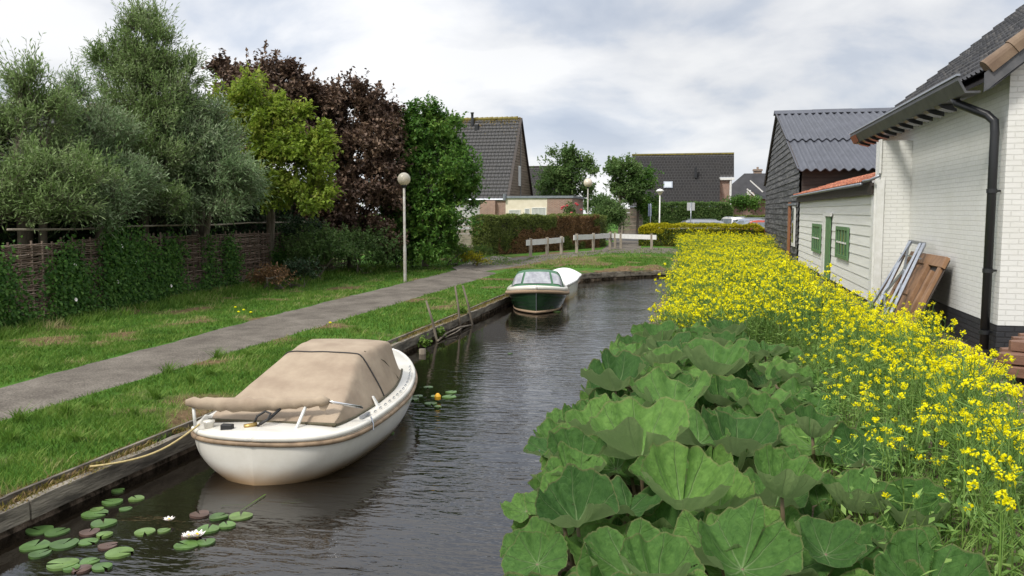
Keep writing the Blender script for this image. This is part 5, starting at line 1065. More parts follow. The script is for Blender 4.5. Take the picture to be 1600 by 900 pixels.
mb = MB(); mb.bar((hx0, yH + 4, zr_ + .05), (hx1, yH + 4, zr_ + .05), .3, .16); mb.build('ridge', M['ridge'], t)
def onroof(px, py):
    d = ray(px, py); n_ = Vector((0, -(zr_ - ze_), 4)); k = (Vector((0, yH, ze_)) - O).dot(n_) / d.dot(n_); return O + d * k
nv = Vector((0, -(zr_ - ze_), 4)).normalized(); P4 = [onroof(1037, 295), onroof(1051, 295), onroof(1051, 285), onroof(1037, 285)]
mb = MB(); mb.hexa([p + nv * .02 for p in P4] + [p + nv * .16 for p in P4]); ro = mb.build('roof_window', M['zinc'], t); c_ = sum(P4, Vector()) / 4; mb = MB(); mb.face([c_ + (p - c_) * .74 + nv * .17 for p in P4]); mb.build('pane', mat('sky_lit_pane', (.45, .48, .5), .1, spec=1), ro)
p = onroof(1087, 278); mb = MB(); mb.box((p.x - .12, p.y - .3, p.z), (p.x + .12, p.y + .1, p.z + 1.0)); mb.build('roof_vent', M['black_plastic'], t)
# gabled house with chimney to the right of it
yG = 96; t = root('chimney_house', 'far house with hipped dark roof, white gable trim and brick chimney at the barn edge', 'house')
A1 = gy(1163, 271, yG); E0 = gy(1138, 300, yG); E1 = gy(1215, 310, yG)
mb = MB(); mb.box((E0.x - 1, yG - 2, .6), (E1.x + 4, yG + 6, E1.z)); mb.build('wall', M['red_brick'], t)
mb = MB(); rz_ = A1.z; ez_ = E0.z - .8
mb.face([(E0.x - 1.5, yG - 3, ez_), (A1.x + .3, yG - 3, ez_), (A1.x, yG, rz_)]); mb.face([(E0.x - 1.5, yG - 3, ez_), (A1.x, yG, rz_), (A1.x + .2, yG + 7, rz_), (E0.x - 1.5, yG + 7, ez_)]); mb.face([(A1.x + .3, yG - 3, ez_), (E1.x + 5, yG - 3, ez_), (E1.x + 5, yG + 1, rz_), (A1.x, yG, rz_)]); mb.build('roof', M['roof_black'], t, rnd=True)
for (a, b_, c_, d_) in ((1167, 295, 1182, 308), (1172, 282, 1192, 300)):
    p, q = gy(a, b_, yG - 3.2), gy(c_, d_, yG - 3.2); mb = MB(); mb.bar(p, q, .12, .22, up=(0, 1, 0)); mb.build('gable_trim', M['white'], t)
p, q = gy(1167, 297, yG - 3.1), gy(1173, 305, yG - 3.1); mb = MB(); mb.box((p.x, yG - 3.15, q.z), (q.x, yG - 3.05, p.z)); mb.build('window', M['white'], t)
P_ = [gy(1175, 300, yG - 3.1), gy(1167, 318, yG - 3.1), gy(1190, 318, yG - 3.1)]; mb = MB(); mb.hexa([P_[1], P_[2], P_[2] + Vector((0, .4, 0)), P_[1] + Vector((0, .4, 0)), P_[0], P_[0] + Vector((.1, 0, 0)), P_[0] + Vector((.1, .4, 0)), P_[0] + Vector((0, .4, 0))]); mb.build('dormer_gable', M['red_brick'], t)
p, q = gy(1177, 280, yG + 2), gy(1190, 263, yG + 2); mb = MB(); mb.box((p.x, yG + 1.4, p.z - 1.5), (q.x, yG + 2.4, q.z - .1)); mb.box((p.x - .08, yG + 1.3, q.z - .3), (q.x + .08, yG + 2.5, q.z - .12)); ch = mb.build('chimney', M['brown_brick'], t); mb = MB(); mb.tube([((p.x + q.x) / 2, yG + 1.9, q.z - .2), ((p.x + q.x) / 2, yG + 1.9, q.z + .15)], .12, 8); mb.build('chimney_pot', M['brown_brick'], ch)
# roofs behind the willows on the left
t = root('willow_side_house', 'house behind the willows, only its mossy ridge and dark chimney showing', 'house'); dL = 44
p, q = C(60, 176, dL), C(205, 172, dL); zz_ = q.z; mb = MB(); u = (q - p); u.z = 0; u.normalize(); nn_ = Vector((-u.y, u.x, 0));
if nn_.dot(p) < 0: nn_ = -nn_
for sg in (-1, 1):
    mb.face([p - u * 2 + Vector((0, 0, zz_ - p.z)), q + Vector((0, 0, 0)), q + nn_ * sg * 5 - Vector((0, 0, 5)), p - u * 2 + nn_ * sg * 5 + Vector((0, 0, zz_ - p.z - 5))])
mb.build('roof', M['roof_black'], t, rnd=True); mb = MB(); mb.bar(p - u * 2 + Vector((0, 0, zz_ - p.z)), q, .3, .2); mb.build('ridge', M['ridge'], t)
mb = MB(); c_ = [p - u * 1.8 - nn_ * 4.6, q - u * .2 - nn_ * 4.6, q - u * .2 + nn_ * 4.6, p - u * 1.8 + nn_ * 4.6]; mb.hexa([Vector((k.x, k.y, .3)) for k in c_] + [Vector((k.x, k.y, zz_ - 5)) for k in c_]); mb.build('wall', M['brown_brick'], t)
p = C(153, 172, dL + .5); mb = MB(); w_ = .36; mb.box((p.x - w_, p.y - w_, p.z - 1.2), (p.x + w_, p.y + w_, p.z + .32)); ch = mb.build('chimney', M['brown_brick'], t); mb = MB(); mb.box((p.x - w_ - .05, p.y - w_ - .05, p.z + .46), (p.x + w_ + .05, p.y + w_ + .05, p.z + .50))
for sx_ in (-1, 1):
    for sy_ in (-1, 1): mb.box((p.x + sx_ * .3 - .03, p.y + sy_ * .3 - .03, p.z + .32), (p.x + sx_ * .3 + .03, p.y + sy_ * .3 + .03, p.z + .46))
mb.tube([(p.x, p.y, p.z + .5), (p.x, p.y, p.z + .62)], .02, 6); mb.build('chimney_cowl', M['black_plastic'], ch)
# ================================================================== hedges
H0, H1, H2_ = gz(763, 401, .5), gz(936, 388, .5), gz(946, 386.5, .5)
def browned(a, h_, wh): return ((fbm(a, h_, .55) + .10 * (fbm(a, h_, 4) - .5) + .12 * (h_ < 1.4)) > .44) & (wh != 1) & (a > .9)
box_hedge('clipped_hedge', 'tall clipped hedge, green with large browned patches, along the path', H0, H1, 1.1, .45, 2.52, [M['lf_hedge'], M['lf_brown']], 46000, .085, stain=browned)
box_hedge('clipped_hedge', 'short fresh green hedge at the right end of the browned one', H1 + Vector((.05, .2, 0)), H2_ + Vector((.05, .2, 0)), 3, .45, 2.5, [M['lf_hedge']], 9000, .085)
K0, K1 = gz(998, 386, .5), Vector((3.3, 54.0, 0)); K0 = Vector((K0.x, K0.y, 0))
def yel(a, h_, wh): return (h_ + .3 * (fbm(a, h_, 3) - .5) > 1.17 - .22 * (a < 1.6)) | (rg.random(len(a)) < .12)
box_hedge('privet_hedge', 'dark green hedge topped with bright yellow young leaves by the car park', K0, (K1.x, K1.y), 1.7, .45, 1.93, [M['lf_privetg'], M['lf_privet']], 42000, .085, round_=.25, stain=yel)
G0, G1 = C(1003, 350, 74), C(1143, 350, 72); box_hedge('garden_hedge', 'long dark green hedge in front of the far house', G0, G1, 1.5, .6, 3.45, [M['lf_mid']], 26000, .16, round_=.5)
G0, G1 = C(1146, 350, 80), C(1215, 350, 78); box_hedge('garden_hedge', 'mid green hedge under the round bush beside the barn', G0, G1, 1.5, .6, 2.3, [M['lf_hedge']], 9000, .15)
# added dark hedge, its colour standing in for the deep shade behind the fence
box_hedge('shade_backing_hedge', 'added dark hedge standing in for the shade behind the woven fence', (-16.6, 9), (-15.9, 34), 1.4, .2, 3.4, [M['lf_dark']], 26000, .16)
# ================================================================== wooden garden gate and fence at the house
t = root('plank_fence', 'low fence of wide grey boards with open slats above, left of the browned hedge', 'fence'); yf_ = 43.6
fa, fb = gy(694, 380, yf_), gy(760, 380, yf_)
zs = [gy(730, k, yf_).z for k in (390, 383, 374, 365.5, 358)]
for i in range(4):
    mb = MB(); mb.box((fa.x, yf_, zs[i] + .012), (fb.x, yf_ + .03, zs[i + 1] - .012)); mb.build('board', M['grey_wood'], t)
for k in (353, 347, 341): z = gy(730, k, yf_).z; mb = MB(); mb.box((fa.x + .3, yf_ - .03, z - .045), (fb.x - .1, yf_ - .002, z + .045)); mb.build('slat', M['grey_wood'], t)
for px in (708, 739, 762): x = gy(px, 380, yf_).x; mb = MB(); mb.box((x - .05, yf_ - .12, .3), (x + .05, yf_ - .032, gy(px, 341, yf_).z + (.1 if px > 750 else 0))); mb.build('post', M['grey_wood'], t)
t = root('plank_fence', 'dark board fence between the conifer and the far house hedge', 'fence'); a, b_ = C(972, 350, 68), C(1003, 350, 68)
for i in range(7): mb = MB(); z = .65 + i * .34; mb.bar(Vector((a.x, a.y, z + .16)), Vector((b_.x, b_.y, z + .16)), .04, .31); mb.build('board', M['grey_wood'], t)
for q in (a, b_): mb = MB(); mb.box((q.x - .07, q.y - .12, .4), (q.x + .07, q.y - .03, 3.1)); mb.build('post', M['grey_wood'], t)
# ================================================================== signs
for px, w_, ang, top, bot, lab in ((1016, 7, 75, 318, 338, 'narrow blue-grey sign panel seen almost edge-on beside the slim lamp'), (1079, 12, 8, 316, 329, 'square grey sign seen from behind above the silver car'),):
    p = C(px, 360, 60); zt_, zb_ = C(px, top, 60).z, C(px, bot, 60).z; t = thing('street_sign', (p.x, p.y, .65), lab, 'sign', rz=R(ang)); mb = MB(); mb.tube([(0, 0, -.1), (0, 0, zt_ - .65)], .03, 8); mb.build('pole', M['galv'], t, smooth=True); hw = w_ * 60 / FPX / 2 if ang < 30 else .35; mb = MB(); mb.box((-hw, .035, zb_ - .65), (hw, .055, zt_ - .68)); mb.build('panel', M['sign_grey'] if ang < 30 else mat('blue_sign', (.16, .20, .30), .5), t, bevel=.01)
# ================================================================== cars
def car(label, loc, rz, paint, L=4.5, Wd=1.75, H=1.48, wagon=True):
    t = thing('parked_car', loc, label, 'car', 'cars in the car park', rz)
    hood, belt = .80, .92
    if wagon: roofp = [(-2.15, belt), (-1.95, H - .12), (-1.5, H - .02), (0, H), (.55, H - .05), (1.35, belt)]
    else: roofp = [(-1.95, belt), (-1.65, H - .2), (-1.1, H - .02), (0, H), (.5, H - .06), (1.3, belt)]
    sc = L / 4.5; low = [(-2.25, .32), (-2.27, .6), (-2.2, belt - .02)] + [(1.35, belt), (2.0, .82), (2.22, .66), (2.25, .34)]
    def ring(y, pr, inset): return [(x * sc, y, z) for x, z in pr]
    hw = Wd / 2; mb = MB(); rows = []
    xs_ = [p[0] for p in low]; prof_ = low[:3] + low[3:]
    for y, k in ((-hw, .93), (-hw * .98, .98), (-hw * .8, 1), (0, 1.01), (hw * .8, 1), (hw * .98, .98), (hw, .93)): rows.append([(x * sc * (1 if abs(y) < hw * .9 else .985), y, .3 + (z - .3) * k) for x, z in prof_])
    mb.grid(rows, close=True); mb.face(rows[0][::-1]); mb.face(rows[-1]); body = mb.build('body', paint, t, bevel=.03, smooth=True)
    mb = MB(); rows = []
    for f in (-1, -.9, 0, .9, 1):
        rows.append([(x * sc, f * (hw * .93 - (z - belt) * .28), z - (.03 if abs(f) == 1 else 0)) for x, z in roofp])
    mb.grid(rows); mb.build('roof', paint, t, smooth=True)
    for sg in (-1, 1):                                                  # glazed sides between pillars
        def side(x, z, o=.0): return (x * sc, sg * (hw * .93 - (z - belt) * .28 + o), z)
        zt_ = H - .14; mb = MB(); mb.face([side(*p, -.01) for p in roofp]); mb.build('side_panel', paint, t)
        for xa_, xb_, xc_, xd_ in ((-1.95 + .12, -1.1, -1.02, -1.72) if wagon else (-1.7, -1.0, -.95, -1.5), (-1.0, .08, .08, -.95), (.16, 1.15, .50, .16)):
            mb = MB(); mb.face([side(xa_, belt + .03, .012), side(xb_, belt + .03, .012), side(xc_, zt_, .012), side(xd_, zt_, .012)]); mb.build('window', M['car_glass'], t)
        mb = MB(); mb.tube([side(-1.5, H + .03, -.06), side(.3, H + .035, -.06)], .022, 6); mb.build('roof_rail', M['galv'], t)
        for wx in (-1.38, 1.38):
            mb = MB(); mb.tube([(wx * sc, sg * (hw - .2), .31), (wx * sc, sg * (hw + .005), .31)], .31, 18); wh = mb.build('wheel', M['black'], t, smooth=False); mb = MB(); mb.tube([(wx * sc, sg * (hw - .01), .31), (wx * sc, sg * (hw + .02), .31)], .19, 14); mb.build('rim', M['galv'], wh)
        mb = MB(); mb.box((2.08 * sc, sg * .6 - .15, .62), (2.235 * sc, sg * .6 + .15, .74)); mb.build('headlight', M['glass'], t, bevel=.02)
        mb = MB(); mb.box((-2.28 * sc, sg * .62 - .12, .66), (-2.2 * sc, sg * .62 + .12, .86)); mb.build('tail_light', mat('red_lens', (.3, .01, .01), .2), t, bevel=.02)
    for (a, b_) in (((1.33, belt + .02), (.60, H - .08)), ((-2.14, belt + .03), (-1.97, H - .15)) if wagon else ((-1.93, belt + .03), (-1.68, H - .22))):
        mb = MB(); sg_ = 1 if a[0] > 0 else -1; mb.face([(a[0] * sc + .012 * sg_, -hw * .82, a[1]), (a[0] * sc + .012 * sg_, hw * .82, a[1]), (b_[0] * sc + .02 * sg_, hw * .70, b_[1] + .01), (b_[0] * sc + .02 * sg_, -hw * .70, b_[1] + .01)]); mb.build('windscreen', M['car_glass'], t)
    return t
sil = mat('silver_car_paint', (.42, .43, .46), .25, metal=.6, coat=1);
p = C(1083, 360, 63); zc = C(1083, 343.5, 63).z; p.z = .667; car('silver estate car with roof rails parked beyond the yellow privet', p, YAW + math.pi, sil, 4.7, 1.8, zc - .667)
p = C(1166, 360, 62); p.z = .667; car('pale blue-grey car parked behind the orange red one', p + Vector((.0, 1.6, 0)), YAW + R(170), mat('pale_blue_car_paint', (.33, .38, .46), .25, metal=.5, coat=1), 4.3, 1.75, C(1160, 341.5, 63).z - .667, wagon=False)
p = C(1180, 360, 60); p.z = .667; car('orange red car half hidden by the barn corner', p, YAW + R(180), mat('orange_red_car_paint', (.48, .075, .035), .25, coat=1), 3.7, 1.7, C(1175, 344, 60).z - .667, wagon=False)
p = C(1143, 360, 70); p.z = .667; car('white car showing only its roof behind the blue-grey one', p, YAW + R(100), mat('white_car_paint', (.65, .65, .64), .25, coat=1), 4.0, 1.7, C(1143, 339, 70).z - .667, wagon=False)
# ================================================================== woven willow fence
FX = lambda y: float(np.interp(y, [6, 14.25, 26.2, 34], [-13.55, -13.98, -14.9, -15.2]))
wf = root('woven_fence', 'tall woven willow hurdle fence, brown and half overgrown, along the back of the grass', 'fence')
y = 8.5
while y < 33:
    y2 = y + 1.95; a = Vector((FX(y), y, 0)); b_ = Vector((FX(y2), y2, 0)); d = (b_ - a); Ln = d.length; d /= Ln; nr = Vector((d.y, -d.x, 0)); zg = float(hgt(a.x, a.y)); ht = 1.72 + random.uniform(-.06, .06)
    VV = []; FF = []; RR = []; nb = 0; z = zg + .02; row = 0; NS = 24
    while z < zg + ht:
        r = random.uniform(.010, .019); ph = math.pi * (row % 2); sag = random.uniform(-.015, .015); x = np.linspace(-.03, Ln + .03, NS + 1)
        off = .030 * np.sin(np.pi * x / .325 + ph) ; zz = z + sag * np.sin(np.pi * x / Ln) + .006 * np.sin(x * 9 + row * 2.1); brk = 0 if random.random() < .93 else random.uniform(.3, 1.2); x1 = x[x <= Ln - brk]
        off, zz = off[:len(x1)], zz[:len(x1)]; cen = np.array(a)[None] + np.outer(x1, np.array(d)) + np.outer(off, np.array(nr)); cen[:, 2] = zz; n_ = len(x1)
        ring = np.stack([np.array(nr) * r, np.array([0, 0, r]), -np.array(nr) * r, np.array([0, 0, -r])]); V = (cen[:, None] + ring[None]).reshape(-1, 3)
        q = (np.arange(n_ - 1)[:, None] * 4 + np.arange(4)[None]); q2 = (np.arange(n_ - 1)[:, None] * 4 + (np.arange(4)[None] + 1) % 4); F = np.stack([q, q2, q2 + 4, q + 4], -1).reshape(-1, 4) + nb
        VV.append(V); FF.append(F); RR.append(np.full(len(F), random.random())); nb += len(V); z += r * 1.75 + random.uniform(0, .014); row += 1
    p_ = nmesh('hurdle_panel', np.concatenate(VV), np.concatenate(FF), M['withy'], wf, rnd=np.concatenate(RR), smooth=True)
    for k in range(6):
        c = a + d * (.16 + k * .325); mb = MB(); mb.tube([c + Vector((0, 0, zg - .1)), c + Vector((random.uniform(-.02, .02), 0, zg + ht + random.uniform(.0, .12)))], .022, 6); mb.build('stake', M['withy'], p_, rnd=True)
    y = y2 + .03
mb = MB(); pr = [(FX(y_) - .35, y_, 2.36 + .02 * math.sin(y_)) for y_ in np.linspace(15, 33, 9)]; mb.tube(pr, .026, 8); tag(mb.build('support_rail', M['grey_wood'], smooth=True), 'long thin horizontal pole tied behind the fence top between the tree trunks', 'rail')
# climbing plants on the fence
def ivy(label, y0, y1, zt, n, low=0, flowers=0):
    t = thing('climbing_plant', (FX(y0), (y0 + y1) / 2, .3), label, 'climbing plant', 'climbing plants on the woven fence')
    cl = max(8, n // 55); cy = rg.random(cl) * (y1 - y0) + y0; cz = (rg.random(cl) ** .9) * zt * (.55 + .45 * rg.random(cl)); ii = rg.integers(0, cl, n); yy = cy[ii] + rg.normal(size=n) * .24; z = .3 + np.abs(cz[ii] + rg.normal(size=n) * .20); z = np.minimum(z, .3 + zt + .25)
    xx = np.interp(yy, [6, 14.25, 26.2, 34], [-13.55, -13.98, -14.9, -15.2]) + .05 + np.abs(rg.normal(size=n)) * .09 + .10 * rg.random(n) * (low > 0)
    P = np.stack([xx, yy, z], -1); Nn = np.array([1.0, -.3, .6]) + rg.normal(size=(n, 3)) * .45; D = np.array([.2, 0, -.8]) + rg.normal(size=(n, 3)) * .5; V, F = leaves(P, D, Nn, .075 * (.6 + .8 * rg.random(n)), .065 * (.6 + .8 * rg.random(n)))
    b0 = np.array(t.location); nmesh('foliage', V - b0, F, M['lf_ivy'], t)
    mb = MB()
    for k in range(7):
        yy_ = random.uniform(y0, y1); pts_ = [(FX(yy_) + .05 - t.location.x, yy_ + .12 * math.sin(j + k) - t.location.y, j * zt / 5 - .02) for j in range(6)]; mb.tube(pts_, .008, 4)
    mb.build('stem', M['bark'], t)
    for k in range(flowers):
        i = random.randrange(n); q = Vector(P[i]) - t.location + Vector((.08, 0, 0)); mb = MB(); mb.lathe([(0, 0), (.012, .02), (.03, .05), (.045, .055)], (0, 0, 0), 8); f_ = mb.build('flower', M['lily_w'], t); f_.location = q; f_.rotation_euler = (0, R(80), 0)
    return t
ivy('leafy climber on the woven fence at the left picture edge', 13.2, 14.9, 1.7, 2600)
ivy('drooping climber column, second clump from the left on the woven fence', 15.7, 16.9, 1.7, 2600, flowers=2)
ivy('widest and tallest climbing mass on the woven fence, starred with white flowers', 17.5, 19.1, 2.1, 4800, flowers=4)
ivy('narrow climber strand just right of the widest mass on the woven fence', 19.3, 19.9, 1.9, 1100)
ivy('ragged climber clump left of the longest bare stretch of woven fence', 20.1, 21.0, 1.9, 1900, flowers=1)
ivy('thin strand of climber on the bare stretch of woven fence', 22.3, 22.8, 1.7, 650)
ivy('climber column beyond the bare stretch of woven fence', 23.6, 24.4, 1.8, 1300)
ivy('climber hanging over the far right end of the woven fence', 27.0, 28.8, 1.8, 1800)
ivy('low weeds and creeper at the foot of the woven fence', 11.5, 26, .35, 3600, low=1)
# ================================================================== trees
def base_at(px, d): p = C(px, 331, d); return (p.x, p.y, .3)
def top_at(px, py, d): return tuple(C(px, py, d))
W1, W2_ = M['lf_willow'], M['lf_willow2']
tree('willow_tree', 'loose bushy willow with feathery upright tips at the left picture edge', base_at(40, 20), top_at(40, 250, 20),
     [lobe(20, 255, 85, 75, 20), lobe(45, 195, 55, 55, 20.2), lobe(55, 150, 28, 42, 20.2), lobe(-70, 250, 70, 70, 19.5), lobe(95, 290, 60, 60, 19.5), lobe(-10, 300, 80, 60, 19), lobe(60, 325, 70, 38, 18.8), lobe(15, 345, 60, 22, 18.6)], W1, 42000, .135, .032, 'willow', wisp=26, up=.55, clr=.115, hole=.6, stems=3, group='willows behind the woven fence')
tree('willow_tree', 'low grey-green willow left of the tallest one, one thin wispy branch sticking up', base_at(140, 22), top_at(140, 260, 22),
     [lobe(135, 260, 70, 60, 22), lobe(150, 215, 50, 35, 22), lobe(120, 310, 70, 40, 21), lobe(185, 300, 50, 45, 21.5), lobe(118, 160, 18, 30, 22), lobe(128, 195, 14, 26, 22), lobe(150, 330, 70, 32, 20.5), lobe(125, 350, 60, 20, 20.2)], W2_, 34000, .135, .031, 'willow', wisp=14, up=.5, clr=.115, hole=.6, stems=3, group='willows behind the woven fence')
tree('willow_tree', 'tallest willow, its pointed feathery top the highest thing on the left', base_at(225, 24.5), top_at(228, 200, 24.5),
     [lobe(232, 195, 75, 80, 24.5), lobe(228, 130, 62, 55, 24.5), lobe(230, 75, 38, 42, 24.5), lobe(172, 105, 30, 28, 24.5), lobe(282, 125, 30, 32, 24.8), lobe(215, 265, 70, 65, 23.5), lobe(225, 325, 60, 34, 22.5)], W1, 46000, .14, .032, 'willow', wisp=34, up=.75, clr=.10, hole=.6, stems=2, group='willows behind the woven fence')
tree('willow_tree', 'dense silvery rounded willow in front of the yellow-green tree', base_at(315, 25.5), top_at(312, 260, 25.5),
     [lobe(310, 240, 65, 65, 25), lobe(320, 290, 80, 50, 24.5), lobe(270, 270, 50, 70, 24.5), lobe(300, 190, 40, 32, 25), lobe(355, 300, 40, 40, 25), lobe(300, 330, 75, 26, 24)], W2_, 48000, .145, .034, 'willow', wisp=12, up=.25, clr=.115, hole=.6, stems=4, group='willows behind the woven fence')
tree('yellow_tree', 'yellow-green maple with layered spreading branches between the silvery willow and the copper trees', base_at(425, 29.5), top_at(420, 240, 29.5),
     [lobe(402, 200, 58, 56, 29.5), lobe(455, 255, 68, 55, 29), lobe(400, 300, 60, 48, 28.5), lobe(392, 168, 34, 28, 29.5), lobe(490, 225, 42, 26, 29), lobe(450, 180, 45, 20, 29), lobe(470, 310, 50, 40, 28.5)], M['lf_yellow'], 30000, .15, .095, wisp=12, up=.15, clr=.115, hole=.62, stems=2)
tree('copper_tree', 'copper-leaved tree rising behind the yellow-green one', base_at(400, 34), top_at(400, 200, 34),
     [lobe(405, 155, 64, 54, 34), lobe(352, 122, 26, 22, 34), lobe(450, 128, 34, 28, 34), lobe(400, 220, 80, 60, 34), lobe(480, 165, 34, 38, 34)], M['lf_purple'], 30000, .16, .115, wisp=16, up=.3, clr=.16, hole=.6)
tree('copper_tree', 'larger dark copper tree reaching down beside the deep green one', base_at(548, 35.2), top_at(548, 240, 35.2),
     [lobe(550, 188, 60, 56, 35.5), lobe(556, 250, 64, 62, 35), lobe(548, 315, 60, 60, 34.5), lobe(505, 175, 36, 34, 35.5), lobe(596, 205, 28, 38, 35.3), lobe(520, 350, 48, 44, 34), lobe(500, 240, 42, 66, 35), lobe(592, 290, 26, 56, 34.5), lobe(560, 372, 60, 34, 34)], M['lf_purple'], 54000, .16, .11, wisp=18, up=.25, clr=.13, hole=.6, tr_r=.16)
tree('green_tree', 'deep green broad tree reaching the ground behind the nearest lamp', base_at(664, 37), top_at(662, 250, 37),
     [lobe(658, 222, 50, 52, 37), lobe(674, 280, 64, 60, 36.5), lobe(655, 350, 62, 50, 36), lobe(630, 250, 36, 46, 36.5), lobe(712, 308, 32, 42, 37), lobe(648, 380, 50, 34, 35.5), lobe(655, 402, 54, 18, 35), lobe(684, 385, 26, 30, 36), lobe(684, 188, 16, 16, 37), lobe(622, 320, 30, 50, 36), lobe(612, 375, 28, 34, 35.5), lobe(698, 240, 30, 34, 37)], M['lf_green'], 58000, .16, .105, wisp=18, up=.25, clr=.12, hole=.6, tr_r=.16)
# undergrowth
def shrub(label, px, py, rx, ry, d, m, n, LL, name='shrub', cat='shrub'):
    b_ = C(px, py, d); b_.z = float(hgt(b_.x, b_.y)); return tree(name, label, tuple(b_), (b_.x, b_.y, b_.z + ry * d / FPX * .6), [lobe(px, py, rx, ry, d)], m, n, LL, LL * .6, nbr=10, tr_r=.03, hole=.45, clr=.2, cat=cat, stems=3)
shrub('dark shrub filling the gap under the copper trees', 560, 395, 52, 36, 33, M['lf_mid'], 10000, .10)
shrub('dark leafy shrub at the right end of the woven fence', 495, 402, 45, 38, 29.5, M['lf_mid'], 7500, .10)
shrub('low olive shrub spilling onto the grass before the woven fence', 425, 437, 30, 18, 26, M['lf_brown'], 2200, .07)
shrub('small dark green shrub between the olive one and the copper tree', 465, 428, 30, 18, 27, M['lf_dark'], 2600, .08)
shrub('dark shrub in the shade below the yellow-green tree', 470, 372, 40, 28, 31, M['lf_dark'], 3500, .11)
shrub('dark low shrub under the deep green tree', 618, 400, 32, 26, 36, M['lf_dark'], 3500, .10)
shrub('bright green border shrub left of the wooden plank fence', 708, 396, 22, 16, 37.5, M['lf_low'], 3200, .08)
shrub('yellow flowering cushion plant at the path edge before the plank fence', 738, 406, 24, 9.5, 37.2, M['lf_privet'], 2600, .055)
shrub('pale green border plant between the yellow cushion and the browned hedge', 752, 394, 14, 9, 39, M['lf_low'], 1200, .06)
shrub('purplish border plant behind the yellow cushion', 725, 393, 14, 9, 39, M['lf_purple'], 900, .06)
# middle distance
tree('garden_tree', 'loose-crowned green tree behind the flat-roofed annex', base_at(888, 74), top_at(888, 290, 74), [lobe(888, 285, 38, 30, 74), lobe(885, 255, 26, 22, 74), lobe(915, 270, 18, 22, 74), lobe(862, 285, 18, 22, 74), lobe(890, 310, 40, 24, 74)], M['lf_mid'], 13000, .25, .13, wisp=14, up=.4, clr=.2, hole=.5)
tree('garden_tree', 'slender twin-topped tree left of the far tiled house', base_at(968, 64), top_at(968, 290, 64), [lobe(960, 275, 15, 26, 64), lobe(978, 268, 14, 24, 64), lobe(970, 302, 26, 24, 64)], M['lf_mid'], 6500, .21, .13, wisp=12, up=.5, clr=.22, hole=.45)
tree('garden_tree', 'darker green tree in front of the left end of the far tiled roof', base_at(996, 66), top_at(996, 300, 66), [lobe(996, 285, 18, 22, 66), lobe(996, 312, 22, 22, 66), lobe(1004, 335, 18, 14, 66)], M['lf_green'], 6500, .21, .13, wisp=4, up=.3, clr=.22, hole=.5)
shrub('rounded dark conifer at the right end of the clipped hedge', 951, 342, 24, 25, 56, M['lf_mid'], 14000, .11, 'conifer', 'conifer')
shrub('round-headed green bush in front of the chimney house', 1166, 322, 22, 17, 76, M['lf_green'], 5000, .17)
for i, (px, py, rx, ry, d, lab) in enumerate([(640, 300, 60, 26, 90, 'distant tree mass behind the deep green tree'), (935, 322, 24, 10, 110, 'distant low tree on the skyline left of the slender tree')]):
    tree('distant_tree', lab, base_at(px, d), top_at(px, py + 10, d), [lobe(px, py, rx, ry, d)], M['lf_mid'], 3500, .35, .2, hole=.4, nbr=6)
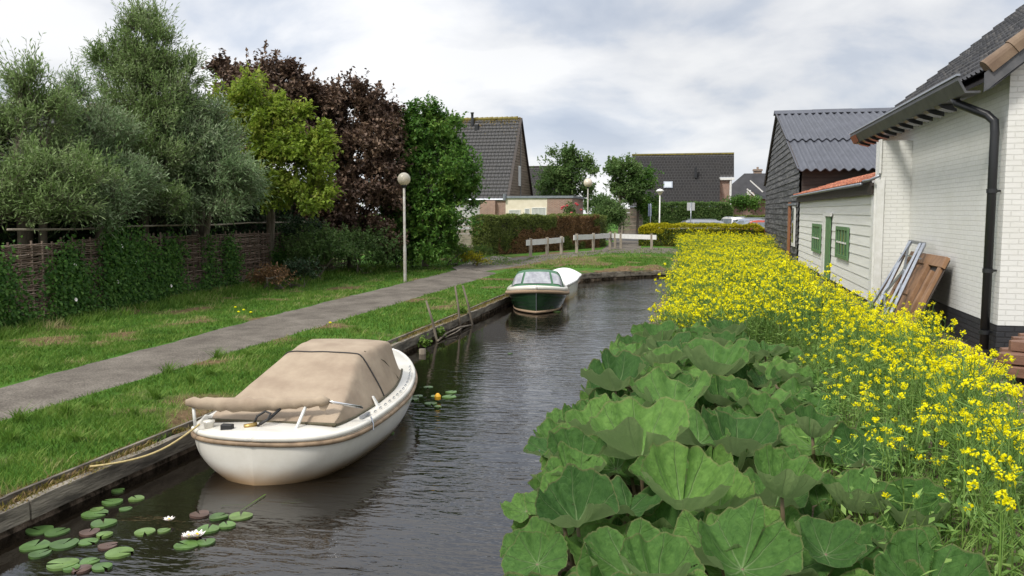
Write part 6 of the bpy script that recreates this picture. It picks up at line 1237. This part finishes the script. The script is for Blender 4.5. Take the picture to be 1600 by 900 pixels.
# ================================================================== rapeseed
def rape(seed, lod, h=None):
    """returns stem V,F,(r) and list of blossom clusters V,F"""
    rs = np.random.default_rng(seed); h = h or .75 + .3 * rs.random(); mbS = MB()
    lean = rs.normal(size=2) * .09; top = Vector((lean[0], lean[1], h)); segs = 3 if lod else 2; n = 4 if lod else 3
    mbS.tube([(0, 0, 0), (lean[0] * .3, lean[1] * .3, h * .5), tuple(top)], [.009, .007, .003], n, cap=False)
    heads = [top]; nb = rs.integers(4, 7) if lod else rs.integers(3, 6)
    for k in range(nb):
        f = .40 + .5 * rs.random(); a = rs.random() * 6.283; p = Vector((lean[0] * f, lean[1] * f, h * f)); ln = (.16 + .22 * rs.random()); e_ = p + Vector((math.cos(a) * ln * .8, math.sin(a) * ln * .8, min(h * 1.03 - p.z, ln * (1.0 + .7 * rs.random())))); m_ = p.lerp(e_, .5) + Vector((math.cos(a) * .04, math.sin(a) * .04, -.02)); mbS.tube([p, m_, e_], [.005, .004, .0025], n, cap=False); heads.append(e_)
    # pods sticking out of the upper stems
    for hd in heads:
        for k in range(9 if lod else 4):
            z = .03 + .24 * rs.random(); a = rs.random() * 6.283; p = hd - Vector((0, 0, z)) - Vector((hd.x, hd.y, 0)) * z * .5; q = p + Vector((math.cos(a), math.sin(a), .9)) * (.05 + .03 * rs.random()); s = Vector((-math.sin(a), math.cos(a), 0)) * .0022 * (1 if lod else 2); mbS.face([p - s, p + s, q + s * .4, q - s * .4])
    for k in range(11 if lod else 6):                                       # narrow leaves
        z = h * (.04 + .6 * rs.random()); a = rs.random() * 6.283; ln = .08 + .14 * rs.random() * (1.1 - z / h); D = Vector((math.cos(a), math.sin(a), .35)); S = Vector((-math.sin(a), math.cos(a), 0)) * ln * .16; p = Vector((lean[0] * z / h, lean[1] * z / h, z)); mbS.face([p, p + D * ln * .5 + S, p + D * ln + Vector((0, 0, -.03)), p + D * ln * .5 - S])
    cl = []
    for hd in heads:
        if rs.random() < .1: continue
        n_ = int(rs.integers(12, 22)) if lod else int(rs.integers(7, 11)); rr = (.031 + .022 * rs.random()) * (1 if lod else 1.1); u = rs.normal(size=(n_, 3)); u /= np.linalg.norm(u, axis=1, keepdims=True); P = np.array(hd) + u * rr * np.array([1, 1, .75]) * (.5 + .5 * rs.random(n_))[:, None]; s_ = (.0108 if lod else .0145) * (.7 + .6 * rs.random(n_))
        T1 = np.cross(u + rs.normal(size=(n_, 3)) * .4, [0.3, .5, 1.0]); T1 /= np.linalg.norm(T1, axis=1, keepdims=True); T2 = np.cross(u, T1); T2 /= np.linalg.norm(T2, axis=1, keepdims=True); a1 = T1 * s_[:, None]; a2 = T2 * s_[:, None]
        V = np.stack([P - a1, P - a2, P + a1, P + a2], 1).reshape(-1, 3)
        if lod: V2 = np.stack([P - a1 * .9 + u * .004, P + np.cross(u, a1) * .3 - a2 * .3, P + a1 * .9 + u * .006, P + a2 * .35 + u * .01], 1).reshape(-1, 3); V = np.concatenate([V, V2])
        cl.append((V, np.arange(len(V)).reshape(-1, 4)))
    return mbS, cl
def tri2quadarr(mb):
    """pad MB faces to quads arrays"""
    V = np.array(mb.v); F = np.array([f if len(f) == 4 else (f[0], f[1], f[2], f[2]) for f in mb.f if len(f) in (3, 4)]); return V, F
def field_ok(x, y, jit=.0):
    """where rapeseed grows"""
    left = np.interp(y, [4, 8, 12.5, 14, 16, 38, 48], [1.55, 1.5, 1.3, -.75, -.85, -1.2, -1.6]); right = np.interp(y, [3, 9.5, 11.3, 14, 17.5, 20, 35, 50], [3.2, 2.8, 2.85, 2.95, 2.75, 2.9, 3.2, 3.2])
    return (x > left + jit) & (x < right)
# far field as one mass
prot = []
for s in range(14):
    mbS, cl = rape(100 + s, 0); Vs, Fs = tri2quadarr(mbS); Vc = np.concatenate([c[0] for c in cl]); prot.append((Vs, Fs, Vc))
def scatter_field(n, y0, y1, hs):
    x = rg.random(n) * 5.6 - 2.1; y = y0 + rg.random(n) * (y1 - y0); k = field_ok(x, y); return x[k], y[k]
XX = []; YY = []
for (y0, y1, dens) in ((12.2, 20, 30), (20, 30, 25), (30, 48.6, 22)):
    x, y = scatter_field(int(5.6 * (y1 - y0) * dens), y0, y1, 1); XX.append(x); YY.append(y)
x = np.concatenate(XX); y = np.concatenate(YY); pid = rg.integers(0, 14, len(x)); rot = rg.random(len(x)) * 6.283; sc = (.52 + .70 * fbm(x, y, .8)) * (.84 + .30 * rg.random(len(x))) * (1 - .50 * sst(1.9, 3.0, x) * (y < 40)); zz = np.maximum(hgt(x, y), .22) - .02
dens_ok = rg.random(len(x)) < np.clip(.55 + 1.2 * (fbm(x + 9, y, .9) - .35), .3, 1) ; x, y, pid, rot, sc, zz = [a[dens_ok] for a in (x, y, pid, rot, sc, zz)]
VS = []; FS = []; VC = []; o1 = 0
for k in range(14):
    ii = np.where(pid == k)[0]; Vs, Fs, Vc = prot[k]; c, s = np.cos(rot[ii]), np.sin(rot[ii])
    def place(V):
        X_ = (V[None, :, 0] * c[:, None] - V[None, :, 1] * s[:, None]) * sc[ii][:, None] + x[ii][:, None]; Y_ = (V[None, :, 0] * s[:, None] + V[None, :, 1] * c[:, None]) * sc[ii][:, None] + y[ii][:, None]; Z_ = V[None, :, 2] * sc[ii][:, None] + zz[ii][:, None]; return np.stack([X_, Y_, Z_], -1)
    a = place(Vs).reshape(-1, 3); f = (Fs[None] + (np.arange(len(ii)) * len(Vs))[:, None, None]).reshape(-1, 4) + o1; VS.append(a); FS.append(f); o1 += len(a); VC.append(place(Vc).reshape(-1, 3))
VS = np.concatenate(VS); FS = np.concatenate(FS); VC = np.concatenate(VC); FC = np.arange(len(VC)).reshape(-1, 4)
# degenerate quads (padded triangles) are fine as tubes give quads only
fo = nmesh('rapeseed_field', np.concatenate([VS, VC]), np.concatenate([FS, FC + len(VS)]), [M['rape_stem'], M['rape_flower']], rnd=rg.random(len(FS) + len(FC)), mi=np.concatenate([np.zeros(len(FS), int), np.ones(len(FC), int)]))
tag(fo, 'dense mass of bright yellow rapeseed in bloom between the canal and the barns', 'rapeseed', kind='stuff'); print('field plants', len(x), 'faces', len(FS) + len(FC))
# near plants one by one
vari = []
for s in range(9):
    mbS, cl = rape(500 + s, 1); Vs, Fs = tri2quadarr(mbS); vari.append((nmesh('stem', Vs, Fs, M['rape_stem'], link=False), [nmesh('blossom', V, F, M['rape_flower'], link=False) for V, F in cl]))
pts_ = []
while len(pts_) < 300:
    yy = 3.6 + (12.6 - 3.6) * random.random() ** .8; lft = np.interp(yy, [3.6, 5, 8, 10, 12.6], [1.15, 1.05, 1.0, 1.15, 1.1]); rgt = np.interp(yy, [3.6, 7, 9, 11, 12.6], [3.1, 2.65, 2.7, 2.8, 2.85]); xx = lft + (rgt - lft) * random.random() ** .62
    if all((xx - a) ** 2 + (yy - b_) ** 2 > .10 ** 2 for a, b_, c_ in pts_): pts_.append((xx, yy, 0))
# a few stragglers at the wall
pts_ += [(3.42, 14.2, 1), (3.55, 14.9, 1), (3.3, 13.5, 1), (3.5, 13.7, 1), (3.2, 16.5, 1), (3.1, 15.6, 1), (3.35, 15.2, 1)]
for i, (xx, yy, st) in enumerate(pts_):
    edge = xx - float(np.interp(yy, [3.6, 12.6], [1.1, 1.1])) < .5
    if st: lab, grp = 'rapeseed plant growing against the white wall by the wooden panel', 'rapeseed plants at the wall foot'
    elif edge: lab, grp = 'rapeseed plant with sparse yellow heads among the butterbur leaves', 'rapeseed plants among the butterbur'
    elif yy < 5.6: lab, grp = 'yellow rapeseed plant at the bottom right corner, nearest the viewer', 'rapeseed plants at the bottom right corner'
    elif xx > 2.35 and yy > 9.2: lab, grp = 'yellow rapeseed plant on the bare ground edge before the brown plank stack', 'rapeseed plants before the plank stack'
    elif yy > 9.6: lab, grp = 'yellow rapeseed plant between the far butterbur leaves and the white wall', 'rapeseed plants right of the far butterbur'
    elif yy > 7.4: lab, grp = 'yellow rapeseed plant in the dense middle of the near right stand', 'rapeseed plants of the dense near stand'
    else: lab, grp = 'tall yellow rapeseed plant at the right, between the corner and the dense stand', 'rapeseed plants of the near foreground'
    me, cls = vari[i % 9]; t = thing('rapeseed_plant', (xx, yy, float(hgt(xx, yy)) - .02), lab, 'rapeseed plant', grp, random.uniform(0, 6.28)); s_ = random.uniform(.70, 1.0) * (1.05 if yy < 6 else 1) * (.82 if edge else 1) * (.8 if xx > 2.45 and yy > 6.5 else 1); t.scale = (s_, s_, s_)
    o = bpy.data.objects.new('stem', me); col.objects.link(o); o.parent = t
    for j, c in enumerate(cls):
        if (edge and j % 3 == 2) or random.random() < .12: continue
        o = bpy.data.objects.new('blossom', c); col.objects.link(o); o.parent = t
# green undergrowth between them
n = 42000; x = rg.random(n) * 5.0 - 1.6; y = 3.4 + rg.random(n) * 16; k = (field_ok(x, y) | ((x > .9) & (x < 3.05) & (y < 13))) & (fbm(x, y, 1.4) > .30); x, y = x[k], y[k]
P = np.stack([x, y, hgt(x, y)], -1); tag(tufts('undergrowth', P, .12 + .30 * rg.random(len(P)) * fbm(x, y, 1.2), np.full(len(P), .009), M['rape_stem'], lean=.9), 'tangle of fine green stalks and grass under the near rapeseed', 'undergrowth', kind='stuff')
n = 3600; x = rg.random(n) * 2.3 + .9; y = 3.4 + rg.random(n) * 10; z = hgt(x, y) + .05 + .35 * rg.random(n); V, F = leaves(np.stack([x, y, z], -1), rg.normal(size=(n, 3)) * np.array([1, 1, .4]), np.array([0, 0, 1.0]) + rg.normal(size=(n, 3)) * .4, .04 + .07 * rg.random(n), .015 + .02 * rg.random(n)); tag(nmesh('weeds', V, F, M['rape_stem']), 'low leafy weeds growing between the near rapeseed stalks', 'weeds', kind='stuff')
# ================================================================== butterbur
def leafmat():
    m = bpy.data.materials.new('butterbur_leaf'); m.use_nodes = True; t = m.node_tree; b = t.nodes['Principled BSDF']; b.inputs['Roughness'].default_value = .62; b.inputs['Specular IOR Level'].default_value = .25
    uv = t.nodes.new('ShaderNodeUVMap'); uv.uv_map = 'UVMap'; s = t.nodes.new('ShaderNodeSeparateXYZ'); t.links.new(uv.outputs[0], s.inputs[0])
    def mt(op, a, b_=None, c=None):
        n = t.nodes.new('ShaderNodeMath'); n.operation = op
        for i, v in enumerate((a, b_, c)):
            if v is None: continue
            if isinstance(v, (int, float)): n.inputs[i].default_value = v
            else: t.links.new(v, n.inputs[i])
        return n.outputs[0]
    th, r = s.outputs[0], s.outputs[1]                         # angle in turns, radius 0..1
    nz = t.nodes.new('ShaderNodeTexNoise'); nz.inputs['Scale'].default_value = 3; t.links.new(uv.outputs[0], nz.inputs[0])
    thw = mt('ADD', th, mt('MULTIPLY', mt('SUBTRACT', nz.outputs[0], .5), .03))
    f = mt('ABSOLUTE', mt('SUBTRACT', mt('FRACT', mt('MULTIPLY', thw, 9.0)), .5))          # 0 on a main vein
    dist = mt('MULTIPLY', mt('MULTIPLY', f, r), .62)
    main = mt('SUBTRACT', 1, mt('MINIMUM', mt('DIVIDE', dist, mt('SUBTRACT', .021, mt('MULTIPLY', r, .013))), 1))
    sec = mt('ABSOLUTE', mt('SUBTRACT', mt('FRACT', mt('SUBTRACT', mt('MULTIPLY', r, 6.5), mt('MULTIPLY', f, 5.0))), .5)); secv = mt('MULTIPLY', mt('SUBTRACT', 1, mt('MINIMUM', mt('MULTIPLY', sec, 11), 1)), mt('MINIMUM', mt('MULTIPLY', r, 1.5), 1))
    tc = t.nodes.new('ShaderNodeTexCoord'); n2 = t.nodes.new('ShaderNodeTexNoise'); n2.inputs['Scale'].default_value = 7; n2.inputs['Detail'].default_value = 9; n2.inputs['Roughness'].default_value = .7; t.links.new(tc.outputs['Object'], n2.inputs[0])
    oi = t.nodes.new('ShaderNodeObjectInfo')
    rp_ = t.nodes.new('ShaderNodeValToRGB'); rp_.color_ramp.elements[0].position = .3; rp_.color_ramp.elements[0].color = (.052, .135, .026, 1); rp_.color_ramp.elements[1].position = .7; rp_.color_ramp.elements[1].color = (.125, .26, .055, 1); t.links.new(n2.outputs[0], rp_.inputs[0])
    hs = t.nodes.new('ShaderNodeHueSaturation'); t.links.new(rp_.outputs[0], hs.inputs['Color']); vr = t.nodes.new('ShaderNodeMapRange'); vr.inputs[3].default_value = .55; vr.inputs[4].default_value = 1.35; t.links.new(oi.outputs['Random'], vr.inputs[0]); t.links.new(vr.outputs[0], hs.inputs['Value']); hr = t.nodes.new('ShaderNodeMapRange'); hr.inputs[3].default_value = .515; hr.inputs[4].default_value = .485; t.links.new(oi.outputs['Random'], hr.inputs[0]); t.links.new(hr.outputs[0], hs.inputs['Hue'])
    mxv = t.nodes.new('ShaderNodeMixRGB'); mxv.inputs[2].default_value = (.30, .40, .19, 1); t.links.new(mt('MULTIPLY', main, .6), mxv.inputs[0]); t.links.new(hs.outputs[0], mxv.inputs[1])
    mx2 = t.nodes.new('ShaderNodeMixRGB'); mx2.inputs[2].default_value = (.15, .25, .09, 1); t.links.new(mt('MULTIPLY', secv, .30), mx2.inputs[0]); t.links.new(mxv.outputs[0], mx2.inputs[1])
    # pale chewed / browned blotches, with a shape of their own
    n3 = t.nodes.new('ShaderNodeTexNoise'); n3.inputs['Scale'].default_value = 2.2; n3.inputs['Detail'].default_value = 9; n3.inputs['Roughness'].default_value = .8; t.links.new(tc.outputs['Object'], n3.inputs[0]); bl = t.nodes.new('ShaderNodeMapRange'); bl.inputs[1].default_value = .64; bl.inputs[2].default_value = .74; bl.inputs[4].default_value = .8; t.links.new(n3.outputs[0], bl.inputs[0]); mx3 = t.nodes.new('ShaderNodeMixRGB'); mx3.inputs[2].default_value = (.26, .24, .13, 1); t.links.new(bl.outputs[0], mx3.inputs[0]); t.links.new(mx2.outputs[0], mx3.inputs[1])
    rimf = mt('MULTIPLY', mt('MAXIMUM', mt('SUBTRACT', r, .965), 0), 18); mx5 = t.nodes.new('ShaderNodeMixRGB'); mx5.inputs[2].default_value = (.24, .20, .10, 1); t.links.new(mt('MINIMUM', rimf, .5), mx5.inputs[0]); t.links.new(mx3.outputs[0], mx5.inputs[1])
    # the felted underside is a paler green
    ge = t.nodes.new('ShaderNodeNewGeometry'); mx4 = t.nodes.new('ShaderNodeMixRGB'); mx4.inputs[2].default_value = (.25, .34, .14, 1); t.links.new(mt('MULTIPLY', ge.outputs['Backfacing'], .8), mx4.inputs[0]); t.links.new(mx5.outputs[0], mx4.inputs[1])
    t.links.new(mx4.outputs[0], b.inputs['Base Color'])
    hgt_ = mt('SUBTRACT', mt('MULTIPLY', n2.outputs[0], .8), mt('ADD', mt('MULTIPLY', main, .35), mt('MULTIPLY', secv, .10))); bn = t.nodes.new('ShaderNodeBump'); bn.inputs['Distance'].default_value = .022; t.links.new(hgt_, bn.inputs['Height']); t.links.new(bn.outputs[0], b.inputs['Normal'])
    tr = t.nodes.new('ShaderNodeBsdfTranslucent'); t.links.new(mx4.outputs[0], tr.inputs[0]); ms = t.nodes.new('ShaderNodeMixShader'); ms.inputs[0].default_value = .34; t.links.new(b.outputs[0], ms.inputs[1]); t.links.new(tr.outputs[0], ms.inputs[2])
    n4 = t.nodes.new('ShaderNodeTexNoise'); n4.inputs['Scale'].default_value = 5; n4.inputs['Detail'].default_value = 2; ofs = t.nodes.new('ShaderNodeVectorMath'); ofs.operation = 'ADD'; t.links.new(tc.outputs['Object'], ofs.inputs[0]); sc_ = t.nodes.new('ShaderNodeMath'); sc_.operation = 'MULTIPLY'; sc_.inputs[1].default_value = 40; t.links.new(oi.outputs['Random'], sc_.inputs[0]); t.links.new(sc_.outputs[0], ofs.inputs[1]); t.links.new(ofs.outputs[0], n4.inputs[0])
    hole = mt('GREATER_THAN', n4.outputs[0], .735); tp = t.nodes.new('ShaderNodeBsdfTransparent'); mh_ = t.nodes.new('ShaderNodeMixShader'); t.links.new(hole, mh_.inputs[0]); t.links.new(ms.outputs[0], mh_.inputs[1]); t.links.new(tp.outputs[0], mh_.inputs[2]); t.links.new(mh_.outputs[0], t.nodes['Material Output'].inputs[0])
    t.links.new(ofs.outputs[0], n3.inputs[0])
    return m
LM = leafmat()
def butter_leaf(seed, cup, wave):
    """kidney-shaped leaf of radius 1, stalk at the origin, notch towards -y"""
    rs = np.random.default_rng(seed); nr_, na = 20, 110; cut = .006
    th = np.linspace(cut, 1 - cut, na + 1); ang = (th * 2 * np.pi) - np.pi / 2            # notch at -y
    ph = rs.random(6) * 6.28; R_ = .92 + .07 * np.sin(2 * ang + ph[0]) * .5 + .05 * np.sin(3 * ang + ph[1]) - .03 * np.abs(np.sin(4.5 * 2 * np.pi * th)) + .03 * np.abs(((th * 38) % 1) - .5) * 2 * (.4 + rs.random(na + 1) * .8) - .02 * rs.random(na + 1)
    R_ = R_ * (1 - .30 * np.exp(-((np.minimum(th, 1 - th) - cut) / .022)))
    V = [];
    for i in range(nr_ + 1):
        f = (i / nr_) ** .9 if i else 0.0; f = max(f, .02); rr = R_ * f
        z = cup * f ** 1.7 + wave * f ** 2.2 * (np.sin(2 * ang + ph[2]) * .55 + np.sin(3 * ang + ph[3]) * .45 + .38 * np.sin(5 * ang + ph[4]) + .20 * np.sin(11 * ang + ph[5])) - .035 * f * np.cos(9 * 2 * np.pi * th) * (1 if True else 0)
        z = z + .055 * f * (fbm(rr * np.cos(ang) * 3.2 + seed, rr * np.sin(ang) * 3.2 + 7, 1.0, 4) - .5) * 2 + .028 * f * (fbm(rr * np.cos(ang) * 9 + seed, rr * np.sin(ang) * 9, 1.0, 2) - .5) * 2
        rr = rr * (1 - .16 * cup * f); V.append(np.stack([rr * np.cos(ang), rr * np.sin(ang), z], -1))
    V = np.array(V); n_ = na + 1; a = (np.arange(nr_)[:, None] * n_ + np.arange(na)).ravel(); F = np.stack([a, a + n_, a + n_ + 1, a + 1], -1)[:, ::-1]
    UVv = np.stack([np.tile(th, nr_ + 1), np.repeat(np.array([i / nr_ for i in range(nr_ + 1)]), n_)], -1); uv = UVv[F.ravel()]
    V = V.reshape(-1, 3); V[:, 0] += 0
    me = nmesh('leaf', V, F, LM, link=False, uv=uv, smooth=True)
    nrm_ = np.zeros(3); me.update()
    if me.polygons[5].normal.z < 0: me.flip_normals()
    return me
BL = [butter_leaf(900 + i, c, w_) for i, (c, w_) in enumerate([(.64, .17), (.78, .16), (.50, .22), (.68, .18), (.42, .24), (.88, .16), (.32, .22), (.24, .20), (.56, .26), (.40, .24), (.66, .24), (.46, .2)])]
def add_leaf(t, px_, py_, pz, rad, tiltx, tilty, rz, var):
    o = bpy.data.objects.new('leaf', BL[var % 12]); col.objects.link(o); o.parent = t
    o.matrix_parent_inverse = Matrix.Identity(4); o.location = Vector((px_, py_, pz)) - t.location; o.rotation_mode = 'XYZ'
    Mx = Matrix.Rotation(YAW, 3, 'Z') @ Matrix.Rotation(tilty, 3, 'Y') @ Matrix.Rotation(tiltx, 3, 'X') @ Matrix.Rotation(rz, 3, 'Z'); o.rotation_euler = Mx.to_euler(); o.scale = (rad, rad, rad)
    return o
stalkm = mat('reddish_leaf_stalk', (.13, .13, .06), .6, (.18, .10, .08), 6)
def stalk(t, p, q):
    mb = MB(); a = Vector(p) - t.location; b_ = Vector(q) - t.location; mb.tube([a, a.lerp(b_, .55) + Vector((0, 0, -.04)) + (b_ - a) * .06, b_], [.020, .016, .012], 7); mb.build('stalk', stalkm, t, smooth=True)
# foreground plants: pixel centre of the top leaf, its width in pixels, height, tilt back (deg), roll
HEROES = [
 (1067, 772, 178, .88, 14, 2, 'butterbur plant whose bright cupped leaf sits in the centre of the foreground', 1, 2.9),
 (1000, 690, 184, .92, 6, -3, 'butterbur plant with the widest boat-shaped leaf, above the central bright cup', 0, 0),
 (1116, 572, 132, .98, 4, 0, 'butterbur plant with a wide fan leaf directly in front of the rapeseed', 3, 1.2),
 (902, 800, 150, .72, 16, -6, 'butterbur plant with a light folded leaf left of the central bright cup', 10, .7),
 (1222, 762, 128, .92, 10, 8, 'butterbur plant with a tall pale cup right of the central bright one', 5, 2.0),
 (1160, 868, 196, .86, 20, 2, 'butterbur plant with a broad folded leaf at the bottom edge under the central cup', 8, 2.4),
 (985, 880, 190, .74, 34, -6, 'butterbur plant with a dark heavily veined flat leaf at the bottom edge', 7, 3.1),
 (1290, 852, 132, .86, 18, 4, 'butterbur plant with a ruffled leaf at the bottom, left of the near rapeseed', 2, 1.6),
 (1152, 694, 150, .78, 8, 4, 'butterbur plant with a dark spreading leaf right of the widest one', 3, 4.0),
 (1046, 628, 150, .84, 10, -2, 'butterbur plant with a rumpled brown-edged leaf above the widest one', 8, 5.2),
 (962, 596, 118, .80, 8, -8, 'butterbur plant overhanging the water below the rapeseed corner', 10, 3.6),
 (1182, 628, 112, .82, 6, 2, 'butterbur plant with a dark saucer leaf below the rapeseed edge', 9, .4),
 (1270, 674, 82, .90, 6, 6, 'butterbur plant with a small pale upright leaf half inside the rapeseed', 5, 5.5),
 (1385, 690, 120, .80, 14, 4, 'butterbur plant standing furthest right, ringed by rapeseed', 4, 2.2),
 (868, 700, 100, .62, 8, -12, 'butterbur plant drooping over the water left of the folded leaf', 9, 1.0),
 (840, 868, 122, .56, 20, -14, 'butterbur plant nearest the water at the bottom edge', 7, 2.5),
 (822, 790, 82, .50, 10, -16, 'butterbur plant with a pale mottled leaf furthest out over the water', 6, .2),
 (1054, 548, 96, .90, 5, -4, 'butterbur plant at the water side of the rapeseed edge', 2, 2.0),
 (1134, 520, 76, .92, 4, 0, 'farthest butterbur plant, small against the rapeseed', 0, 4.4),
 (1196, 548, 74, .90, 4, 4, 'butterbur plant tucked in the notch of the rapeseed', 11, 3.3),
 (1236, 588, 88, .84, 6, 4, 'butterbur plant with a flat leaf touched by rapeseed stalks', 9, 5.0),
 (1420, 868, 140, .70, 16, 4, 'butterbur plant low among the nearest rapeseed stalks', 4, 1.1),
 (935, 668, 110, .72, 8, -8, 'butterbur plant with a dark leaf tucked left of the widest one', 3, 2.2),
 (1090, 590, 90, .72, 6, 0, 'butterbur plant in shade under the wide fan leaf', 6, .9),
 (1330, 770, 110, .62, 8, 6, 'butterbur plant in the shade right of the tall pale cup', 9, 4.1),
]
anch = []
for px, py, wpx, z, tx, ty, lab, var, rz in HEROES:
    p = gz(px, py, z); d_ = (p - O).dot(Vector((-math.sin(YAW), math.cos(YAW), 0))); rad = wpx / FPX * d_ / 2 * 1.06
    bx, by = max(p.x, -1.15) + .05, p.y + .15; t = thing('butterbur_plant', (bx, by, float(hgt(bx, by))), lab, 'butterbur', 'butterbur plants on the bank'); anch.append((t, p, rad, d_))
    add_leaf(t, p.x, p.y, z - .22 * rad, rad, R(tx), R(ty), rz, var); stalk(t, t.location, (p.x, p.y, z - .22 * rad))
# lower storeys of leaves fill each plant out
occ = [(p.x, p.y, r, p.z) for t, p, r, d_ in anch]
for zc_, n_try, rmin, rmax, gap in ((.66, 260, .24, .36, .34), (.42, 420, .24, .38, .30), (.24, 300, .2, .32, .32)):
    got = []
    for _ in range(n_try):
        yy = 3.5 + (14.6 - 3.5) * random.random(); xr = float(np.interp(yy, [3.5, 5, 8, 11, 13, 14.6], [1.7, 1.45, 1.3, 1.2, .9, .3])); xl_ = -1.42 if zc_ < .6 else -1.2; xl_ += .12 * math.sin(yy * 1.9) + .38 * float(sst(8, 5, yy))
        xx = xl_ + (xr - xl_) * random.random()
        if any((xx - a) ** 2 + (yy - b_) ** 2 < gap ** 2 for a, b_ in got): continue
        if zc_ > .6 and any((xx - a) ** 2 + (yy - b_) ** 2 < (r_ * .75) ** 2 for a, b_, r_, z_ in occ): continue
        got.append((xx, yy)); rr = random.uniform(rmin, rmax); zz_ = zc_ + random.uniform(-.07, .09) - .16 * max(0, -xx - .7)
        t = min(anch, key=lambda q: (q[0].location.x - xx) ** 2 + (q[0].location.y - yy) ** 2)[0]
        out_ = -max(0, -.5 - xx) * 14; add_leaf(t, xx, yy, zz_, rr, R(random.uniform(-4, 20)), R(random.uniform(-10, 10) + out_), random.uniform(0, 6.28), random.randrange(12))
        if zc_ > .3: stalk(t, (t.location.x + (xx - t.location.x) * .35, t.location.y + (yy - t.location.y) * .35, t.location.z), (xx, yy, zz_))
# dandelions in the grass
for px, py in ((373, 494), (381, 491), (392, 494), (368, 487), (516, 510)):
    p = gz(px, py, .34); p.z = float(hgt(p.x, p.y)); t = thing('dandelion', p, 'tiny yellow dandelion flower in the grass before the woven fence' if px < 500 else 'single yellow dandelion on the canal side of the path', 'flower', 'dandelions by the woven fence' if px < 500 else None); mb = MB(); mb.tube([(0, 0, 0), (0, 0, .11)], .004, 4); mb.build('stem', M['rape_stem'], t, rnd=True); mb = MB(); mb.lathe([(0, .10), (.03, .115), (.035, .125), (.015, .14), (0, .14)], n=8); mb.build('blossom', M['rape_flower'], t, rnd=True)
# weeds sprouting at the foot of the planks near the stakes
for px, py, lab in ((663, 538, 'bright green weed sprouting on the rotten pile stump'), (688, 524, 'small weed at the waterline beside the nearest stake'), (722, 490, 'green weed on top of the edging between the far stakes')):
    p = gz(px, py, .08 if py > 500 else .27); n = 130; q = unit(n) * rg.random(n)[:, None] ** .5 * .13 + np.array(p) + np.array([0, 0, .06]); V, F = leaves(q, rg.normal(size=(n, 3)), np.array([0, 0, 1.0]) + rg.normal(size=(n, 3)) * .3, np.full(n, .07), np.full(n, .05)); tag(nmesh('weed', V, F, M['lf_low']), lab, 'weed')
# ------------------------------------------------------------------ put every empty at the foot of its thing
for t in [o for o in col.objects if o.type == 'EMPTY' and o.parent is None and tuple(o.location) == (0, 0, 0) and o.children]: settle(t)
